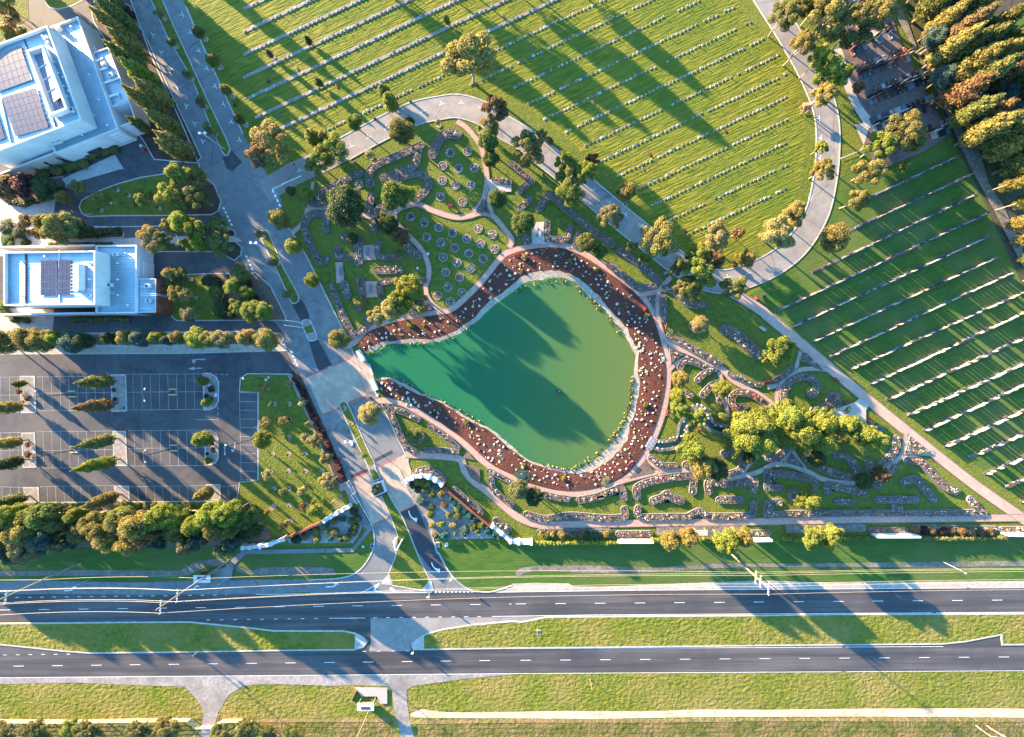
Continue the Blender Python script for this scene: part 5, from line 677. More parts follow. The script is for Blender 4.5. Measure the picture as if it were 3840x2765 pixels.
# hedges along the front wall
rows([(10,)+e for e in ((265, 1470, 42, 'gold'), (305, 1480, 34, 'lime'), (360, 1470, 32, 'gold'), (440, 1475, 46, 'gold'), (540, 1475, 36, 'grey'), (610, 1478, 40, 'brown'), (660, 1475, 42, 'dark'), (740, 1475, 46, 'dark'), (835, 1470, 44, 'gold'))]+[(11,)+e for e in ((1310, 1430, 44, 'brown'), (1380, 1435, 44, 'plum'), (1450, 1440, 48, 'brown'), (1560, 1438, 48, 'plum'), (1630, 1440, 44, 'brown'), (1720, 1440, 50, 'brown'), (1800, 1442, 48, 'brown'), (1890, 1445, 46, 'brown'), (1960, 1450, 44, 'brown'))], 'shrub', 'round shrubs behind the front wall', 2.2, 'behind the front wall, {} from the west', top=.4)
def hedge(t, pts, wd, h, col, label, n=260):
    l = smooth_line(WP(t, pts), 5); B = []
    L = sum((l[i+1]-l[i]).length for i in range(len(l)-1)); m = max(6, int(L/(wd*.5)))
    for i in range(m):
        f = i/(m-1)*(len(l)-1); a = int(min(f, len(l)-2)); p = l[a]+(l[a+1]-l[a])*(f-a); r = wd*random.uniform(.42, .6)
        B.append((Vector((p.x+random.uniform(-.15, .15)*wd, p.y+random.uniform(-.15, .15)*wd, h*.5)), (r, r, h*random.uniform(.45, .6))))
    V, core = leaf_cloud(B, int(n*L*wd/10)+200, .34, .8); o = bpy.data.objects.new('hedge', cloud_mesh('hedge', V, core)); COL.objects.link(o); c = COLS[col]; o.color = (*c, 1); tag(o, label, 'hedge'); return o
hedge(10, [(190, 1532), (500, 1530), (720, 1530), (960, 1528)], 1.3, 1.8, 'lime', 'trimmed lime hedge on the front lawn left of the white wall panel'); hedge(10, [(1240, 1505), (1340, 1515)], 1.4, 1.8, 'lime', 'short lime hedge right of the white wall panel'); hedge(10, [(1640, 1500), (1800, 1510)], 1.2, 1.8, 'lime', 'short lime hedge between the two pairs of bushy trees')
hedge(11, [(130, 1500), (280, 1505)], 1.3, 1.7, 'lime', 'short lime hedge left of the gravel bed gums'); hedge(11, [(620, 1490), (900, 1490)], 1.2, 1.6, 'green', 'green hedge between the gum pair and the shaded wall panel'); hedge(11, [(1290, 1490), (1600, 1492), (2060, 1485)], 1.2, 1.7, 'olive', 'long olive hedge in front of the brown shrubs')
hedge(0, [(800, 1375), (900, 1350), (1015, 1330)], 3.6, 1.7, 'olive', 'clipped olive hedge at the glass door of the big building', 200); hedge(0, [(400, 1570), (560, 1510), (750, 1455)], 3.4, 1.6, 'olive', 'long clipped hedge along the south wall of the big building', 200)
hedge(4, [(500, 460), (800, 440), (1070, 425)], 2.6, 1.3, 'dark', 'dark clipped hedge beside the drive north of the small building'); hedge(4, [(660, 1200), (900, 1200), (1140, 1195)], 1.7, 1.2, 'olive', 'low hedge along the south screen wall of the small building'); hedge(4, [(450, 532), (1000, 528)], .8, .9, 'olive', 'thin hedge along the north screen wall of the small building')
hedge(4, [(80, 150), (250, 185), (470, 100), (580, 50)], 1.8, 1.2, 'dark', 'clipped edge hedge round the garden below the colonnade')
for i, (y, c) in enumerate(((1300, 'lime'), (1360, 'green'), (1430, 'lime'), (1490, 'green'))): hedge(8, [(-80, y+15), (700, y), (1400, y-5), (2180, y-5)] if i < 3 else [(-80, y+15), (1300, y), (1620, y)], 2.3, random.uniform(2.2, 3.0), c, f"dense {CADJ[c]} ivy hedge filling the belt below the car park, {ordw(i+1)} strip down", 130)
# forest on the right edge
fb = [(1215, 40), (1280, 200), (1330, 370), (1400, 505), (1435, 640), (1500, 780), (1560, 900), (1610, 1020), (1690, 1160), (1790, 1300), (1880, 1400), (1990, 1540), (2090, 1650),
      (1420, 60), (1480, 230), (1570, 390), (1640, 560), (1730, 700), (1800, 840), (1880, 960), (1930, 1090), (2010, 1210), (2080, 1330), (2170, 1440), (2230, 1560), (1330, -60), (1560, -60), (1180, -90), (1500, 960), (1560, 1130), (1650, 1290), (1380, 800), (1350, 620), (1300, 480), (1830, 560), (1900, 700), (1980, 830), (2060, 960), (2140, 1090), (2210, 1230), (2250, 1370), (1750, 430), (1650, 220), (1720, 60), (1850, 1240), (1980, 1380), (2080, 1500)]
for i, (x, y) in enumerate(fb):
    c = ['gold', 'olive', 'gold', 'brown', 'olive'][i % 5] if i not in (7, 19, 20, 14, 31, 33) else 'blue'
    plant('round' if c == 'blue' else 'cone', c, W(3, x, y), random.uniform(3.0, 4.0), random.uniform(14, 19) if c != 'blue' else 9, f"towering {CADJ[c]} tree on the forest edge, {ordw(i+1)} counted down the right side", 'tall trees of the forest on the right')
for i, (x, y) in enumerate(((2010, 60), (2130, 200), (2090, 385), (2140, 520), (2200, 680), (2260, 860))):
    plant('cone', ['gold', 'olive', 'gold'][i % 3], W(7, x, y), random.uniform(2.2, 2.9), random.uniform(10, 14), f"forest-edge tree beside the headstone lawn, {ordw(i+1)} down the dirt lane", 'tall trees of the forest on the right')
# scrub trees at the bottom left
rows(((12, 60, 1580, 110, 'olive', 4), (12, 330, 1590, 120, 'olive', 4.5), (12, 640, 1570, 100, 'lime', 4), (12, 800, 1570, 120, 'olive', 4.5), (12, 1240, 1560, 105, 'olive', 4.5), (12, 1480, 1560, 120, 'gold', 4.5), (12, 1960, 1580, 95, 'olive', 4), (12, 2170, 1570, 100, 'olive', 4), (13, 120, 1600, 70, 'olive', 2.5), (13, 300, 1620, 80, 'lime', 2.5)), 'gum', 'scrubby trees along the bottom edge', 4, 'behind the bottom-left fence, {} from the west')
# ------------------------------------------------------------------ buildings
R_BIG = 21
M_roofA = ribmat('ribbed metal roof big', (.30, .40, .46), 21, .95); M_roofA2 = ribmat('ribbed metal roof across', (.30, .40, .46), 111, .95)
M_roofB = ribmat('ribbed metal roof small', (.30, .40, .46), 0, .9); M_roofB2 = ribmat('ribbed metal roof lengthways', (.30, .40, .46), 90, .9)
def block(parent, pts, top, deck, roofmat, wall=M_white, th=.4, z0=0, names=('wall', 'roof'), label=None):
    """storey: wall ring up to the parapet, roof deck sunk behind it"""
    q = inset(pts, th); p = ccw(pts); n = len(p); mb = MB()
    for ring_, z in ((p, z0), (p, top), (q, top), (q, deck-.1)): mb.v += [(k[0], k[1], z) for k in ring_]
    for l in range(3):
        for i in range(n): j = (i+1) % n; mb.f.append((l*n+i, l*n+j, (l+1)*n+j, (l+1)*n+i)); mb.m.append(0)
    wo = mb.build(names[0], wall, parent)
    ro = MB().face([(k[0], k[1], deck) for k in inset(pts, th*.9)]).build(names[1], roofmat, parent, tri=True)
    if label: wo['label'] = label
    return wo, ro
def wp(t, z, *pts): return WP(t, pts, z)
def quad_panel(name, parent, a, b, z0, z1, m, th=.06, out=.05):
    """flat panel standing on the wall line a-b (outside is to the right of a->b)"""
    a, b = Vector((a[0], a[1], 0)), Vector((b[0], b[1], 0)); d = (b-a).normalized(); n = Vector((d.y, -d.x, 0)); c = (a+b)/2+n*(out)
    mb = MB(); mb.box((c.x, c.y, (z0+z1)/2), ((b-a).length, th, z1-z0), math.atan2(d.y, d.x)); return mb.build(name, m, parent)
def window(parent, a, b, z0, z1, n=1):
    f = quad_panel('window', parent, a, b, z0, z1, M_dsteel, .1, .03); a, b = Vector((a[0], a[1], 0)), Vector((b[0], b[1], 0)); e = (b-a).normalized()*.1
    quad_panel('pane', f, a+e, b-e, z0+.1, z1-.1, M_glass, .06, .07); return f
def lerp(a, b, t): return Vector(a)+(Vector(b)-Vector(a))*t
def solar(parent, corners, z, nx, ny):
    """panel array on corner points a(origin) b(along x) d(along y)"""
    a, b, d = [Vector((p[0], p[1], 0)) for p in corners]; ux, uy = (b-a)/nx, (d-a)/ny; rz = math.atan2(ux.y, ux.x)
    root = MB().box(((a.x+b.x)/2+(d-a).x/2, (a.y+b.y)/2+(d-a).y/2, z-.06), ((b-a).length, (d-a).length, .05), rz).build('solar_array', M_alu, parent)
    for i in range(nx):
        for j in range(ny):
            c = a+ux*(i+.5)+uy*(j+.5); MB().box((c.x, c.y, z), (ux.length*.93, uy.length*.955, .05), rz).build('solar_panel', M_solar, root)
    return root
def unit(parent, c, d, rz=0, name='air_conditioner'):
    o = MB().box((c[0], c[1], c[2]+d[2]/2), d, rz).build(name, M_white, parent); m = MB(); n = 14; r = min(d[0], d[1])*.36
    m.prism([(c[0]+math.cos(6.283*i/n)*r, c[1]+math.sin(6.283*i/n)*r, 0) for i in range(n)], c[2]+d[2], c[2]+d[2]+.05); m.build('fan_grille', M_dsteel, o, tri=True); return o
def ladder(parent, a, b, wd=.5, m=None):
    a, b = Vector(a), Vector(b); d = b-a; s = Vector((-d.y, d.x, 0)); s = s.normalized()*wd/2 if s.length > .01 else Vector((wd/2, 0, 0)); mb = MB()
    for k in (1, -1): mb.tube(a+s*k, b+s*k, .05, n=5)
    N = max(3, int(d.length/.4))
    for i in range(N+1): p = a+d*i/N; mb.tube(p-s, p+s, .03, n=4)
    return mb.build('ladder', m or M_steel, parent)
def vents(parent, t, z, pts, r=.16):
    for x, y in pts: p = W(t, x, y, z); MB().tube((p.x, p.y, z), (p.x, p.y, z+.4), r, n=8).tube((p.x, p.y, z+.4), (p.x, p.y, z+.5), r*1.5, n=8).build('roof_vent', M_alu, parent)
# --- big building, top left
h2, h1 = 9.6, 5.9
p0 = W(0, 720, 1060, h2)
BB = thing('office_building', 'big white flat-roofed building with blue ribbed roofs and two solar arrays', 'building', (0, 0, 0))
up = wp(0, h2, (415, 225), (720, 1060), (-160, 1396), (-420, 690), (0, 383)); block(BB, up, h2, h2-.75, M_roofA)
lo_ = wp(0, h1, (440, 237), (688, 146), (1046, 1142), (484, 1362)); lo_ = [W(0, 440, 237, h1), W(0, 688, 146, h1), W(0, 1046, 1142, h1), W(0, 484, 1362, h1), W(0, 300, 900, h1)]
block(BB, lo_, h1, h1-.55, M_roofA2, names=('lower_wall', 'lower_roof'))
an = wp(0, 5.3, (818, 468), (958, 416), (1142, 890), (986, 946)); block(BB, an, 5.3, 4.95, M_roofA2, th=.25, names=('annex_wall', 'annex_roof'))
yd = wp(0, 5.2, (984, 952), (1146, 896), (1200, 1072), (1046, 1128)); block(BB, yd, 5.2, .6, M_conc, th=.22, names=('service_yard_wall', 'service_yard_floor'))
mon = wp(0, 10.3, (228, 446), (378, 400), (596, 966), (442, 1022)); q = inset(mon, .55); mb = MB(); n = 4; p = ccw(mon)
for ring_, z in ((p, h2-.8), (p, 10.3), (q, 10.3), (q, h2-.7)): mb.v += [(k[0], k[1], z) for k in ring_]
for l in range(3):
    for i in range(n): j = (i+1) % n; mb.f.append((l*n+i, l*n+j, (l+1)*n+j, (l+1)*n+i)); mb.m.append(0)
so = mb.build('skylight_well', M_white, BB); MB().face([(k[0], k[1], h2-.62) for k in q]).build('well_floor', M_slate, so)
a, b, c, d_ = [W(0, *k, 10.0) for k in ((365, 410), (440, 405), (590, 960), (520, 860))]
a, b, c, d_ = [W(0, *k, 10.15) for k in ((362, 415), (408, 415), (555, 850), (475, 905))]
MB().face([tuple(a), tuple(b), tuple(c), tuple(d_)]).face([tuple(a), tuple(d_), (d_.x, d_.y, h2-.6), (a.x, a.y, h2-.6)]).build('skylight_hood', M_white, so)
for i in range(1, 4): p = lerp(W(0, 296, 480, 10.2), W(0, 450, 905, 10.2), i/4+.05); q_ = p+Vector((2.0, 1.3, 0)); MB().tube(p, q_, .06, n=5).build('brace', M_alu, so)
pz = h2-.5
solar(BB, (W(0, -132, 510, pz), W(0, 182, 398, pz), W(0, -40, 822, pz)), pz, 7, 5); solar(BB, (W(0, 12, 862, pz), W(0, 310, 778, pz), W(0, 134, 1208, pz)), pz, 7, 6); solar(BB, (W(0, -260, 1000, pz), W(0, -50, 935, pz), W(0, -168, 1290, pz)), pz, 5, 6)
for a, b in (((190, 425), (275, 640)), ((312, 800), (420, 1090))):
    for i in range(8):
        p = lerp(W(0, *a, pz), W(0, *b, pz), i/7); MB().tube(p, p+Vector((1.1, .42, 0)), .05, n=4).build('mounting_rail', M_alu, BB)
for a, b in (((212, 350), (240, 432)), ((460, 1030), (494, 1124))): MB().tube(W(0, *a, h2-.62), W(0, *b, h2-.62), .12, n=6).build('roof_gutter', M_dsteel, BB)
MB().tube(W(0, 10, 870, h2-.6), W(0, 95, 1270, h2-.6), .15, n=6).build('ridge_cap', M_alu, BB)
unit(BB, W(0, 660, 985, h2-.74), (1.1, 1.1, .8), .37); unit(BB, W(0, 425, 350, h2-.74), (1.3, .9, .7), .37); unit(BB, W(0, 440, 390, h2-.74), (.9, .9, .6), .37)
unit(BB, W(0, 540, 265, h1-.54), (1.5, .9, .9), .37); unit(BB, W(0, 500, 1275, h1-.54), (1.6, .8, .9), .37); unit(BB, W(0, 545, 1262, h1-.54), (1.2, .8, .9), .37); unit(BB, W(0, 940, 580, 4.95), (1.3, 1.0, .9), .37); unit(BB, W(0, 1000, 680, 4.95), (1.5, 1.1, .9), .37)
for a, b in (((845, 545), (915, 518)), ((880, 625), (950, 600)), ((918, 740), (1060, 690)), ((960, 862), (1055, 828))): MB().tube(W(0, *a, 5.1), W(0, *b, 5.1), .28, n=6).build('duct', M_alu, BB)
vents(BB, 0, h1-.54, ((640, 245), (720, 455), (800, 668), (885, 890), (962, 1115), (740, 1205), (560, 770))); vents(BB, 0, h2-.74, ((390, 330), (440, 470), (490, 555), (530, 655), (575, 770), (605, 860), (620, 815), (570, 690)))
vents(BB, 0, 4.95, ((870, 605), (905, 698), (936, 790), (1058, 855)))
ladder(BB, W(0, 655, 955, h2), W(0, 850, 1030, h1-.5))
# roller door, windows on the south wall, stair of louvres on the east
s0, s1 = Vector(lo_[3]), Vector(lo_[2])
for f0, f1, za, zb in ((.30, .52, 0, 2.6), (.80, .985, 1.2, 5.2)):
    a, b = lerp(s0, s1, f0), lerp(s0, s1, f1)
    if za == 0: f = window(BB, a, b, .05, zb)
    else:
        o = quad_panel('louvre_screen', BB, a, b, za, zb, M_steel, .1)
        for i in range(4): quad_panel('louvre', o, a, b, za+.3+i*1.0, za+.75+i*1.0, M_alu, .12, .14)
e0, e1 = Vector(lo_[2]), Vector(lo_[1])
o = quad_panel('louvre_screen', BB, lerp(e0, e1, .62), lerp(e0, e1, .78), .2, 4.6, M_steel, .1)
for i in range(4): quad_panel('louvre', o, lerp(e0, e1, .62), lerp(e0, e1, .78), .5+i*1.05, 1.0+i*1.05, M_alu, .12, .14)
w0, w1 = Vector(up[2]), Vector(up[1])
for f0, f1 in ((.56, .74), (.22, .34)): window(BB, lerp(w0, w1, f0), lerp(w0, w1, f1), .4, 2.6)
CO = thing('colonnade', 'beige panelled screen wall with dark slots in front of the big building', 'wall')
ca, cb = W(0, -120, 1590, 4.4), W(0, 470, 1362, 4.4); d = (cb-ca).normalized(); n_ = Vector((d.y, -d.x, 0))
for i in range(7):
    a, b = ca+d*(i*4.1), ca+d*(i*4.1+3.0); c = (a+b)/2; MB().box((c.x, c.y, 2.2), (3.0, .35, 4.4), math.atan2(d.y, d.x)).build('wall_panel', M_beige, CO)
    e = b+d*.55; MB().box((e.x, e.y, 3.7), (1.1, .3, 1.4), math.atan2(d.y, d.x)).build('lintel', M_beige, CO)
MB().box(((ca+cb)/2).to_tuple()[:2]+(4.48,), ((cb-ca).length+1, .5, .12), math.atan2(d.y, d.x)).build('coping', M_white, CO)
# --- small building
h2, h1, h0 = 9.0, 5.4, 5.3
SB = thing('chapel_building', 'small white flat-roofed building with central solar array and rust-coloured end wall', 'building')
block(SB, wp(4, h2, (30, 600), (842, 587), (842, 1066), (30, 1076)), h2, h2-.7, M_roofB)
block(SB, wp(4, h1, (845, 541), (1210, 537), (1210, 1143), (845, 1145)), h1, h1-.5, M_roofB, names=('lower_wall', 'lower_roof'))
wo, ro = block(SB, wp(4, h0, (1213, 836), (1379, 836), (1380, 1136), (1213, 1139)), h0, h0-.3, M_roofB2, th=.2, names=('annex_wall', 'annex_roof'))
ax = ccw(wp(4, h0, (1213, 836), (1379, 836), (1380, 1136), (1213, 1139)))
R0, R1 = W(4, 1382, 1142, h0), W(4, 1382, 836, h0); o = quad_panel('rust_wall', SB, R0, R1, 0, h0-.02, M_rust, .12, .09)
for f in (.62, .82): quad_panel('rust_window', o, lerp(R0, R1, f-.03), lerp(R0, R1, f+.03), .4, 4.2, M_dsteel, .1, .17)
R2 = W(4, 1220, 1142, h0); quad_panel('rust_wall', SB, R2, R0, 0, h0-.02, M_rust, .12, .09)
MB().box(tuple(W(4, 526, 830, h2-.6)), (.25, 15.5, .15)).build('ridge_cap', M_alu, SB); MB().box(tuple(W(4, 228, 836, h2-.6)), (.3, 15.6, .2)).build('roof_gutter', M_dsteel, SB)
pz = h2-.5
solar(SB, (W(4, 357, 986, pz), W(4, 503, 984, pz), W(4, 357, 674, pz)), pz, 5, 5); solar(SB, (W(4, 519, 983, pz), W(4, 624, 981, pz), W(4, 519, 671, pz)), pz, 3, 5)
for i in range(9): MB().tube(W(4, 626, 715+i*32, pz), W(4, 680, 714+i*32, pz), .05, n=4).build('mounting_rail', M_alu, SB)
mb = MB(); a = W(4, 680, 944, h2-.7); b = W(4, 757, 712, h2-.7); x0, x1, y0, y1 = a.x, b.x, a.y, b.y; n = 8; prof = [(x0, 0), (x0, .9), (x0+.35, 1.15), (x1-.7, 1.15), (x1, .7), (x1, 0)]
for (xa, za), (xb, zb_) in zip(prof[:-1], prof[1:]): mb.face([(xa, y0, h2-.7+za), (xa, y1, h2-.7+za), (xb, y1, h2-.7+zb_), (xb, y0, h2-.7+zb_)])
for y in (y0, y1): mb.face([(x, y, h2-.7+z) for x, z in prof])
mb.build('roof_monitor', M_white, SB)
unit(SB, W(4, 988, 896, h1-.5), (1.3, 1.0, .8)); unit(SB, W(4, 1325, 905, h0-.3), (1.6, 1.2, .9)); unit(SB, W(4, 1330, 1036, h0-.3), (1.3, .9, .8)); unit(SB, W(4, 1035, 626, h1-.5), (1.5, .7, .6)); unit(SB, W(4, 805, 988, h2-.7), (.7, .5, .5)); unit(SB, W(4, 810, 705, h2-.7), (.9, .5, .4))
vents(SB, 4, h1-.5, ((1052, 700), (1052, 846), (1052, 984), (1142, 1072), (1120, 615))); vents(SB, 4, h2-.7, ((800, 845), (205, 695), (205, 990), (408, 640)))
for y in (908, 1100): MB().tube(W(4, 1225, y, h0-.25), W(4, 1360, y, h0-.25), .06, n=4).build('roof_seam', M_alu, SB)
ladder(SB, W(4, 775, 935, h2+.1), W(4, 1010, 966, h1-.3)); ladder(SB, W(4, 1385, 975, h0+1.0), W(4, 1545, 1008, 0)); MB().tube(W(4, 1250, 968, h0+.8), W(4, 1384, 972, h0+1.0), .05, n=5).tube(W(4, 1250, 985, h0+.8), W(4, 1384, 986, h0+1.0), .05, n=5).build('ladder_rail', M_alu, SB)
e0, e1 = W(4, 1212, 830, h1), W(4, 1212, 540, h1); o = quad_panel('louvre_screen', SB, lerp(e0, e1, .02), lerp(e0, e1, .55), 0, 3.9, M_steel, .1)
for i in range(5): quad_panel('louvre', o, lerp(e0, e1, .02), lerp(e0, e1, .55), .2+i*.75, .6+i*.75, M_alu, .1, .12)
window(SB, W(4, 50, 1078, h2), W(4, 840, 1068, h2), .3, 3.2)
for t, pts, hh, lab in ((4, ((-40, 559), (840, 543)), 4.6, 'long white screen wall standing north of the small building'), (4, ((-40, 1156), (840, 1142)), 4.6, 'long white screen wall standing south of the small building')):
    SW = thing('screen_wall', lab, 'wall'); a, b = W(t, *pts[0], hh), W(t, *pts[1], hh); d = b-a; n = 7
    for i in range(n): p, q = a+d*((i+.08)/n), a+d*((i+.97)/n); c = (p+q)/2; MB().box((c.x, c.y, hh/2), ((q-p).length, .4, hh), math.atan2(d.y, d.x)).build('wall_panel', M_beige, SW)
    c = (a+b)/2; MB().box((c.x, c.y, hh+.07), (d.length, .55, .14), math.atan2(d.y, d.x)).build('coping', M_white, SW)
# ------------------------------------------------------------------ walls and gates of the entrance
def wallrun(name, label, pts, h, th, m, cop=None, piers=0, cat='wall'):
    l = pts; t = thing(name, label, cat); mb = MB(); strip(mb, l, th, h, z0=0)
    nn = normals(l)
    for i in (0, -1): k = nn[i]*th/2; a, b = l[i]+k, l[i]-k; mb.face([(a.x, a.y, 0), (b.x, b.y, 0), (b.x, b.y, h), (a.x, a.y, h)])
    mb.build('wall_body', m, t)
    if cop: k = MB(); strip(k, l, th+.12, h+.1, z0=h+.003); k.build('coping', cop, t)
    for i in range(piers):
        f = i/(piers-1)*(len(l)-1); a = int(min(f, len(l)-2)); p = l[a]+(l[a+1]-l[a])*(f-a); d = l[a+1]-l[a]; b = MB(); b.box((p.x, p.y, (h+.3)/2), (.8, th+.45, h+.3), math.atan2(d.y, d.x)); b.build('pier', M_white, t)
    return t
def g(t, *p): return smooth_line(WP(t, p), 4)
def g2(t, *p): return [W(t, x, y) for x, y in p]
wallrun('entrance_wall', 'curved white wall with piers right of the entrance gate', g(9, (1345, 985), (1400, 955), (1470, 938), (1540, 948), (1600, 975), (1655, 1015)), 1.9, .75, M_white, M_white, 6)
wallrun('entrance_wall', 'straight rust-coloured wall right of the entrance gate', g2(9, (1665, 1035), (1880, 1215), (2085, 1385)), 1.7, .55, M_rust, M_rust)
wallrun('entrance_wall', 'white wall with piers where the rust wall ends', g2(9, (2100, 1375), (2180, 1440), (2255, 1510))+g2(10, (60, 1520), (170, 1522)), 1.7, .9, M_white, M_white, 5)
wallrun('entrance_wall', 'white wall piece at the west end of the curved entrance wall', g2(8, (2185, 1565), (2268, 1562))+g2(9, (130, 1545), (275, 1490)), 1.7, .8, M_white, M_white, 5)
wallrun('entrance_wall', 'rust-coloured wall left of the entrance gate', g2(9, (285, 1490), (450, 1412), (620, 1335)), 1.7, .5, M_rust, M_rust)
wallrun('entrance_wall', 'white wall with piers left of the entrance gate', g2(9, (632, 1328), (740, 1262), (840, 1205)), 1.9, .75, M_white, M_white, 5)
for t, a, b, h, lab in ((10, (930, 1512), (1235, 1512), 2.2, 'white wall panel between lime hedges on the front lawn'), (10, (2115, 1500), (2268, 1496), 2.2, 'white wall panel right of the bushy tree pair'), (11, (905, 1460), (1280, 1460), 2.6, 'white wall panel in tree shade at the front lawn'), (11, (2045, 1450), (2300, 1455), 2.2, 'white wall panel at the right edge behind pale roses')):
    wallrun('wall_panel', lab, g2(t, a, b), h, .5, M_white, M_white, 0)
for t, a, b, lab in ((5, (915, 1475), (965, 1565), 'short white parapet at the north end of the pond bridge'), (9, (1036, 95), (1078, 190), 'short white parapet at the south end of the pond bridge')): wallrun('parapet', lab, g2(t, a, b), 1.3, 1.1, M_white, M_white)
wallrun('parapet', 'long low wall holding the pond along the bridge apron', g2(9, (1005, -40), (1040, 60)), .6, .5, M_conc, M_conc)
wallrun('fence', 'long thin pale fence between car park shrubs and tree belt', g2(8, (-60, 1275), (700, 1264), (1400, 1250), (2000, 1240)), 1.6, .12, M_timber)
def gate(label, a, b, h=2.0):
    t = thing('entrance_gate', label, 'gate', ); a, b = Vector((a.x, a.y, 0)), Vector((b.x, b.y, 0)); d = b-a; f = MB(); U = Vector((0, 0, 1))
    for z in (.2, h): f.tube(a+U*z, b+U*z, .06, n=5)
    for q in (0, 1): f.tube(a+d*q, a+d*q+U*h, .09, n=6)
    f.build('gate_frame', M_steel, t); s = MB(); n = int(d.length/.3)
    for i in range(1, n): s.tube(a+d*i/n+U*.2, a+d*i/n+U*h, .03, n=4)
    s.build('gate_bars', M_steel, t)
gate('silver sliding gate open along the right drive edge', W(9, 1275, 905), W(9, 1312, 995)); gate('silver sliding gate open beside the left drive upper half', W(9, 832, 990), W(9, 885, 1095)); gate('silver sliding gate open beside the left drive lower half', W(9, 868, 1105), W(9, 915, 1180))
GP = thing('gatehouse_planter', 'white walled planter with small trees between the two entrance drives', 'planter'); gp = WP(9, [(1035, 1015), (1130, 985), (1166, 1082), (1062, 1128)])
m = MB(); rim(m, gp, .35, 0, 1.4); m.build('planter_wall', M_white, GP); MB().face([(p[0], p[1], 1.0) for p in ccw(inset(gp, .3))]).build('soil', M_soil, GP)
e = quad_panel('rust_panel', GP, W(9, 1065, 1132), W(9, 1168, 1086), 0, 1.6, M_rust, .1, .12)
for i, (x, y, r, h) in enumerate(((1085, 1045, 34, 2.6), (1110, 1020, 26, 2.2), (1080, 1080, 24, 2))): plant('gum', 'grey', W(9, x, y), ZM(r), h, f"small grey-green tree in the planter between the drives, {ordw(i+1)} of three", 'trees in the gatehouse planter', z=1.0)
PG = thing('pergola', 'pale timber pergola frame on the lawn by the left gate', 'pergola'); pg = [W(9, x, y) for x, y in ((700, 1160), (782, 1110), (808, 1172), (728, 1225))]
for p in pg: MB().tube(p, p+Vector((0, 0, 2.2)), .08, n=6).build('post', M_timber, PG)
m = MB()
for i in range(4): m.tube(pg[i]+Vector((0, 0, 2.2)), pg[(i+1) % 4]+Vector((0, 0, 2.2)), .08, n=5)
for f in (.33, .66): m.tube(lerp(pg[0], pg[1], f)+Vector((0, 0, 2.25)), lerp(pg[3], pg[2], f)+Vector((0, 0, 2.25)), .06, n=5); m.tube(lerp(pg[0], pg[3], f)+Vector((0, 0, 2.25)), lerp(pg[1], pg[2], f)+Vector((0, 0, 2.25)), .06, n=5)
m.build('roof_beams', M_timber, PG)
# entrance monument sign: two upright white blades in a V
SG = thing('monument_sign', 'white V-shaped upright sign on the grass island at the entrance', 'sign')
for a, b in (((1265, 1590), (1245, 1495)), ((1262, 1585), (1312, 1490))):
    a, b = W(9, *a), W(9, *b); c = (a+b)/2; d = b-a; MB().box((c.x, c.y, 1.5), (d.length, .3, 3.0), math.atan2(d.y, d.x)).build('sign_blade', M_white, SG)
# ------------------------------------------------------------------ posts, lamps, wires
def lamp_double(label, base, h, heads, group, m=M_steel, headm=M_conc, r=.10, hr=.28):
    t = thing('street_lamp', label, 'street lamp', (base.x, base.y, 0), 0, group); MB().tube((0, 0, 0), (0, 0, h), r*1.3, r, 8).build('pole', m, t); MB().tube((0, 0, 0), (0, 0, .25), r*2.4, n=8).build('foot', m, t)
    for dx, dy in heads:
        MB().tube((0, 0, h-.1), (dx, dy, h+.1), r*.6, n=5).build('arm', m, t); q = MB(); q.box((dx*1.15, dy*1.15, h+.1), (hr*2, hr*1.3, .16), math.atan2(dy, dx)); q.build('lamp_head', headm, t)
    return t
for i, (x, y, lab) in enumerate(((1540, 208, 'east of the top row'), (1545, 706, 'east of the second row'), (652, 226, 'west of the top row'), (640, 722, 'west of the second row'))):
    lamp_double(f"dark twin-head lamp post in the car park, {lab}", W(8, x, y), 9.8, ((.5, 1.4), (.5, -1.4)), 'car park lamp posts', M_dsteel)
lamp_double('dark single lamp post on the lawn corner by the car park', W(9, 100, 85), 9.5, ((-.5, .3),), 'car park lamp posts', M_dsteel); lamp_double('dark single lamp post leaning over the right-hand bays', W(8, 2240, 625), 9.5, ((-.9, .2),), 'car park lamp posts', M_dsteel)
def globe_lamp(label, base, h):
    t = thing('street_lamp', label, 'street lamp', (base.x, base.y, 0), 0, 'white twin-disc lamps on the boulevard'); MB().tube((0, 0, 0), (0, 0, h), .1, .07, 8).build('pole', M_steel, t)
    for s in (1, -1): MB().tube((0, 0, h-.1), (s*.75, .15, h), .05, n=5).build('arm', M_steel, t); MB().tube((s*.75, .15, h-.1), (s*.75, .15, h+.12), .42, .34, 12).build('lamp_disc', M_white, t)
globe_lamp('white twin-disc lamp on the median tip at the upper boulevard', W(0, 1992, 1325), 8.5); globe_lamp('white twin-disc lamp on the median by the strip beds', W(5, 145, 597), 8.5); globe_lamp('white twin-disc lamp on the median by the plum hedge', W(9, 920, 607), 8.2)
def pole(name, label, cat, base, h, r=.08, m=M_steel, group=None, cap=True):
    t = thing(name, label, cat, (base.x, base.y, 0), 0, group); MB().tube((0, 0, 0), (0, 0, h), r, r*.7, 8).build('pole', m, t)
    if cap: MB().ball((0, 0, h), r*1.6, 7, 5).build('finial', m, t)
    MB().tube((0, 0, 0), (0, 0, .3), r*2, n=8).build('base', M_conc, t); return t
pole('flagpole', 'white flagpole at the north side of the gravel traffic island', 'flagpole', W(5, 428, 1232), 9, .07, M_alu); pole('flagpole', 'white flagpole at the south side of the gravel traffic island', 'flagpole', W(5, 415, 1272), 9, .07, M_alu)
t = lamp_double('pale street lamp on the front lawn at the right', W(15, 878, 45), 5.2, ((.9, -.6),), 'highway street lamps', r=.05)
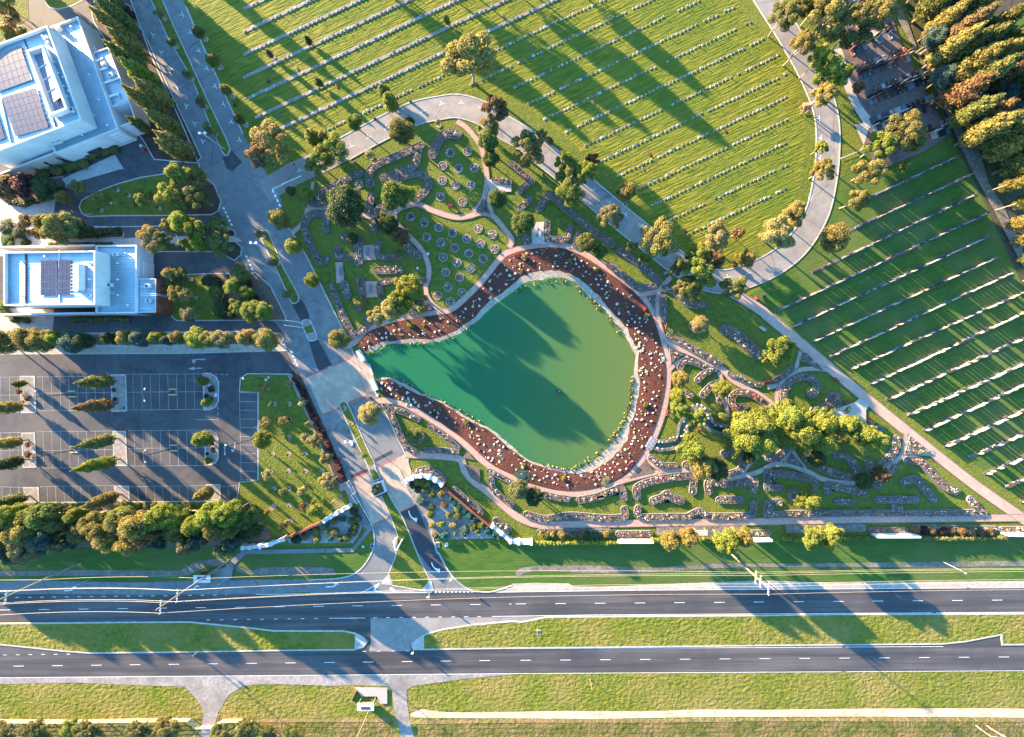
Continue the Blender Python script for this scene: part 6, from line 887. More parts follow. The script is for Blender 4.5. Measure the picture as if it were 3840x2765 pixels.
def power_pole(label, base, top_h, arms, ang):
    t = thing('power_pole', label, 'power pole', (base.x, base.y, 0), 0, 'timber power poles along the highway'); MB().tube((0, 0, 0), (0, 0, top_h), .24, .13, 9).build('pole', M_timber, t)
    for h, L in arms:
        d = Vector((math.cos(ang), math.sin(ang), 0))*L/2; c = MB(); c.box((0, 0, h), (L, .16, .2), ang); a = c.build('crossarm', M_conc, t)
        for f in (-1, -.45, .45, 1): MB().tube(d*f+Vector((0, 0, h+.1)), d*f+Vector((0, 0, h+.42)), .08, .06, 6).build('insulator', M_white, a)
    return t
PA = W(12, 715, 85); PB = W(12, 2028, 66); PC = W(14, 1940, 8)
power_pole('timber power pole at the far left whose top leaves the picture', PA, 23.5, ((17.3, 3.2),), 1.45); power_pole('timber power pole by the bus stop on the front lawn', PB, 24, ((17.9, 3.2), (22.6, 3.2)), 1.5); power_pole('timber power pole on the front lawn at the right', PC, 18.6, ((12.7, 3.0), (14.8, 3.0), (18.3, 3.0)), 1.5)
def wire(label, a, b, sag=1.0, r=.018):
    mb = MB(); n = 14; P = [Vector(a)+(Vector(b)-Vector(a))*(i/n)+Vector((0, 0, -4*sag*(i/n)*(1-i/n))) for i in range(n+1)]
    for i in range(n): mb.tube(P[i], P[i+1], r, n=4)
    tag(mb.build('power_line', M_wire), label, 'power line', 'power lines along the highway')
def up_(p, h, dy=0): return Vector((p.x, p.y+dy, h))
far_l, far_r = W(12, -1400, 150), W(15, 2600, -10); k = 0
for (ha, hb, hc, hd, dy) in ((17.6, 18.2, 14.9, 15, 1.45), (17.6, 18.2, 14.9, 15, -1.45), (23.4, 23, 18.5, 18.5, 1.3), (23.4, 23, 18.5, 18.5, -1.3), (16.2, 17.3, 12.9, 13, .9), (9.5, 10, 10.5, 11, 0)):
    k += 1
    for nm, a, b, sg in (('left pair of power poles', up_(PA, ha, dy), up_(PB, hb, dy), 1.2), ('middle and right power poles', up_(PB, hb, dy), up_(PC, hc, dy), 2.2), ('right power pole and the right edge', up_(PC, hc, dy), up_(far_r, hd, dy), 1.5), ('left power pole and the left edge', up_(far_l, ha, dy), up_(PA, ha, dy), 1.0)):
        wire(f"{ordw(k)} pale wire up the picture, between the {nm}", a, b, sg)
# timber pole with wire at the bottom, poplar-row posts
pole('utility_pole', 'short weathered utility pole behind the lower bus shelter', 'utility pole', W(13, 1005, 1385), 12, .14, M_timber); pole('utility_pole', 'slim leaning marker pole in the lower verge', 'utility pole', W(14, 690, 1120), 4, .06, M_timber)
for i, (x, y) in enumerate(((1940, 68), (2015, 230), (2090, 380), (2150, 520))): pole('timber_post', f"pale bare trunk post beside the dirt lane, {ordw(i+1)} down the lane", 'post', W(7, x, y), 5, .16, M_timber, 'bare posts along the dirt lane', False)
pole('timber_post', 'long pale bare trunk between forest trees by the monuments', 'post', W(3, 1435, 642), 9, .18, M_timber, None, False); pole('timber_post', 'short pale bare trunk at the forest edge by the monuments', 'post', W(3, 1350, 480), 5, .2, M_timber, None, False)
def sign(label, base, wd, ht, rz, m=M_white, pm=M_steel):
    t = thing('road_sign', label, 'sign', (base.x, base.y, 0), rz); MB().tube((0, 0, 0), (0, 0, ht), .05, n=6).build('post', pm, t); MB().box((0, .07, ht-.25), (wd, .05, .7), 0).build('sign_board', m, t)
sign('small white road sign at the right exit kerb', W(13, 1735, 210), .6, 2.4, .3); sign('white road sign at the tip of the grass island', W(13, 1540, 355), .7, 2.6, 0); sign('small road sign on the left median kerb', W(12, 1765, 862), .7, 3.2, 1.2, M_dsteel); sign('keep-left sign at the right median nose', W(13, 1400, 850), .6, 2.2, 0)
sign('blue-white bus stop sign at the kerb beside the upper shelter', W(12, 2000, 235), .9, 2.8, .6); sign('sign post on the left shoulder by the turning arrow', W(12, 800, 228), .8, 3.4, .4, M_slate); sign('two dark street name boards on the upper median tip', W(0, 1945, 1255), 1.8, 1.4, -.7, M_dsteel); sign('dark sign board on the plaza beside the drive', W(4, 425, 265), 2.6, 1.2, -.2, M_dsteel)
# bus shelters
def shelter(label, t, x, y, rz):
    o = thing('bus_shelter', label, 'bus shelter', tuple(W(t, x, y)[:2])+(0,), rz); L, D, hh = 4.2, 1.7, 2.5
    for sx in (-1, 1):
        for sy in (-1, 1): MB().tube((sx*L/2, sy*D/2, 0), (sx*L/2, sy*D/2, hh), .05, n=6).build('post', M_steel, o)
    b = MB(); b.box((0, 0, hh+.08), (L+.7, D+.5, .14)); rf = b.build('roof', M_white, o); MB().box((0, -.25, hh+.2), (L*.62, .8, .06)).build('roof_panel', M_solar, rf)
    MB().box((0, -D/2+.03, 1.2), (L, .04, 1.8)).build('back_glass', M_glass, o); MB().box((0, -D/2+.35, .48), (L*.8, .4, .06)).build('bench_seat', M_timber, o); return o
shelter('white bus shelter with dark roof panel on the upper highway shoulder', 12, 1850, 190, 3.14); shelter('white bus shelter with dark roof panel beside the lower gravel drive', 13, 1000, 1300, 0)
area_sheet('bus_stop_pad', Z(13, (870, 1182), (1165, 1186), (1165, 1330), (1100, 1330), (1075, 1265), (940, 1265)), M_plaza); area_sheet('bus_stop_pad', Z(12, (1890, 150), (1985, 130), (2050, 80), (2080, 120), (2050, 238), (1900, 240)), M_drive)
MB_ = MB(); MB_.box(tuple(W(13, 870, 1255)[:2])+(.5,), (3.6, .2, 1.0), 1.12); tag(MB_.build('timber_barrier', M_timber), 'pale fallen board beside the lower bus shelter', 'board')
# fences at the bottom
def rail_fence(label, pts, h=1.2, rails=3, m=M_timber, gap=2.6, r=.05):
    t = thing('rail_fence', label, 'fence'); P = MB(); Q = MB()
    for a, b in zip(pts[:-1], pts[1:]):
        d = b-a; n = max(1, int(d.length/gap))
        for i in range(n+1): p = a+d*i/n; P.tube(p, p+Vector((0, 0, h+.1)), r*1.3, n=5)
        for k in range(rails): z = Vector((0, 0, h*(k+1)/rails)); Q.tube(a+z, b+z, r, n=4)
    P.build('fence_posts', m, t, kind='stuff'); Q.build('fence_rails', m, t, kind='stuff')
M_pfence = mat('pale fence timber', (.55, .44, .32), (.68, .56, .42), sc=1)
rail_fence('pale rail fence along the bottom-left verge up to the gravel drive', g2(12, (-60, 1468), (600, 1472), (1300, 1462), (1700, 1458), (1765, 1522)), 1.4, 4, M_pfence); rail_fence('pale gate rails across the gravel drive', g2(12, (1768, 1524), (1890, 1522)), 1.3, 3, M_pfence); rail_fence('short pale rail fence right of the gravel drive', g2(12, (1895, 1522), (1995, 1465), (2155, 1462), (2110, 1530)), 1.4, 4, M_pfence)
rail_fence('sparse wire fence behind the lower bus shelter', g2(13, (0, 1465), (600, 1462), (1215, 1460)), 1.2, 3, M_timber, 4.4, .02); rail_fence('wire fence along the sandy track', g2(13, (1360, 1480), (2265, 1468))+g2(14, (1200, 1468), (2265, 1455))+g2(15, (600, 826), (1290, 828)), 1.2, 3, M_timber, 4.6, .02)
rail_fence('timber yard frame in the bottom right corner', g2(15, (1045, 868), (1110, 915), (1170, 925)), 1.3, 3, M_pfence, 3.5, .1); rail_fence('second timber yard frame crossing in the bottom right corner', g2(15, (1100, 868), (1150, 900), (1180, 915)), 1.3, 3, M_pfence, 3.5, .1)
# benches, bins, boxes
def bench(label, p, rz, m=M_red, L=1.8, group='red benches in the memorial garden'):
    t = thing('bench', label, 'bench', (p.x, p.y, .06), rz, group)
    b = MB()
    for i in range(3): b.box((0, -.2+i*.18, .45), (L, .15, .05))
    b.build('seat', m, t); b = MB()
    for i in range(3): b.box((0, .30+i*.035, .58+i*.16), (L, .04, .13))
    b.build('backrest', m, t)
    for s in (-1, 1): MB().box((s*(L/2-.15), .05, .22), (.08, .55, .44)).build('leg', M_dsteel, t); MB().box((s*(L/2-.05), 0, .65), (.07, .5, .05)).build('armrest', m, t)
for t, x, y, a, lab in ((5, 1722, 203, .25, 'on the lawn by the curved path among round beds'), (6, 42, 632, .2, 'on the north bank above the pond'), (6, 1160, 1095, -1.1, 'on the north-east bank beside the round shrub'), (6, 1365, 1262, 1.4, 'on the lawn east of the lakeside path'), (10, 1040, 842, .8, 'on the south-east bank by the path fork'), (10, 1655, 546, 0, 'on the paved disc beside the stream'), (10, 1376, 392, 1.35, 'between lakeside path and cascade'), (10, 2240, 124, .25, 'beside the brick path north of the golden grove'), (11, 588, 102, -.8, 'at the edge of the wide diagonal path'), (11, 690, 304, .15, 'on the north side of the octagonal plaza'), (11, 888, 452, 1.57, 'on the east side of the octagonal plaza'), (9, 1962, 705, -.7, 'on the south-west bank above the plunge pool'), (11, 8, 120, .2, 'at the fork of paths north of the golden grove')): bench('red slatted bench '+lab, W(t, x, y), a)
for t, x, y, a, lab in ((5, 997, 602, 1.45, 'upper square pad of the rose garden'), (5, 762, 775, 1.5, 'long narrow pad of the rose garden'), (5, 1017, 928, 1.45, 'lower square pad of the rose garden'), (6, 228, 430, 1.45, 'long pale pad by the dense green tree'), (7, 0, 0, 0, '')): 
    if lab: bench(f"slate-blue double bench on the {lab}", W(t, x, y), a, M_slate, 2.6, 'slate benches on paved pads'); 
bench('pale steel seat on the lawn beside the wide diagonal path', W(6, 2208, 1282), -.65, M_steel, 2.0, None)
SHL = thing('stone_shelter', 'small red-roofed shelter on the lawn edge of the loop road', 'shelter', tuple(W(3, 300, 985)[:2])+(0,), .1)
for sx in (-1, 1):
    for sy in (-1, 1): MB().box((sx*.8, sy*.9, 1.1), (.12, .12, 2.2)).build('post', M_timber, SHL)
MB().face([(-1.15, -1.2, 2.15), (1.15, -1.2, 2.15), (1.15, 0, 2.7), (-1.15, 0, 2.7)]).face([(-1.15, 0, 2.7), (1.15, 0, 2.7), (1.15, 1.2, 2.15), (-1.15, 1.2, 2.15)]).face([(-1.15, -1.2, 2.15), (-1.15, 0, 2.7), (-1.15, 1.2, 2.15)]).face([(1.15, -1.2, 2.15), (1.15, 1.2, 2.15), (1.15, 0, 2.7)]).build('roof', mat('red tile', (.30, .085, .05), (.42, .15, .09), sc=2), SHL); MB().box((0, 0, .45), (1.4, .5, .1)).build('seat', M_timber, SHL)
TR = thing('timber_canopy', 'small flat timber roof on posts beside the long brick path', 'shelter', tuple(W(10, 1650, 1428)[:2])+(0,), 0)
for sx in (-1, 1):
    for sy in (-1, 1): MB().box((sx*1.5, sy*.6, 1.1), (.12, .12, 2.2)).build('post', M_timber, TR)
MB().box((0, 0, 2.25), (3.6, 1.6, .12)).build('roof', M_plaza, TR)
def binn(label, p, m=M_dsteel, rz=.4):
    t = thing('rubbish_bin', label, 'bin', (p.x, p.y, 0), rz, 'bins'); MB().box((0, 0, .55), (.6, .65, 1.1)).build('body', m, t); MB().box((0, 0, 1.14), (.66, .72, .08)).build('lid', m, t)
for t, x, y, c, lab in ((1, 1370, 905, M_dsteel, 'dark bin on the grass above the curved road'), (1, 1055, 1058, M_dsteel, 'dark bin beside the yellow-green tree above the road'), (1, 882, 1450, M_dsteel, 'dark bin at the garden kerb of the curved road'), (2, 278, 1558, M_dsteel, 'dark bin inside the straight road kerb'), (6, 1355, 792, M_slate, 'slate bin by the path at the road'), (6, 935, 75, M_dsteel, 'dark bin beside the golden round tree'), (6, 2158, 1010, M_red, 'red bin by the wide diagonal path'), (6, 2225, 995, M_dsteel, 'dark bin right of the red bin'), (0, 1278, 1310, M_steel, 'grey bin by the service drive'), (0, 1288, 1330, M_red, 'upper red bin by the service drive'), (0, 1294, 1348, M_red, 'lower red bin by the service drive'), (0, 2085, 935, M_dsteel, 'dark bin at the boulevard kerb'), (9, 1015, 262, M_dsteel, 'dark bin at the bridge apron')): binn(lab, W(t, x, y), c)
def pit(label, p, d=(1.2, .9), m=M_conc, rz=0, name='pit_cover'):
    t = MB(); t.box((0, 0, .08), (d[0], d[1], .16), 0); o = t.build(name, m); o.location = (p.x, p.y, 0.02); o.rotation_euler = (0, 0, rz); tag(o, label, 'cover', 'pit covers and access lids'); MB().box((0, 0, .175), (d[0]*.7, d[1]*.7, .03)).build('lid', M_dsteel if m is M_conc else M_white, o)
for t, x, y, d, m, lab in ((14, 238, 703, (1.2, 1.5), M_conc, 'concrete drain pit in the right median'), (9, 1030, 1570, (1.1, 1.3), M_conc, 'concrete pit lid beside the left exit lane'), (9, 950, 1578, (.7, .5), M_white, 'white box lid beside the left exit lane'), (9, 1608, 1560, (1.2, 1.5), M_conc, 'pit lid at the garden corner right of the exit'), (9, 1688, 1558, (1.0, 1.2), M_white, 'white pit lid on the front lawn by the exit'), (9, 38, 1595, (.7, .5), M_white, 'small pit lid by the footpath'), (9, 92, 98, (.8, .8), M_white, 'square pale lid at the lawn corner'), (9, 112, 80, (.7, .6), M_white, 'second pale lid at the lawn corner'), (9, 30, 495, (.6, 1.2), M_white, 'pale lid beside the car park kerb'), (9, 1075, 238, (.9, .9), M_slate, 'blue lid on the grass by the bridge'), (9, 850, 668, (1.0, 1.4), M_slate, 'blue grate on the left lane'), (1, 340, 1460, (1.3, .9), M_conc, 'drain pit on the kerb by the junction'), (6, 1005, 180, (1.3, .9), M_conc, 'drain pit on the straight road kerb'), (4, 990, 170, (.6, .6), M_white, 'small white lid on the drive lawn'), (4, 793, 266, (1.2, .5), M_conc, 'pit lid at the drive lawn tip'), (4, 980, 1360, (1.2, .8), M_slate, 'pit lid in the strip bed'), (5, 1523, 618, (.8, .8), M_white, 'pale lid among round beds'), (5, 1432, 745, (.9, .9), M_dirt, 'square drain in the rose lawn'), (8, 1862, 155, (.7, 1.0), M_white, 'white box in the rounded top island'), (8, 1914, 235, (.7, 1.1), M_white, 'white box at the edge of the rounded top island'), (8, 1104, 350, (1.1, 1.4), M_conc, 'pit lid in the top middle island')): pit(lab, W(t, x, y), d, m)
for i, (x, y) in enumerate(((1536, 183), (1536, 233), (650, 250), (640, 200), (1542, 678), (1545, 728), (660, 690), (662, 742))):
    p = W(8, x, y); b = MB().box((p.x, p.y, .2), (2.2, .2, .12)).build('wheel_stop', M_ypaint); tag(b, f"yellow wheel stop in the car park bays, {ordw(i+1)} of eight", 'wheel stop', 'yellow wheel stops')
# fountain in the pond, footbridge
FT = thing('floating_fountain', 'small dark floating fountain in the pond', 'fountain', tuple(W(10, 418, 205)[:2])+(.12,)); m = MB(); m.tube((0, 0, 0), (0, 0, .25), .75, .6, 12); m.build('float', M_dsteel, FT); MB().tube((0, 0, .25), (0, 0, .7), .18, .1, 8).build('nozzle', M_steel, FT)
for i in range(4): a = i*1.57; MB().ball((math.cos(a)*.7, math.sin(a)*.7, .2), .22, 8, 5).build('buoy', M_dsteel, FT)
FB = thing('footbridge', 'short grey footbridge carrying the lakeside path over the stream', 'bridge'); a, b = W(10, 1200, 700), W(10, 1252, 612); d = b-a; c = (a+b)/2; rz = math.atan2(d.y, d.x)
MB().box((c.x, c.y, .42), (d.length, 1.9, .12), rz).build('deck', M_slate, FB); n_ = Vector((-math.sin(rz), math.cos(rz), 0))
for s in (1, -1):
    r = MB(); r.tube(a+n_*s*.95+Vector((0, 0, 1.3)), b+n_*s*.95+Vector((0, 0, 1.3)), .05, n=5)
    for f in (0, .33, .66, 1): r.tube(a+d*f+n_*s*.95+Vector((0, 0, .4)), a+d*f+n_*s*.95+Vector((0, 0, 1.3)), .045, n=5)
    r.build('railing', M_timber, FB)
# ------------------------------------------------------------------ flower beds
def bush_stuff(pts_fn, n, name, parent, flower=.5, cols=(0, 1, 2), leafcol=(.05, .075, .02), h=.75, r=.38):
    """rose bushes: small clumps of leaf quads with blooms on top"""
    Q = MB()
    for _ in range(n):
        p = pts_fn(); rr = r*random.uniform(.6, 1.25); hh = h*random.uniform(.6, 1.2); fl = random.random() < flower; fc = 1+random.choice(cols)
        for k in range(20):
            v = Vector((random.gauss(0, 1), random.gauss(0, 1), abs(random.gauss(0, 1)))).normalized(); c = Vector((p[0], p[1], .1+hh*.35))+Vector((v.x*rr, v.y*rr, v.z*hh*.7)); q = Vector((random.uniform(-1, 1), random.uniform(-1, 1), random.uniform(-1, 1)))
            t = v.cross(q).normalized(); b = (v+q*.4).cross(t).normalized(); s = .115*random.uniform(.7, 1.4); bloom = fl and k > 10
            if bloom: s *= .8; c = c+v*.08
            Q.face([c-t*s, c-b*s*.8, c+t*s, c+b*s*.8], fc if bloom else 0)
    o = Q.build(name, [M_leaf]+M_fl, parent, kind='stuff'); o.color = (*leafcol, 1); return o
def bed(label, t, pts, wd=60, n=5, poly=False, flower=.75, cols=(0, 1, 0, 1, 0, 0, 2), dens=.8, plaques=True, soil=None, edge=True, leaf=(.095, .11, .035), closed_smooth=2):
    if poly: out = smooth_line(WP(t, pts), closed_smooth, True) if closed_smooth > 1 else ccw([Vector((p.x, p.y, 0)) for p in WP(t, pts)]); ln = None
    else: ln = smooth_line(WP(t, pts), n); out = outline(ln, ZM(wd))
    out = ccw(out); rt = thing('flower_bed', label, 'flower bed', (0, 0, 0), 0, 'edged beds of the memorial garden')
    if label in USED: print('DUPLICATE LABEL', label)
    USED[label] = 1; z = nz(.0006)+.09
    MB().face([(p[0], p[1], z) for p in out]).build('soil', soil or M_soil, rt, tri=True)
    if edge: k = MB(); rim(k, out, .14, 0, z+.07, out=True); k.build('edging', M_edge, rt)
    inn = inset(out, .5); A = abs(area(out)); xs = [p[0] for p in out]; ys = [p[1] for p in out]
    def rp():
        for _ in range(60):
            x, y = random.uniform(min(xs), max(xs)), random.uniform(min(ys), max(ys))
            if inside(x, y, out):
                if min((x-p[0])**2+(y-p[1])**2 for p in out) > .3 or random.random() < .05: return x, y
        return x, y
    if dens: bush_stuff(rp, int(A*dens)+2, 'rose_bushes', rt, flower, cols, leaf)
    if plaques:
        Q = MB(); acc = 0; pl = inset(out, .42)
        for i in range(len(pl)):
            a, b = Vector(pl[i]), Vector(pl[(i+1) % len(pl)]); d = b-a; L = d.length
            if L < 1e-4 or L > 60: continue
            while acc < L:
                c = a+d*acc/L; acc += random.uniform(.62, 1.05)
                if random.random() < .55 and inside(c.x, c.y, out): rz = math.atan2(d.y, d.x); Q.box((c.x, c.y, z+.09), (.40, .30, .12), rz, random.choice((0, 1, 1, 5, 5, 4, 2)), 0); Q.box((c.x, c.y, z+.156), (.30, .22, .012), rz, 4 if random.random() < .6 else 1)
            acc -= L
        Q.build('memorial_plaques', [M_plate[2], M_granite[5], M_granite[1], M_granite[2], M_plate[1], M_plate[2]], rt, kind='stuff')
    return rt
BR = dict(cols=(2, 1, 2, 0)); WHT = dict(cols=(0, 0, 0), flower=.85, dens=.9)
for args in (
 ('wavy rose bed by the brick path below the road bend', 1, [(1785, 1200), (1690, 1190), (1640, 1225), (1600, 1290), (1565, 1375)], 72),
 ('outer bed of the comb-shaped rose garden at the road', 1, [(1008, 1640), (1012, 1520), (1100, 1450), (1210, 1405), (1350, 1345), (1462, 1292)], 58),
 ('hooked inner bed of the comb-shaped rose garden', 1, [(1440, 1345), (1405, 1470), (1290, 1525), (1130, 1580)], 56),
 ('curled bed at the foot of the comb-shaped rose garden', None, 0, 54),
 ('short slanting bed near the dark bin at the road', 1, [(700, 1640), (850, 1570), (925, 1545)], 50),
 ('bed running along the junction lawn behind the lime tree', 5, [(560, 130), (590, 60), (690, 20), (800, -5)], 46), ('L-shaped bed beside the first brick path', 5, [(488, 95), (492, 175), (605, 182)], 42),
 ('L-shaped bed south of the comb-shaped garden', 5, [(1022, 110), (1025, 240), (1170, 195)], 56), ('long angular bed on the west of the rose lawn', 5, [(615, 262), (490, 272), (432, 370), (460, 480), (520, 610), (560, 690), (630, 665)], 54), ('short stub bed below the dense dark tree', 5, [(627, 285), (627, 415)], 48),
 ('stub bed below the dark tree at the path crossing', 5, [(1042, 335), (1042, 410)], 56), ('small bed half under the dark shrub', 5, [(778, 475), (860, 485)], 62), ('tall white-rose bed left of the upper bench pad', 5, [(915, 500), (912, 690)], 66), ('J-shaped bed above the long narrow pad', 5, [(726, 580), (728, 645), (880, 652)], 52), ('L-shaped bed right of the upper bench pad', 5, [(1090, 520), (1092, 640), (1268, 642)], 48), ('bed along the curved path under the brown tree', 5, [(1325, 520), (1380, 600), (1445, 632)], 66),
 ('capsule-shaped rose bed in the middle of the rose lawn', 5, [(1072, 767), (1278, 760)], 58), ('long slanting bed along the boulevard lawn', 5, [(668, 905), (740, 1075), (800, 1220), (865, 1340)], 54), ('hooked bed at the south tip of the rose lawn', 5, [(993, 1165), (998, 1240), (890, 1335)], 50), ('bed under the lower pad corner with white roses', 5, [(785, 890), (815, 985)], 66), ('comma-shaped bed left of the lower bench pad', 5, [(928, 860), (945, 1000), (910, 1095)], 64), ('L-shaped bed right of the lower bench pad', 5, [(1290, 860), (1112, 878), (1110, 1000)], 48), ('small bed at the curved path above the pale grove', 5, [(1405, 848), (1490, 850)], 48),
 ('two-armed bed left arm by the long stone seat', 6, [(312, 350), (322, 478), (480, 488), (512, 382)], 52), ('slim bed on the grass above the long stone seat', 6, [(78, 212), (155, 135)], 50), ('slim bed inside the road bend', 6, [(70, 65), (130, 5)], 48), ('very long diagonal bed beside the straight road', 6, [(240, 218), (342, 108), (500, 240), (700, 400), (880, 535)], 54), ('bed along the kerb below the road bend', 2, [(0, 1460), (80, 1530), (175, 1612)], 50), ('short bed beside the brick path by the bend', 1, [(2115, 1600), (2240, 1622)], 48),
 ('short bed behind the dense tree at the diagonal bed', 6, [(582, 450), (560, 545)], 52), ('upper arm of the oval rose walk', 6, [(955, 590), (1100, 690), (1250, 810), (1300, 860)], 54), ('lower arm of the oval rose walk', 6, [(860, 718), (1000, 830), (1130, 920), (1260, 895)], 56),
 ('bed beside the path under the fork gums', 6, [(1335, 1000), (1342, 1200)], 46), ('curved bed under the fork gums', 6, [(1350, 925), (1430, 945), (1560, 1060), (1692, 1078)], 54), ('broad white-rose bed on the east lawn', 6, [(1885, 1290), (1970, 1325), (2080, 1425), (2200, 1520)], 88), ('wavy bed along the path to the golden grove', 6, [(1392, 1350), (1500, 1402), (1650, 1490), (1832, 1590)], 58), ('looped bed at the path triangle', 6, [(1485, 1625), (1530, 1565), (1650, 1592), (1760, 1650)], 48),
 ('small hook bed north of the cascade', 10, [(1640, 100), (1700, 45), (1785, 5)], 48), ('hook bed by the fork of the narrow path', 10, [(1690, 232), (1760, 155), (1832, 130)], 58), ('stub bed below the fork tree', 10, [(1822, 235), (1842, 300)], 44), ('stub bed above the cascade', 10, [(1540, 222), (1580, 240)], 48), ('C-shaped red rose bed north of the golden grove', 10, [(2055, 342), (1965, 332), (1942, 262), (2000, 215), (2120, 230), (2265, 332)], 54), ('wavy bed above the brick path to the grove', 10, [(1925, 45), (2000, 75), (2100, 125), (2195, 142)], 44),
 ('wavy bed at the south-east path fork', 10, [(1232, 790), (1330, 860), (1435, 862)], 56), ('small bed left of the gold tree at the path', 10, [(1535, 850), (1600, 842)], 56), ('hook bed south of the golden grove', 10, [(1872, 750), (2000, 742), (2040, 815), (2015, 895), (1930, 930)], 54), ('staple-shaped bed below the brick path', 10, [(1738, 1085), (1742, 1000), (1900, 1022), (2100, 1000), (2140, 990), (2135, 1075)], 58), ('long staple-shaped bed right of the path fork', 10, [(1108, 1130), (1112, 1045), (1300, 980), (1500, 952), (1600, 962), (1598, 1085)], 60), ('hill-shaped bed in the middle of the south lawn', 10, [(1250, 1168), (1330, 1140), (1370, 1110), (1410, 1140), (1492, 1166)], 66), ('curved bed below the south lakeside path', 10, [(600, 1160), (750, 1132), (900, 1075), (965, 1055), (990, 1140)], 58), ('short bed below the dark brown tree', 10, [(282, 1110), (400, 1140), (492, 1150)], 48), ('long bed above the brick path, west half', 10, [(132, 1290), (300, 1330), (520, 1300), (800, 1322), (985, 1312), (993, 1245)], 58), ('longest bed above the brick path, east half', 10, [(1115, 1232), (1132, 1308), (1400, 1308), (1540, 1308), (1600, 1282), (1650, 1262), (1700, 1282), (1760, 1305), (2090, 1300), (2130, 1270), (2140, 1195)], 52), ('capsule-shaped bed on the south lawn', 10, [(1832, 1160), (2018, 1160)], 58), ('bed end at the lawn gap, upper', 10, [(2252, 905), (2252, 1060)], 46), ('bed end at the lawn gap, lower', 10, [(2252, 1185), (2250, 1300)], 46),
 ('small bed between paths at the grove fork', 11, [(60, 108), (150, 52), (205, 0)], 44), ('C-shaped bed below the wide diagonal path', 11, [(150, 335), (132, 215), (190, 112), (330, 72), (420, 132), (402, 215), (370, 232)], 56), ('tail bed running up to the red bench plaza', 11, [(402, 372), (520, 332), (560, 245)], 66), ('broad bed beside the octagonal plaza', 11, [(585, 255), (600, 305)], 88), ('bed east of the octagonal plaza', 11, [(900, 512), (975, 540)], 58), ('crescent bed east of the golden grove', 11, [(1130, 622), (1122, 700), (1062, 800), (985, 855)], 62), ('bed under the brown tree by the path fork', 11, [(885, 830), (910, 920), (965, 1035)], 60), ('S-shaped bed south of the golden grove', 11, [(595, 762), (700, 792), (775, 880), (765, 955), (650, 950), (530, 905), (440, 862), (330, 780)], 58), ('red bed at the foot of the golden grove', 11, [(0, 792), (80, 780), (145, 722)], 58),
 ('wide-sweeping bed along the diagonal path', 11, [(1225, 810), (1340, 822), (1440, 925), (1560, 1045), (1655, 1078)], 62), ('boomerang bed on the south-east lawn', 11, [(1195, 1000), (1300, 980), (1370, 1052), (1455, 1155)], 58), ('short bed beside the path fork tree', 11, [(1110, 870), (1080, 915)], 50), ('arched bed below the south-east path', 11, [(522, 1085), (530, 1030), (700, 1068), (845, 1100)], 58), ('staple-shaped bed left of the lime tree', 11, [(0, 922), (200, 942), (385, 985), (395, 1075)], 58), ('hook of the staple-shaped bed left of the lime tree', 11, [(20, 965), (22, 1045), (100, 1048)], 52), ('capsule bed right of the lime tree', 11, [(605, 1180), (738, 1180)], 48), ('T-shaped bed crossbar on the south-east lawn', 11, [(972, 1160), (1298, 1160)], 58), ('T-shaped bed stem on the south-east lawn', 11, [(1132, 1195), (1132, 1240)], 86), ('longest straight bed above the brick path', 11, [(0, 1287), (400, 1278), (900, 1276), (1500, 1275), (1900, 1272)], 48), ('hook at the west end of the longest straight bed', 11, [(15, 1240), (25, 1190), (90, 1180)], 50), ('bed rising at the east end of the longest straight bed', 11, [(1785, 1160), (1850, 1240)], 64),
 ('left bed of the triangle bed lawn', 9, [(1165, 345), (1230, 470), (1280, 590), (1340, 690), (1410, 735)], 52), ('top bed of the triangle bed lawn', 9, [(1215, 355), (1330, 392), (1440, 448)], 44), ('right bed of the triangle bed lawn', 9, [(1545, 505), (1700, 620), (1790, 700)], 42), ('bottom bed of the triangle bed lawn', 9, [(1515, 722), (1650, 722), (1780, 742)], 42), ('bed behind the curved white entrance wall', 9, [(1405, 925), (1500, 892), (1600, 922), (1662, 985)], 50), ('red rose bed behind the rust wall', 9, [(1765, 1070), (1850, 1150), (1950, 1230), (1985, 1275)], 56), ('bed behind the white wall piers', 9, [(2130, 1345), (2230, 1420)], 58), ('upper bed left of the south lakeside path', 9, [(2065, 905), (2130, 935), (2262, 1005)], 38), ('sunken bed left of the south lakeside path', 9, [(2085, 985), (2100, 1060), (2180, 1140), (2262, 1200)], 50), ('bed in front of the gold shrubs', 10, [(245, 1440), (860, 1442)], 40), ('red rose bed behind the white wall panel', 10, [(940, 1462), (1215, 1460)], 46), ('rose bed right of the front bushy trees', 10, [(2120, 1455), (2262, 1450)], 46), ('shaded bed behind the front wall panel', 11, [(905, 1432), (1200, 1428)], 46), ('pale rose bed at the right end of the wall', 11, [(2060, 1425), (2300, 1425)], 50), ('bed in front of the brown shrubs', 11, [(1290, 1405), (2010, 1415)], 36)):
    lab, t, pts, wd = args; kw = {}
    if t is None: t = 5; pts = [(1520, 20), (1480, 90), (1425, 135)]; pts = [(x, y) for x, y in pts]; full_pts = None
    if lab.startswith('curled'):
        P = [W(1, 1200, 1625), W(1, 1300, 1572), W(1, 1430, 1545), W(1, 1510, 1580), W(5, 1532, 10), W(5, 1485, 90), W(5, 1425, 135)]
        q = [(p.x/S+NX, -p.y/S+NY) for p in P]; bed(lab, 'F', q, wd); continue
    if 'white' in lab or 'arched' in lab: kw = WHT
    if 'red' in lab: kw = dict(BR, flower=.8)
    bed(lab, t, pts, wd, **kw)
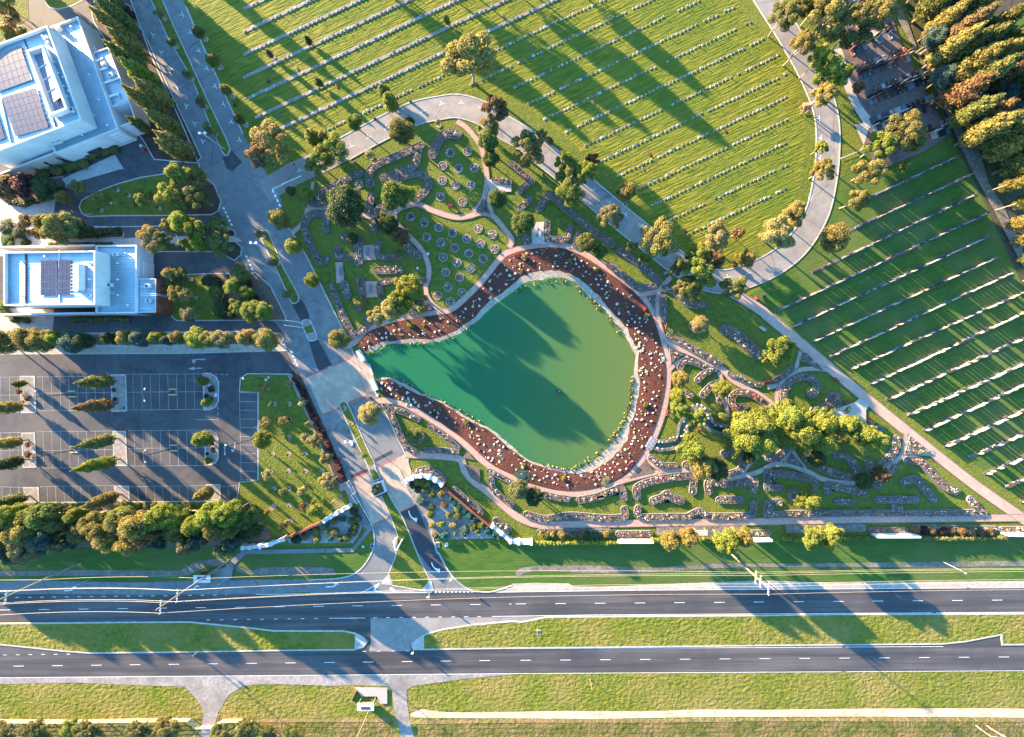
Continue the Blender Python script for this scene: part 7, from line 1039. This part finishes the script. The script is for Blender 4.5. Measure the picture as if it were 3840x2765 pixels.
for lab, t, pts in (('triangular bed with red flowers between three paths', 5, [(2012, 140), (2068, 258), (1955, 240)]), ('triangular bed between pale grove and pond path', 5, [(1485, 985), (1360, 1150), (1560, 1118)]), ('bed left of the long stone seat pad', 6, [(0, 425), (165, 470), (168, 528), (130, 540)]), ('triangular bed beside the lakeside path in the north-east', 6, [(1195, 1000), (1268, 985), (1252, 1100)]), ('triangular bed where the path turns to the golden grove', 6, [(1392, 1445), (1500, 1510), (1408, 1578)]), ('shaded triangular bed below the golden grove', 11, [(142, 828), (205, 762), (305, 868)]), ('white-flowered triangular bed at the diagonal path', 11, [(1205, 752), (1245, 600), (1420, 735)]), ('triangular white-flowered bed above the diagonal path fork', 7, [(280, 1560), (330, 1500), (480, 1650)])):
    bed(lab, t, pts, poly=True, closed_smooth=1, **(WHT if 'white' in lab else dict(cols=(2, 0, 1))))
def ngon(t, x, y, r, n=22): return [(x+r*math.cos(6.283*i/n), y+r*math.sin(6.283*i/n)) for i in range(n)]
bed('round bed beside the lime tree on the south-east lawn', 11, ngon(11, 228, 1115, 54), poly=True, closed_smooth=1); bed('round bed under the pale tree on the east lawn', 6, ngon(6, 1620, 1262, 52), poly=True, closed_smooth=1); bed('round bed ringed white on the triangle bed lawn', 9, ngon(9, 1420, 605, 72), poly=True, closed_smooth=1, **WHT)
# round beds: ring kerb, soil, little plaques, one bush
UPR = [(1, 1720, 1355), (1, 1875, 1345), (1, 1655, 1470), (1, 1797, 1495), (1, 1935, 1490), (5, 1652, -30), (5, 1768, 12), (5, 1906, 12), (5, 1633, 110), (5, 1830, 160), (5, 912, 0), (5, 1010, -8)]
LOR = [(5, 1370, 290), (5, 1490, 340), (5, 1618, 385), (5, 1742, 433), (5, 1970, 397), (5, 2096, 447), (5, 1514, 470), (5, 1868, 484), (5, 1638, 517), (5, 1763, 566), (5, 1992, 530), (5, 2116, 578), (5, 1886, 612), (5, 1660, 648), (5, 1782, 698), (5, 2012, 662), (5, 1906, 745), (5, 1680, 780), (5, 1805, 828), (5, 1702, 912), (5, 1825, 960), (5, 1610, 987), (5, 1722, 1042)]
M_ring2 = mat('bed ring concrete', (.24, .23, .22), (.34, .33, .31), sc=2)
for nm, L in (('upper', UPR), ('lower', LOR)):
    for i, (t, x, y) in enumerate(L):
        p = W(t, x, y); rt = thing('round_bed', f"round kerbed bed, {ordw(i+1)} from the north on the {nm} round-bed lawn", 'flower bed', (p.x, p.y, 0), random.uniform(0, 6), 'round flower beds on the lawn'); rr = ZM(35); n = 24
        c = [(rr*math.cos(6.283*k/n), rr*math.sin(6.283*k/n), 0) for k in range(n)]; k = MB(); rim(k, c, .13, 0, .16, out=True); k.build('edging', M_ring2, rt); MB().prism(c, 0, .10).build('soil', M_soil, rt, tri=True)
        def rp(): a, q = random.uniform(0, 6.28), random.uniform(0, .35); return q*math.cos(a), q*math.sin(a)
        o = bush_stuff(rp, 3, 'rose_bush', rt, .8, ((2,), (0,), (1, 0))[i % 3], (.05, .06, .02), .8, .33); del o['kind']
        for k in range(random.randint(2, 6)):
            a, q = random.uniform(0, 6.28), random.uniform(.62, .86)*rr; MB().box((q*math.cos(a), q*math.sin(a), .16), (.34, .26, .12), a+1.57).build('memorial_plaque', random.choice((M_granite[1], M_granite[3], M_granite[5])), rt)
# ------------------------------------------------------------------ boulders of the pond bank and stream
def rock_mesh(k):
    rnd = random.Random(k); bm = bmesh.new(); bmesh.ops.create_icosphere(bm, subdivisions=2, radius=1); sx, sy, sz = rnd.uniform(.85, 1.25), rnd.uniform(.6, .95), rnd.uniform(.5, .8); ds = [Vector((rnd.gauss(0, 1), rnd.gauss(0, 1), rnd.gauss(0, .8))).normalized() for _ in range(7)]
    for v in bm.verts:
        for d in ds:
            q = v.co.dot(d)-.72
            if q > 0: v.co -= d*q*.9
        v.co = Vector((v.co.x*sx, v.co.y*sy, max(v.co.z*sz, -.3)))*rnd.uniform(.96, 1.04)
    me = bpy.data.meshes.new('boulder'); bm.to_mesh(me); bm.free(); me.materials.append(M_rock); return me
ROCK = [rock_mesh(i) for i in range(8)]
def boulder(p, r, label, group, z=.2):
    o = bpy.data.objects.new('boulder', random.choice(ROCK)); COL.objects.link(o); o.location = (p[0], p[1], z+r*.1); o.scale = (r, r, r*random.uniform(.8, 1.2)); o.rotation_euler = (random.uniform(-.15, .15), random.uniform(-.15, .15), random.uniform(0, 6.28)); tag(o, label, 'boulder', group); return o
SEC = [('north-west bank', 0, 7), ('round-bed bank', 7, 10), ('north bank', 10, 14), ('north-east bank', 14, 18), ('upper east bank', 18, 22), ('sunny east bank', 22, 25), ('south-east bank', 26, 29), ('south bank', 29, 33), ('south-west bank', 33, 37), ('triangle-lawn bank', 37, 42)]
taken = []; np_ = 0
for nm, s0, s1 in SEC:
    cand = []; want = {'triangle-lawn bank': 24, 'south-west bank': 26, 'north-west bank': 40, 'round-bed bank': 26}.get(nm, 30)
    for _ in range(1500):
        if len(cand) >= want: break
        u = random.uniform(s0, s1); i = int(u); f = u-i; i = min(i, len(ST)-2); v = random.uniform(.12, .92); A = lerp(W(ST[i][0], *ST[i][1]), W(ST[i+1][0], *ST[i+1][1]), f); B = lerp(W(ST[i][0], *ST[i][2]), W(ST[i+1][0], *ST[i+1][2]), f); p = A+(B-A)*v
        if all((p-q).length > 1.15 for q in taken): taken.append(p); cand.append((u, v, p))
    cand.sort(key=lambda c: c[0])
    for j, (u, v, p) in enumerate(cand):
        r = random.choice((.18, .25, .32, .40, .46))*random.uniform(.9, 1.15); sz = 'small' if r < .3 else 'middling' if r < .44 else 'large'; where = 'near the path' if v < .35 else 'near the pebbles' if v > .7 else 'amid the mulch'
        z = .26-.07*v; boulder(p, r, f"{sz} pale boulder {where}, {ordw(j+1)} clockwise along the {nm}", 'boulders set in the mulch bank', z)
        if random.random() < .36:
            np_ += 1; q = p+Vector((random.uniform(-.7, .7), random.uniform(-.7, .7), 0)); o = MB().box((0, 0, .12), (.42, .32, .14), 0, 0, .25).build('memorial_plaque', random.choice((M_granite[5], M_granite[1], M_granite[5], M_granite[3]))); o.location = (q.x, q.y, z+.05); o.rotation_euler = (0, 0, random.uniform(0, 6)); tag(o, f"little memorial plaque beside the {ordw(j+1)} boulder along the {nm}", 'plaque', 'plaques among the boulders'); MB().box((0, 0, .195), (.32, .22, .015), 0, 0, .25).build('plate', random.choice(M_plate), o)
# low tufts on the banks
Q = []
def rp_bank():
    while True:
        u = random.uniform(0, len(ST)-1.01); i = int(u); f = u-i; v = random.uniform(.05, .95); A = lerp(W(ST[i][0], *ST[i][1]), W(ST[i+1][0], *ST[i+1][1]), f); B = lerp(W(ST[i][0], *ST[i][2]), W(ST[i+1][0], *ST[i+1][2]), f)
        return A+(B-A)*v
o = bush_stuff(rp_bank, 260, 'bank_tufts', None, .35, (3, 0), (.075, .085, .025), .3, .2); tag(o, 'small scattered tufts and ground plants on the mulch bank', 'ground plants')
def rp_reed():
    u = random.choice((random.uniform(21, 25.5), random.uniform(21, 25.5), random.uniform(26, 31), random.uniform(13, 18), random.uniform(0, 6), random.uniform(8, 12), random.uniform(36, 41))); i = int(u); f = u-i; A = lerp(W(ST[i][0], *ST[i][2]), W(ST[i+1][0], *ST[i+1][2]), f); B = lerp(W(ST[i][0], *ST[i][3]), W(ST[i+1][0], *ST[i+1][3]), f); return A+(B-A)*random.uniform(.8, 1.45)
o = bush_stuff(rp_reed, 420, 'reeds', None, .25, (3,), (.12, .12, .045), .36, .16); tag(o, 'yellow-green reeds along the water edge of the pond', 'reeds')
k = 0
for t, pts in ((10, [(1085, 600), (1140, 590), (1180, 605), (1215, 625), (1070, 640), (1060, 670), (1100, 695), (1150, 692), (1190, 690), (1050, 660)]), (10, [(1265, 640), (1300, 650), (1330, 655), (1370, 640), (1400, 620), (1430, 610), (1460, 605), (1440, 640), (1400, 645), (1290, 705), (1330, 712), (1370, 705), (1420, 690), (1450, 700), (1480, 490), (1520, 470), (1548, 515), (1525, 545), (1545, 560), (1500, 600), (1520, 590), (1575, 360), (1600, 330), (1640, 320), (1680, 330), (1700, 360), (1660, 355), (1620, 380), (1730, 415), (1760, 400), (1740, 440), (1770, 470), (1800, 500), (1850, 510), (1900, 525), (1700, 490), (1680, 470)]), (6, [(1125, 1430), (1160, 1460), (1140, 1480), (1190, 1490), (1230, 1500), (1260, 1495), (1310, 1505), (1340, 1540), (1200, 1540), (1150, 1550), (1180, 1600), (1230, 1590), (1270, 1600), (1320, 1580), (1160, 1625), (1105, 1450), (1130, 1410)]), (10, [(1130, 20), (1140, 60), (1180, 10)]), (9, [(1310, 265), (1350, 262), (1400, 275), (1415, 300), (1380, 325), (1440, 335), (1300, 275), (1340, 320), (2080, 730), (2115, 715), (2160, 725), (2170, 770), (2155, 825), (2090, 815), (2060, 790), (2110, 670), (2140, 650), (1120, 180), (1150, 150), (1180, 175)])):
    for x, y in pts:
        k += 1; p = W(t, x, y); boulder(p, random.uniform(.28, .58), f"pale boulder edging the stream and pools, {ordw(k)} counted from the footbridge pool", 'boulders edging stream and pools', .12)
        for _ in range(2): q = p+Vector((random.uniform(-1, 1), random.uniform(-1, 1), 0))
# ------------------------------------------------------------------ graves of the upper lawn: flat plaques in rows
def y_row(k, x): return 180+202.3*(k-5)-.47*x           # on the tile that holds the middle of the lawn
M_beam = mat('worn plinth concrete', (.13, .115, .10), (.22, .20, .175), sc=.7, patch=(.20, .15, .12), psc=.25); M_beamd = mat('dark plinth concrete', (.06, .055, .052), (.12, .11, .10), sc=.7)
PROTO_PL = []
for i, (a, b) in enumerate(((1, 0), (3, 2), (2, 1), (1, 3), (5, 1), (3, 1), (2, 0))):
    w_, d_ = random.uniform(.62, .8), random.uniform(.45, .6)
    m1 = MB().box((0, 0, .06), (w_, d_, .12)).mesh('lawn_plaque', M_granite[a]); m2 = MB().box((0, 0, .135), (w_*.72, d_*.62, .03)).mesh('plate', M_plate[b]); m3 = MB().tube((.25, .12, .12), (.25, .12, .36), .05, .07, 6).ball((.25, .12, .42), .11, 6, 4).mesh('vase_flowers', M_fl[i % 4]); PROTO_PL.append((m1, m2, m3, ('grey', 'white', 'beige', 'pale grey', 'blue-grey', 'white', 'beige')[i]))
FO = [(x, y) for x, y in ((440, -30), (1600, -30), (1625, 20), (1665, 52), (1695, 90), (1725, 120), (1745, 165), (1768, 205), (1771, 250), (1772, 300), (1765, 360), (1752, 430), (1700, 470), (1640, 510), (1520, 525), (1440, 458), (1370, 395), (1290, 325), (1200, 262), (1130, 195), (1090, 205), (980, 180), (940, 190), (880, 235), (790, 275), (720, 297), (690, 312), (640, 290), (570, 285), (545, 222), (510, 140), (480, 50))]
rd = math.atan2(.47, 1); spots = []
for k in range(-5, 19):
    x = -2400; c = 0; first = last = None
    while x < 2400:
        x += random.choice((33, 34, 35, 36, 38)); y = y_row(k, x); ox, oy = 1134+x/4, y/4
        if not inside(ox, oy, FO): continue
        p = W('O', ox, oy); first = first or p; last = p
        if k <= 5 and ox > 1240: continue
        if random.random() < (.2 if k <= 5 else .07): continue
        c += 1; spots.append((k, c, p))
    if first and k <= 5:
        e = W('O', 1240, (y_row(k, (1240-1134)*4))/4) if last.x > W('O', 1240, 0).x else last
        d = e-first; mid = (first+e)/2; o = MB().box((0, 0, .05), (d.length+1, 1.0, .1), 0).build('plinth_beam', M_beam); o.location = (mid.x, mid.y, 0); o.rotation_euler = (0, 0, math.atan2(d.y, d.x)); tag(o, f"long concrete plinth strip under a plaque row, {ordw(k+6)} strip from the north-west", 'plinth', 'concrete strips of the upper lawn')
spots.sort(key=lambda s: (s[2].x-2)**2+(s[2].y-45)**2); far = MB()
for i, (k, c, p) in enumerate(spots):
    z = .1 if k <= 5 else 0.01; j = random.randrange(7); m1, m2, m3, nm = PROTO_PL[j]; q = p+Vector((random.uniform(-.08, .08), random.uniform(-.12, .12), 0)); rz = rd+random.uniform(-.08, .08); fl = random.random() < .4
    if i < 300:
        o = bpy.data.objects.new('lawn_plaque', m1); COL.objects.link(o); o.location = (q.x, q.y, z); o.rotation_euler = (0, 0, rz); tag(o, f"{nm} flat plaque{' with vase' if fl else ''}, {ordw(c)} from the west in the {ordw(k+6)} lawn row", 'grave plaque', 'flat plaques of the upper lawn'); s = random.uniform(.85, 1.15); o.scale = (s, s, 1)
        for me in ((m2, m3) if fl else (m2,)): h_ = bpy.data.objects.new(me.name.split('.')[0], me); COL.objects.link(h_); h_.parent = o
    else:
        far.box((q.x, q.y, z+.06), (random.uniform(.6, .85), random.uniform(.45, .6), .12), rz, random.choice((0, 1, 2, 3, 1)))
        far.box((q.x, q.y, z+.13), (.48, .34, .03), rz, 4+random.randrange(3))
        if fl: a = random.uniform(-.25, .25); far.tube((q.x+a, q.y+.12, z+.12), (q.x+a, q.y+.12, z+.5), .05, .12, 5, random.choice((0, 2, 7, 8, 9)))
tag(far.build('lawn_plaques', [M_granite[5], M_granite[1], M_granite[2], M_granite[3]]+M_plate[:3]+M_fl[:3], kind='stuff'), 'many more flat grave plaques in rows on the upper lawn', 'grave plaques')
# mounds of fresh graves on the upper lawn
for i, (t, x, y) in enumerate(((1, 112, 470), (1, 365, 610), (1, 720, 770), (1, 200, 1025), (1, 108, 720), (2, 175, 430), (2, 1220, 1370), (2, 1160, 1500), (2, 1890, 1165), (2, 720, 910), (6, 1530, 410), (1, 2190, 150))):
    p = W(t, x, y); m = MB(); m.ball((0, 0, 0), (.42, .95, .16), 10, 6, jit=.12); o = m.build('grave_mound', M_soil if i % 2 else M_mulch); o.location = (p.x, p.y, .02); o.rotation_euler = (0, 0, rd+.1); tag(o, f"bare earth grave mound on the upper lawn, {ordw(i+1)} of the scattered mounds", 'grave mound', 'earth mounds on the upper lawn')
# ------------------------------------------------------------------ headstones of the right lawn
HR = [(7, (910, 110), (1670, -243)), (7, (730, 405), (1780, -80)), (7, (390, 780), (1840, 90)), (7, (100, 1110), (1930, 260)), (7, (215, 1260), (1950, 460)), (7, (400, 1390), (2010, 650)), (7, (545, 1525), (2135, 790)), (7, (740, 1633), (2240, 960)), (7, (905, 1767), (2320, 1105)), (11, (1050, 275), (2400, -340)), (11, (1230, 410), (2400, -110)), (11, (1380, 545), (2400, 70)), (11, (1560, 685), (2400, 300)), (11, (1780, 785), (2400, 500)), (11, (1920, 930), (2400, 715)), (11, (2095, 1045), (2400, 910)), (11, (2240, 1180), (2400, 1105))]
HP = []
for i, mi in enumerate((2, 0, 1, 2, 0, 0, 5, 2)):
    wd, hh = random.uniform(1.0, 1.15), random.uniform(1.0, 1.3); b = MB()
    if i % 3 == 0: b.box((0, 0, .2+hh/2), (wd, .14, hh))
    elif i % 3 == 1:
        pr = [(-wd/2, 0), (wd/2, 0)]+[(wd/2*math.cos(a), hh*.72+hh*.28*math.sin(a)) for a in [math.pi*q/8 for q in range(9)]]; n = len(pr)
        for y in (-.07, .07): b.face([(x, y, .2+z) for x, z in (pr if y < 0 else pr[::-1])])
        for q in range(n): (x1, z1), (x2, z2) = pr[q], pr[(q+1) % n]; b.face([(x1, -.07, .2+z1), (x1, .07, .2+z1), (x2, .07, .2+z2), (x2, -.07, .2+z2)][::-1])
    else: b.box((0, 0, .2+hh*.4), (wd, .14, hh*.8)).box((0, 0, .2+hh*.8+.11), (wd*.5, .14, .22))
    HP.append((b.mesh('headstone', M_granite[mi]), MB().box((0, -.08, .1), (wd+.2, .5, .2)).mesh('plinth', M_granite[(0, 1, 0, 5)[i % 4]]), MB().ball((.2, -.25, .3), .14, 6, 4).ball((-.25, -.25, .28), .12, 6, 4).mesh('flowers', M_fl[i % 4]), ('beige', 'black', 'grey', 'sandstone', 'jet', 'dark', 'slate', 'tan')[i], ('square-topped', 'arched', 'stepped')[i % 3]))
hs = []
for r, (t, a, b) in enumerate(HR):
    A, B = W(t, *a), W(t, *b); d = B-A; L = d.length; u = d/L; x = .6; c = 0
    o = MB().box((0, 0, .04), (L+.6, .95, .08)).build('plinth_beam', M_beamd); mid = (A+B)/2; o.location = (mid.x, mid.y, 0); o.rotation_euler = (0, 0, math.atan2(d.y, d.x)); tag(o, f"long concrete plinth strip under upright headstones, {ordw(r+1)} row from the north", 'plinth', 'concrete strips of the headstone lawn')
    while x < L-.3:
        if random.random() > .075: c += 1; hs.append((r, c, A+u*x, math.atan2(d.y, d.x)))
        x += random.uniform(1.12, 1.32)
hs.sort(key=lambda h: -h[0]-.02*h[1]); far = MB(); hs2 = []
for i, (r, c, p, rz) in enumerate(hs):
    j = random.randrange(8); me, pl, fl, cn, sh = HP[j]; rz += random.uniform(-.03, .03); s = random.uniform(.85, 1.15); f = random.random() < .5
    q = p+Vector((random.uniform(-.05, .05), random.uniform(-.08, .08), 0))
    if i < 300:
        o = bpy.data.objects.new('headstone', me); COL.objects.link(o); o.location = (q.x, q.y, .07); o.rotation_euler = (0, 0, rz); o.scale = (random.uniform(.85, 1.1), 1, s); tag(o, f"{cn} {sh} headstone, {ordw(c)} from the west in the {ordw(r+1)} headstone row", 'headstone', 'upright headstones of the right lawn')
        for k_ in ((pl, fl) if f else (pl,)): h_ = bpy.data.objects.new(k_.name.split('.')[0], k_); COL.objects.link(h_); h_.parent = o
    else:
        far_v = np.array([v.co[:] for v in me.vertices]); o0 = len(far.v); ca, sa = math.cos(rz), math.sin(rz)
        for X, Y, Zz in far_v: far.v.append((q.x+X*ca-Y*sa, q.y+X*sa+Y*ca, .07+Zz*s))
        mi = (2, 0, 1, 2, 0, 0, 5, 2)[j]
        for pg_ in me.polygons: far.f.append(tuple(o0+v for v in pg_.vertices)); far.m.append(mi)
        far.box((q.x+.08*sa, q.y-.08*ca, .17), (1.1, .5, .2), rz, random.choice((0, 0, 1, 5)))
        if f: far.ball((q.x+.25*sa, q.y-.25*ca, .36), .14, 5, 4, 6+random.randrange(3))
tag(far.build('headstones', M_granite+M_fl[:3], kind='stuff'), 'many more upright headstones in rows on the right lawn', 'headstones')
# ------------------------------------------------------------------ big granite monuments beside the forest
def monument(label, p, rz, mi, wd, ln, hh, ti):
    t = thing('grave_monument', label, 'monument', (p.x, p.y, .04), rz, 'granite monuments beside the forest'); m = M_granite[mi]
    MB().box((0, -ln/2, .12), (wd, ln, .24)).build('kerb_base', M_granite[ti], t); MB().box((0, -ln/2-.1, .3), (wd*.86, ln*.82, .14)).build('ledger_slab', m, t); b = MB(); b.box((0, -.18, .24+hh/2), (wd*.92, .22, hh)); b.box((0, -.18, .24+hh+.06), (wd*.6, .22, .12)); b.build('headstone', m, t)
    if random.random() < .6: MB().ball((random.uniform(-.5, .5), -.5, .5), .16, 6, 4).ball((random.uniform(-.5, .5), -ln*.8, .46), .12, 6, 4).build('flowers', random.choice(M_fl), t)
ML = [((660, 110), (1050, -70)), ((680, 455), (1150, 250)), ((745, 660), (1250, 480)), ((840, 895), (1385, 672)), ((880, 1130), (1480, 905)), ((960, 1330), (1600, 1120))]; k = 0
for r, (a, b) in enumerate(ML):
    A, B = W(3, *a), W(3, *b); d = B-A; L = d.length; u = d/L; rz = math.atan2(d.y, d.x)
    for s in (0, 1):
        x = 1.0; c = 0
        while x < L-.6:
            wd = random.choice((1.2, 1.25, 1.3, 2.3)); 
            if random.random() > .12:
                c += 1; mi = random.choices((0, 1, 4, 5, 2), (8, 1.6, .9, 2, .6))[0]; n_ = Vector((-u.y, u.x, 0)); monument(f"{('black', 'grey', 'beige', 'white', 'red', 'blue-grey')[mi]} granite monument, {ordw(c)} from the path, {('lower', 'upper')[s]} side of the {('top', 'second', 'third', 'fourth', 'fifth', 'bottom')[r]} row", A+u*(x+wd/2)+n_*(.25 if s else -.25), rz+(math.pi if s else 0), mi, wd, random.uniform(2.0, 2.4), random.uniform(1.3, 2.0), random.choice((0, 1, 0, 5)))
            x += wd+.22
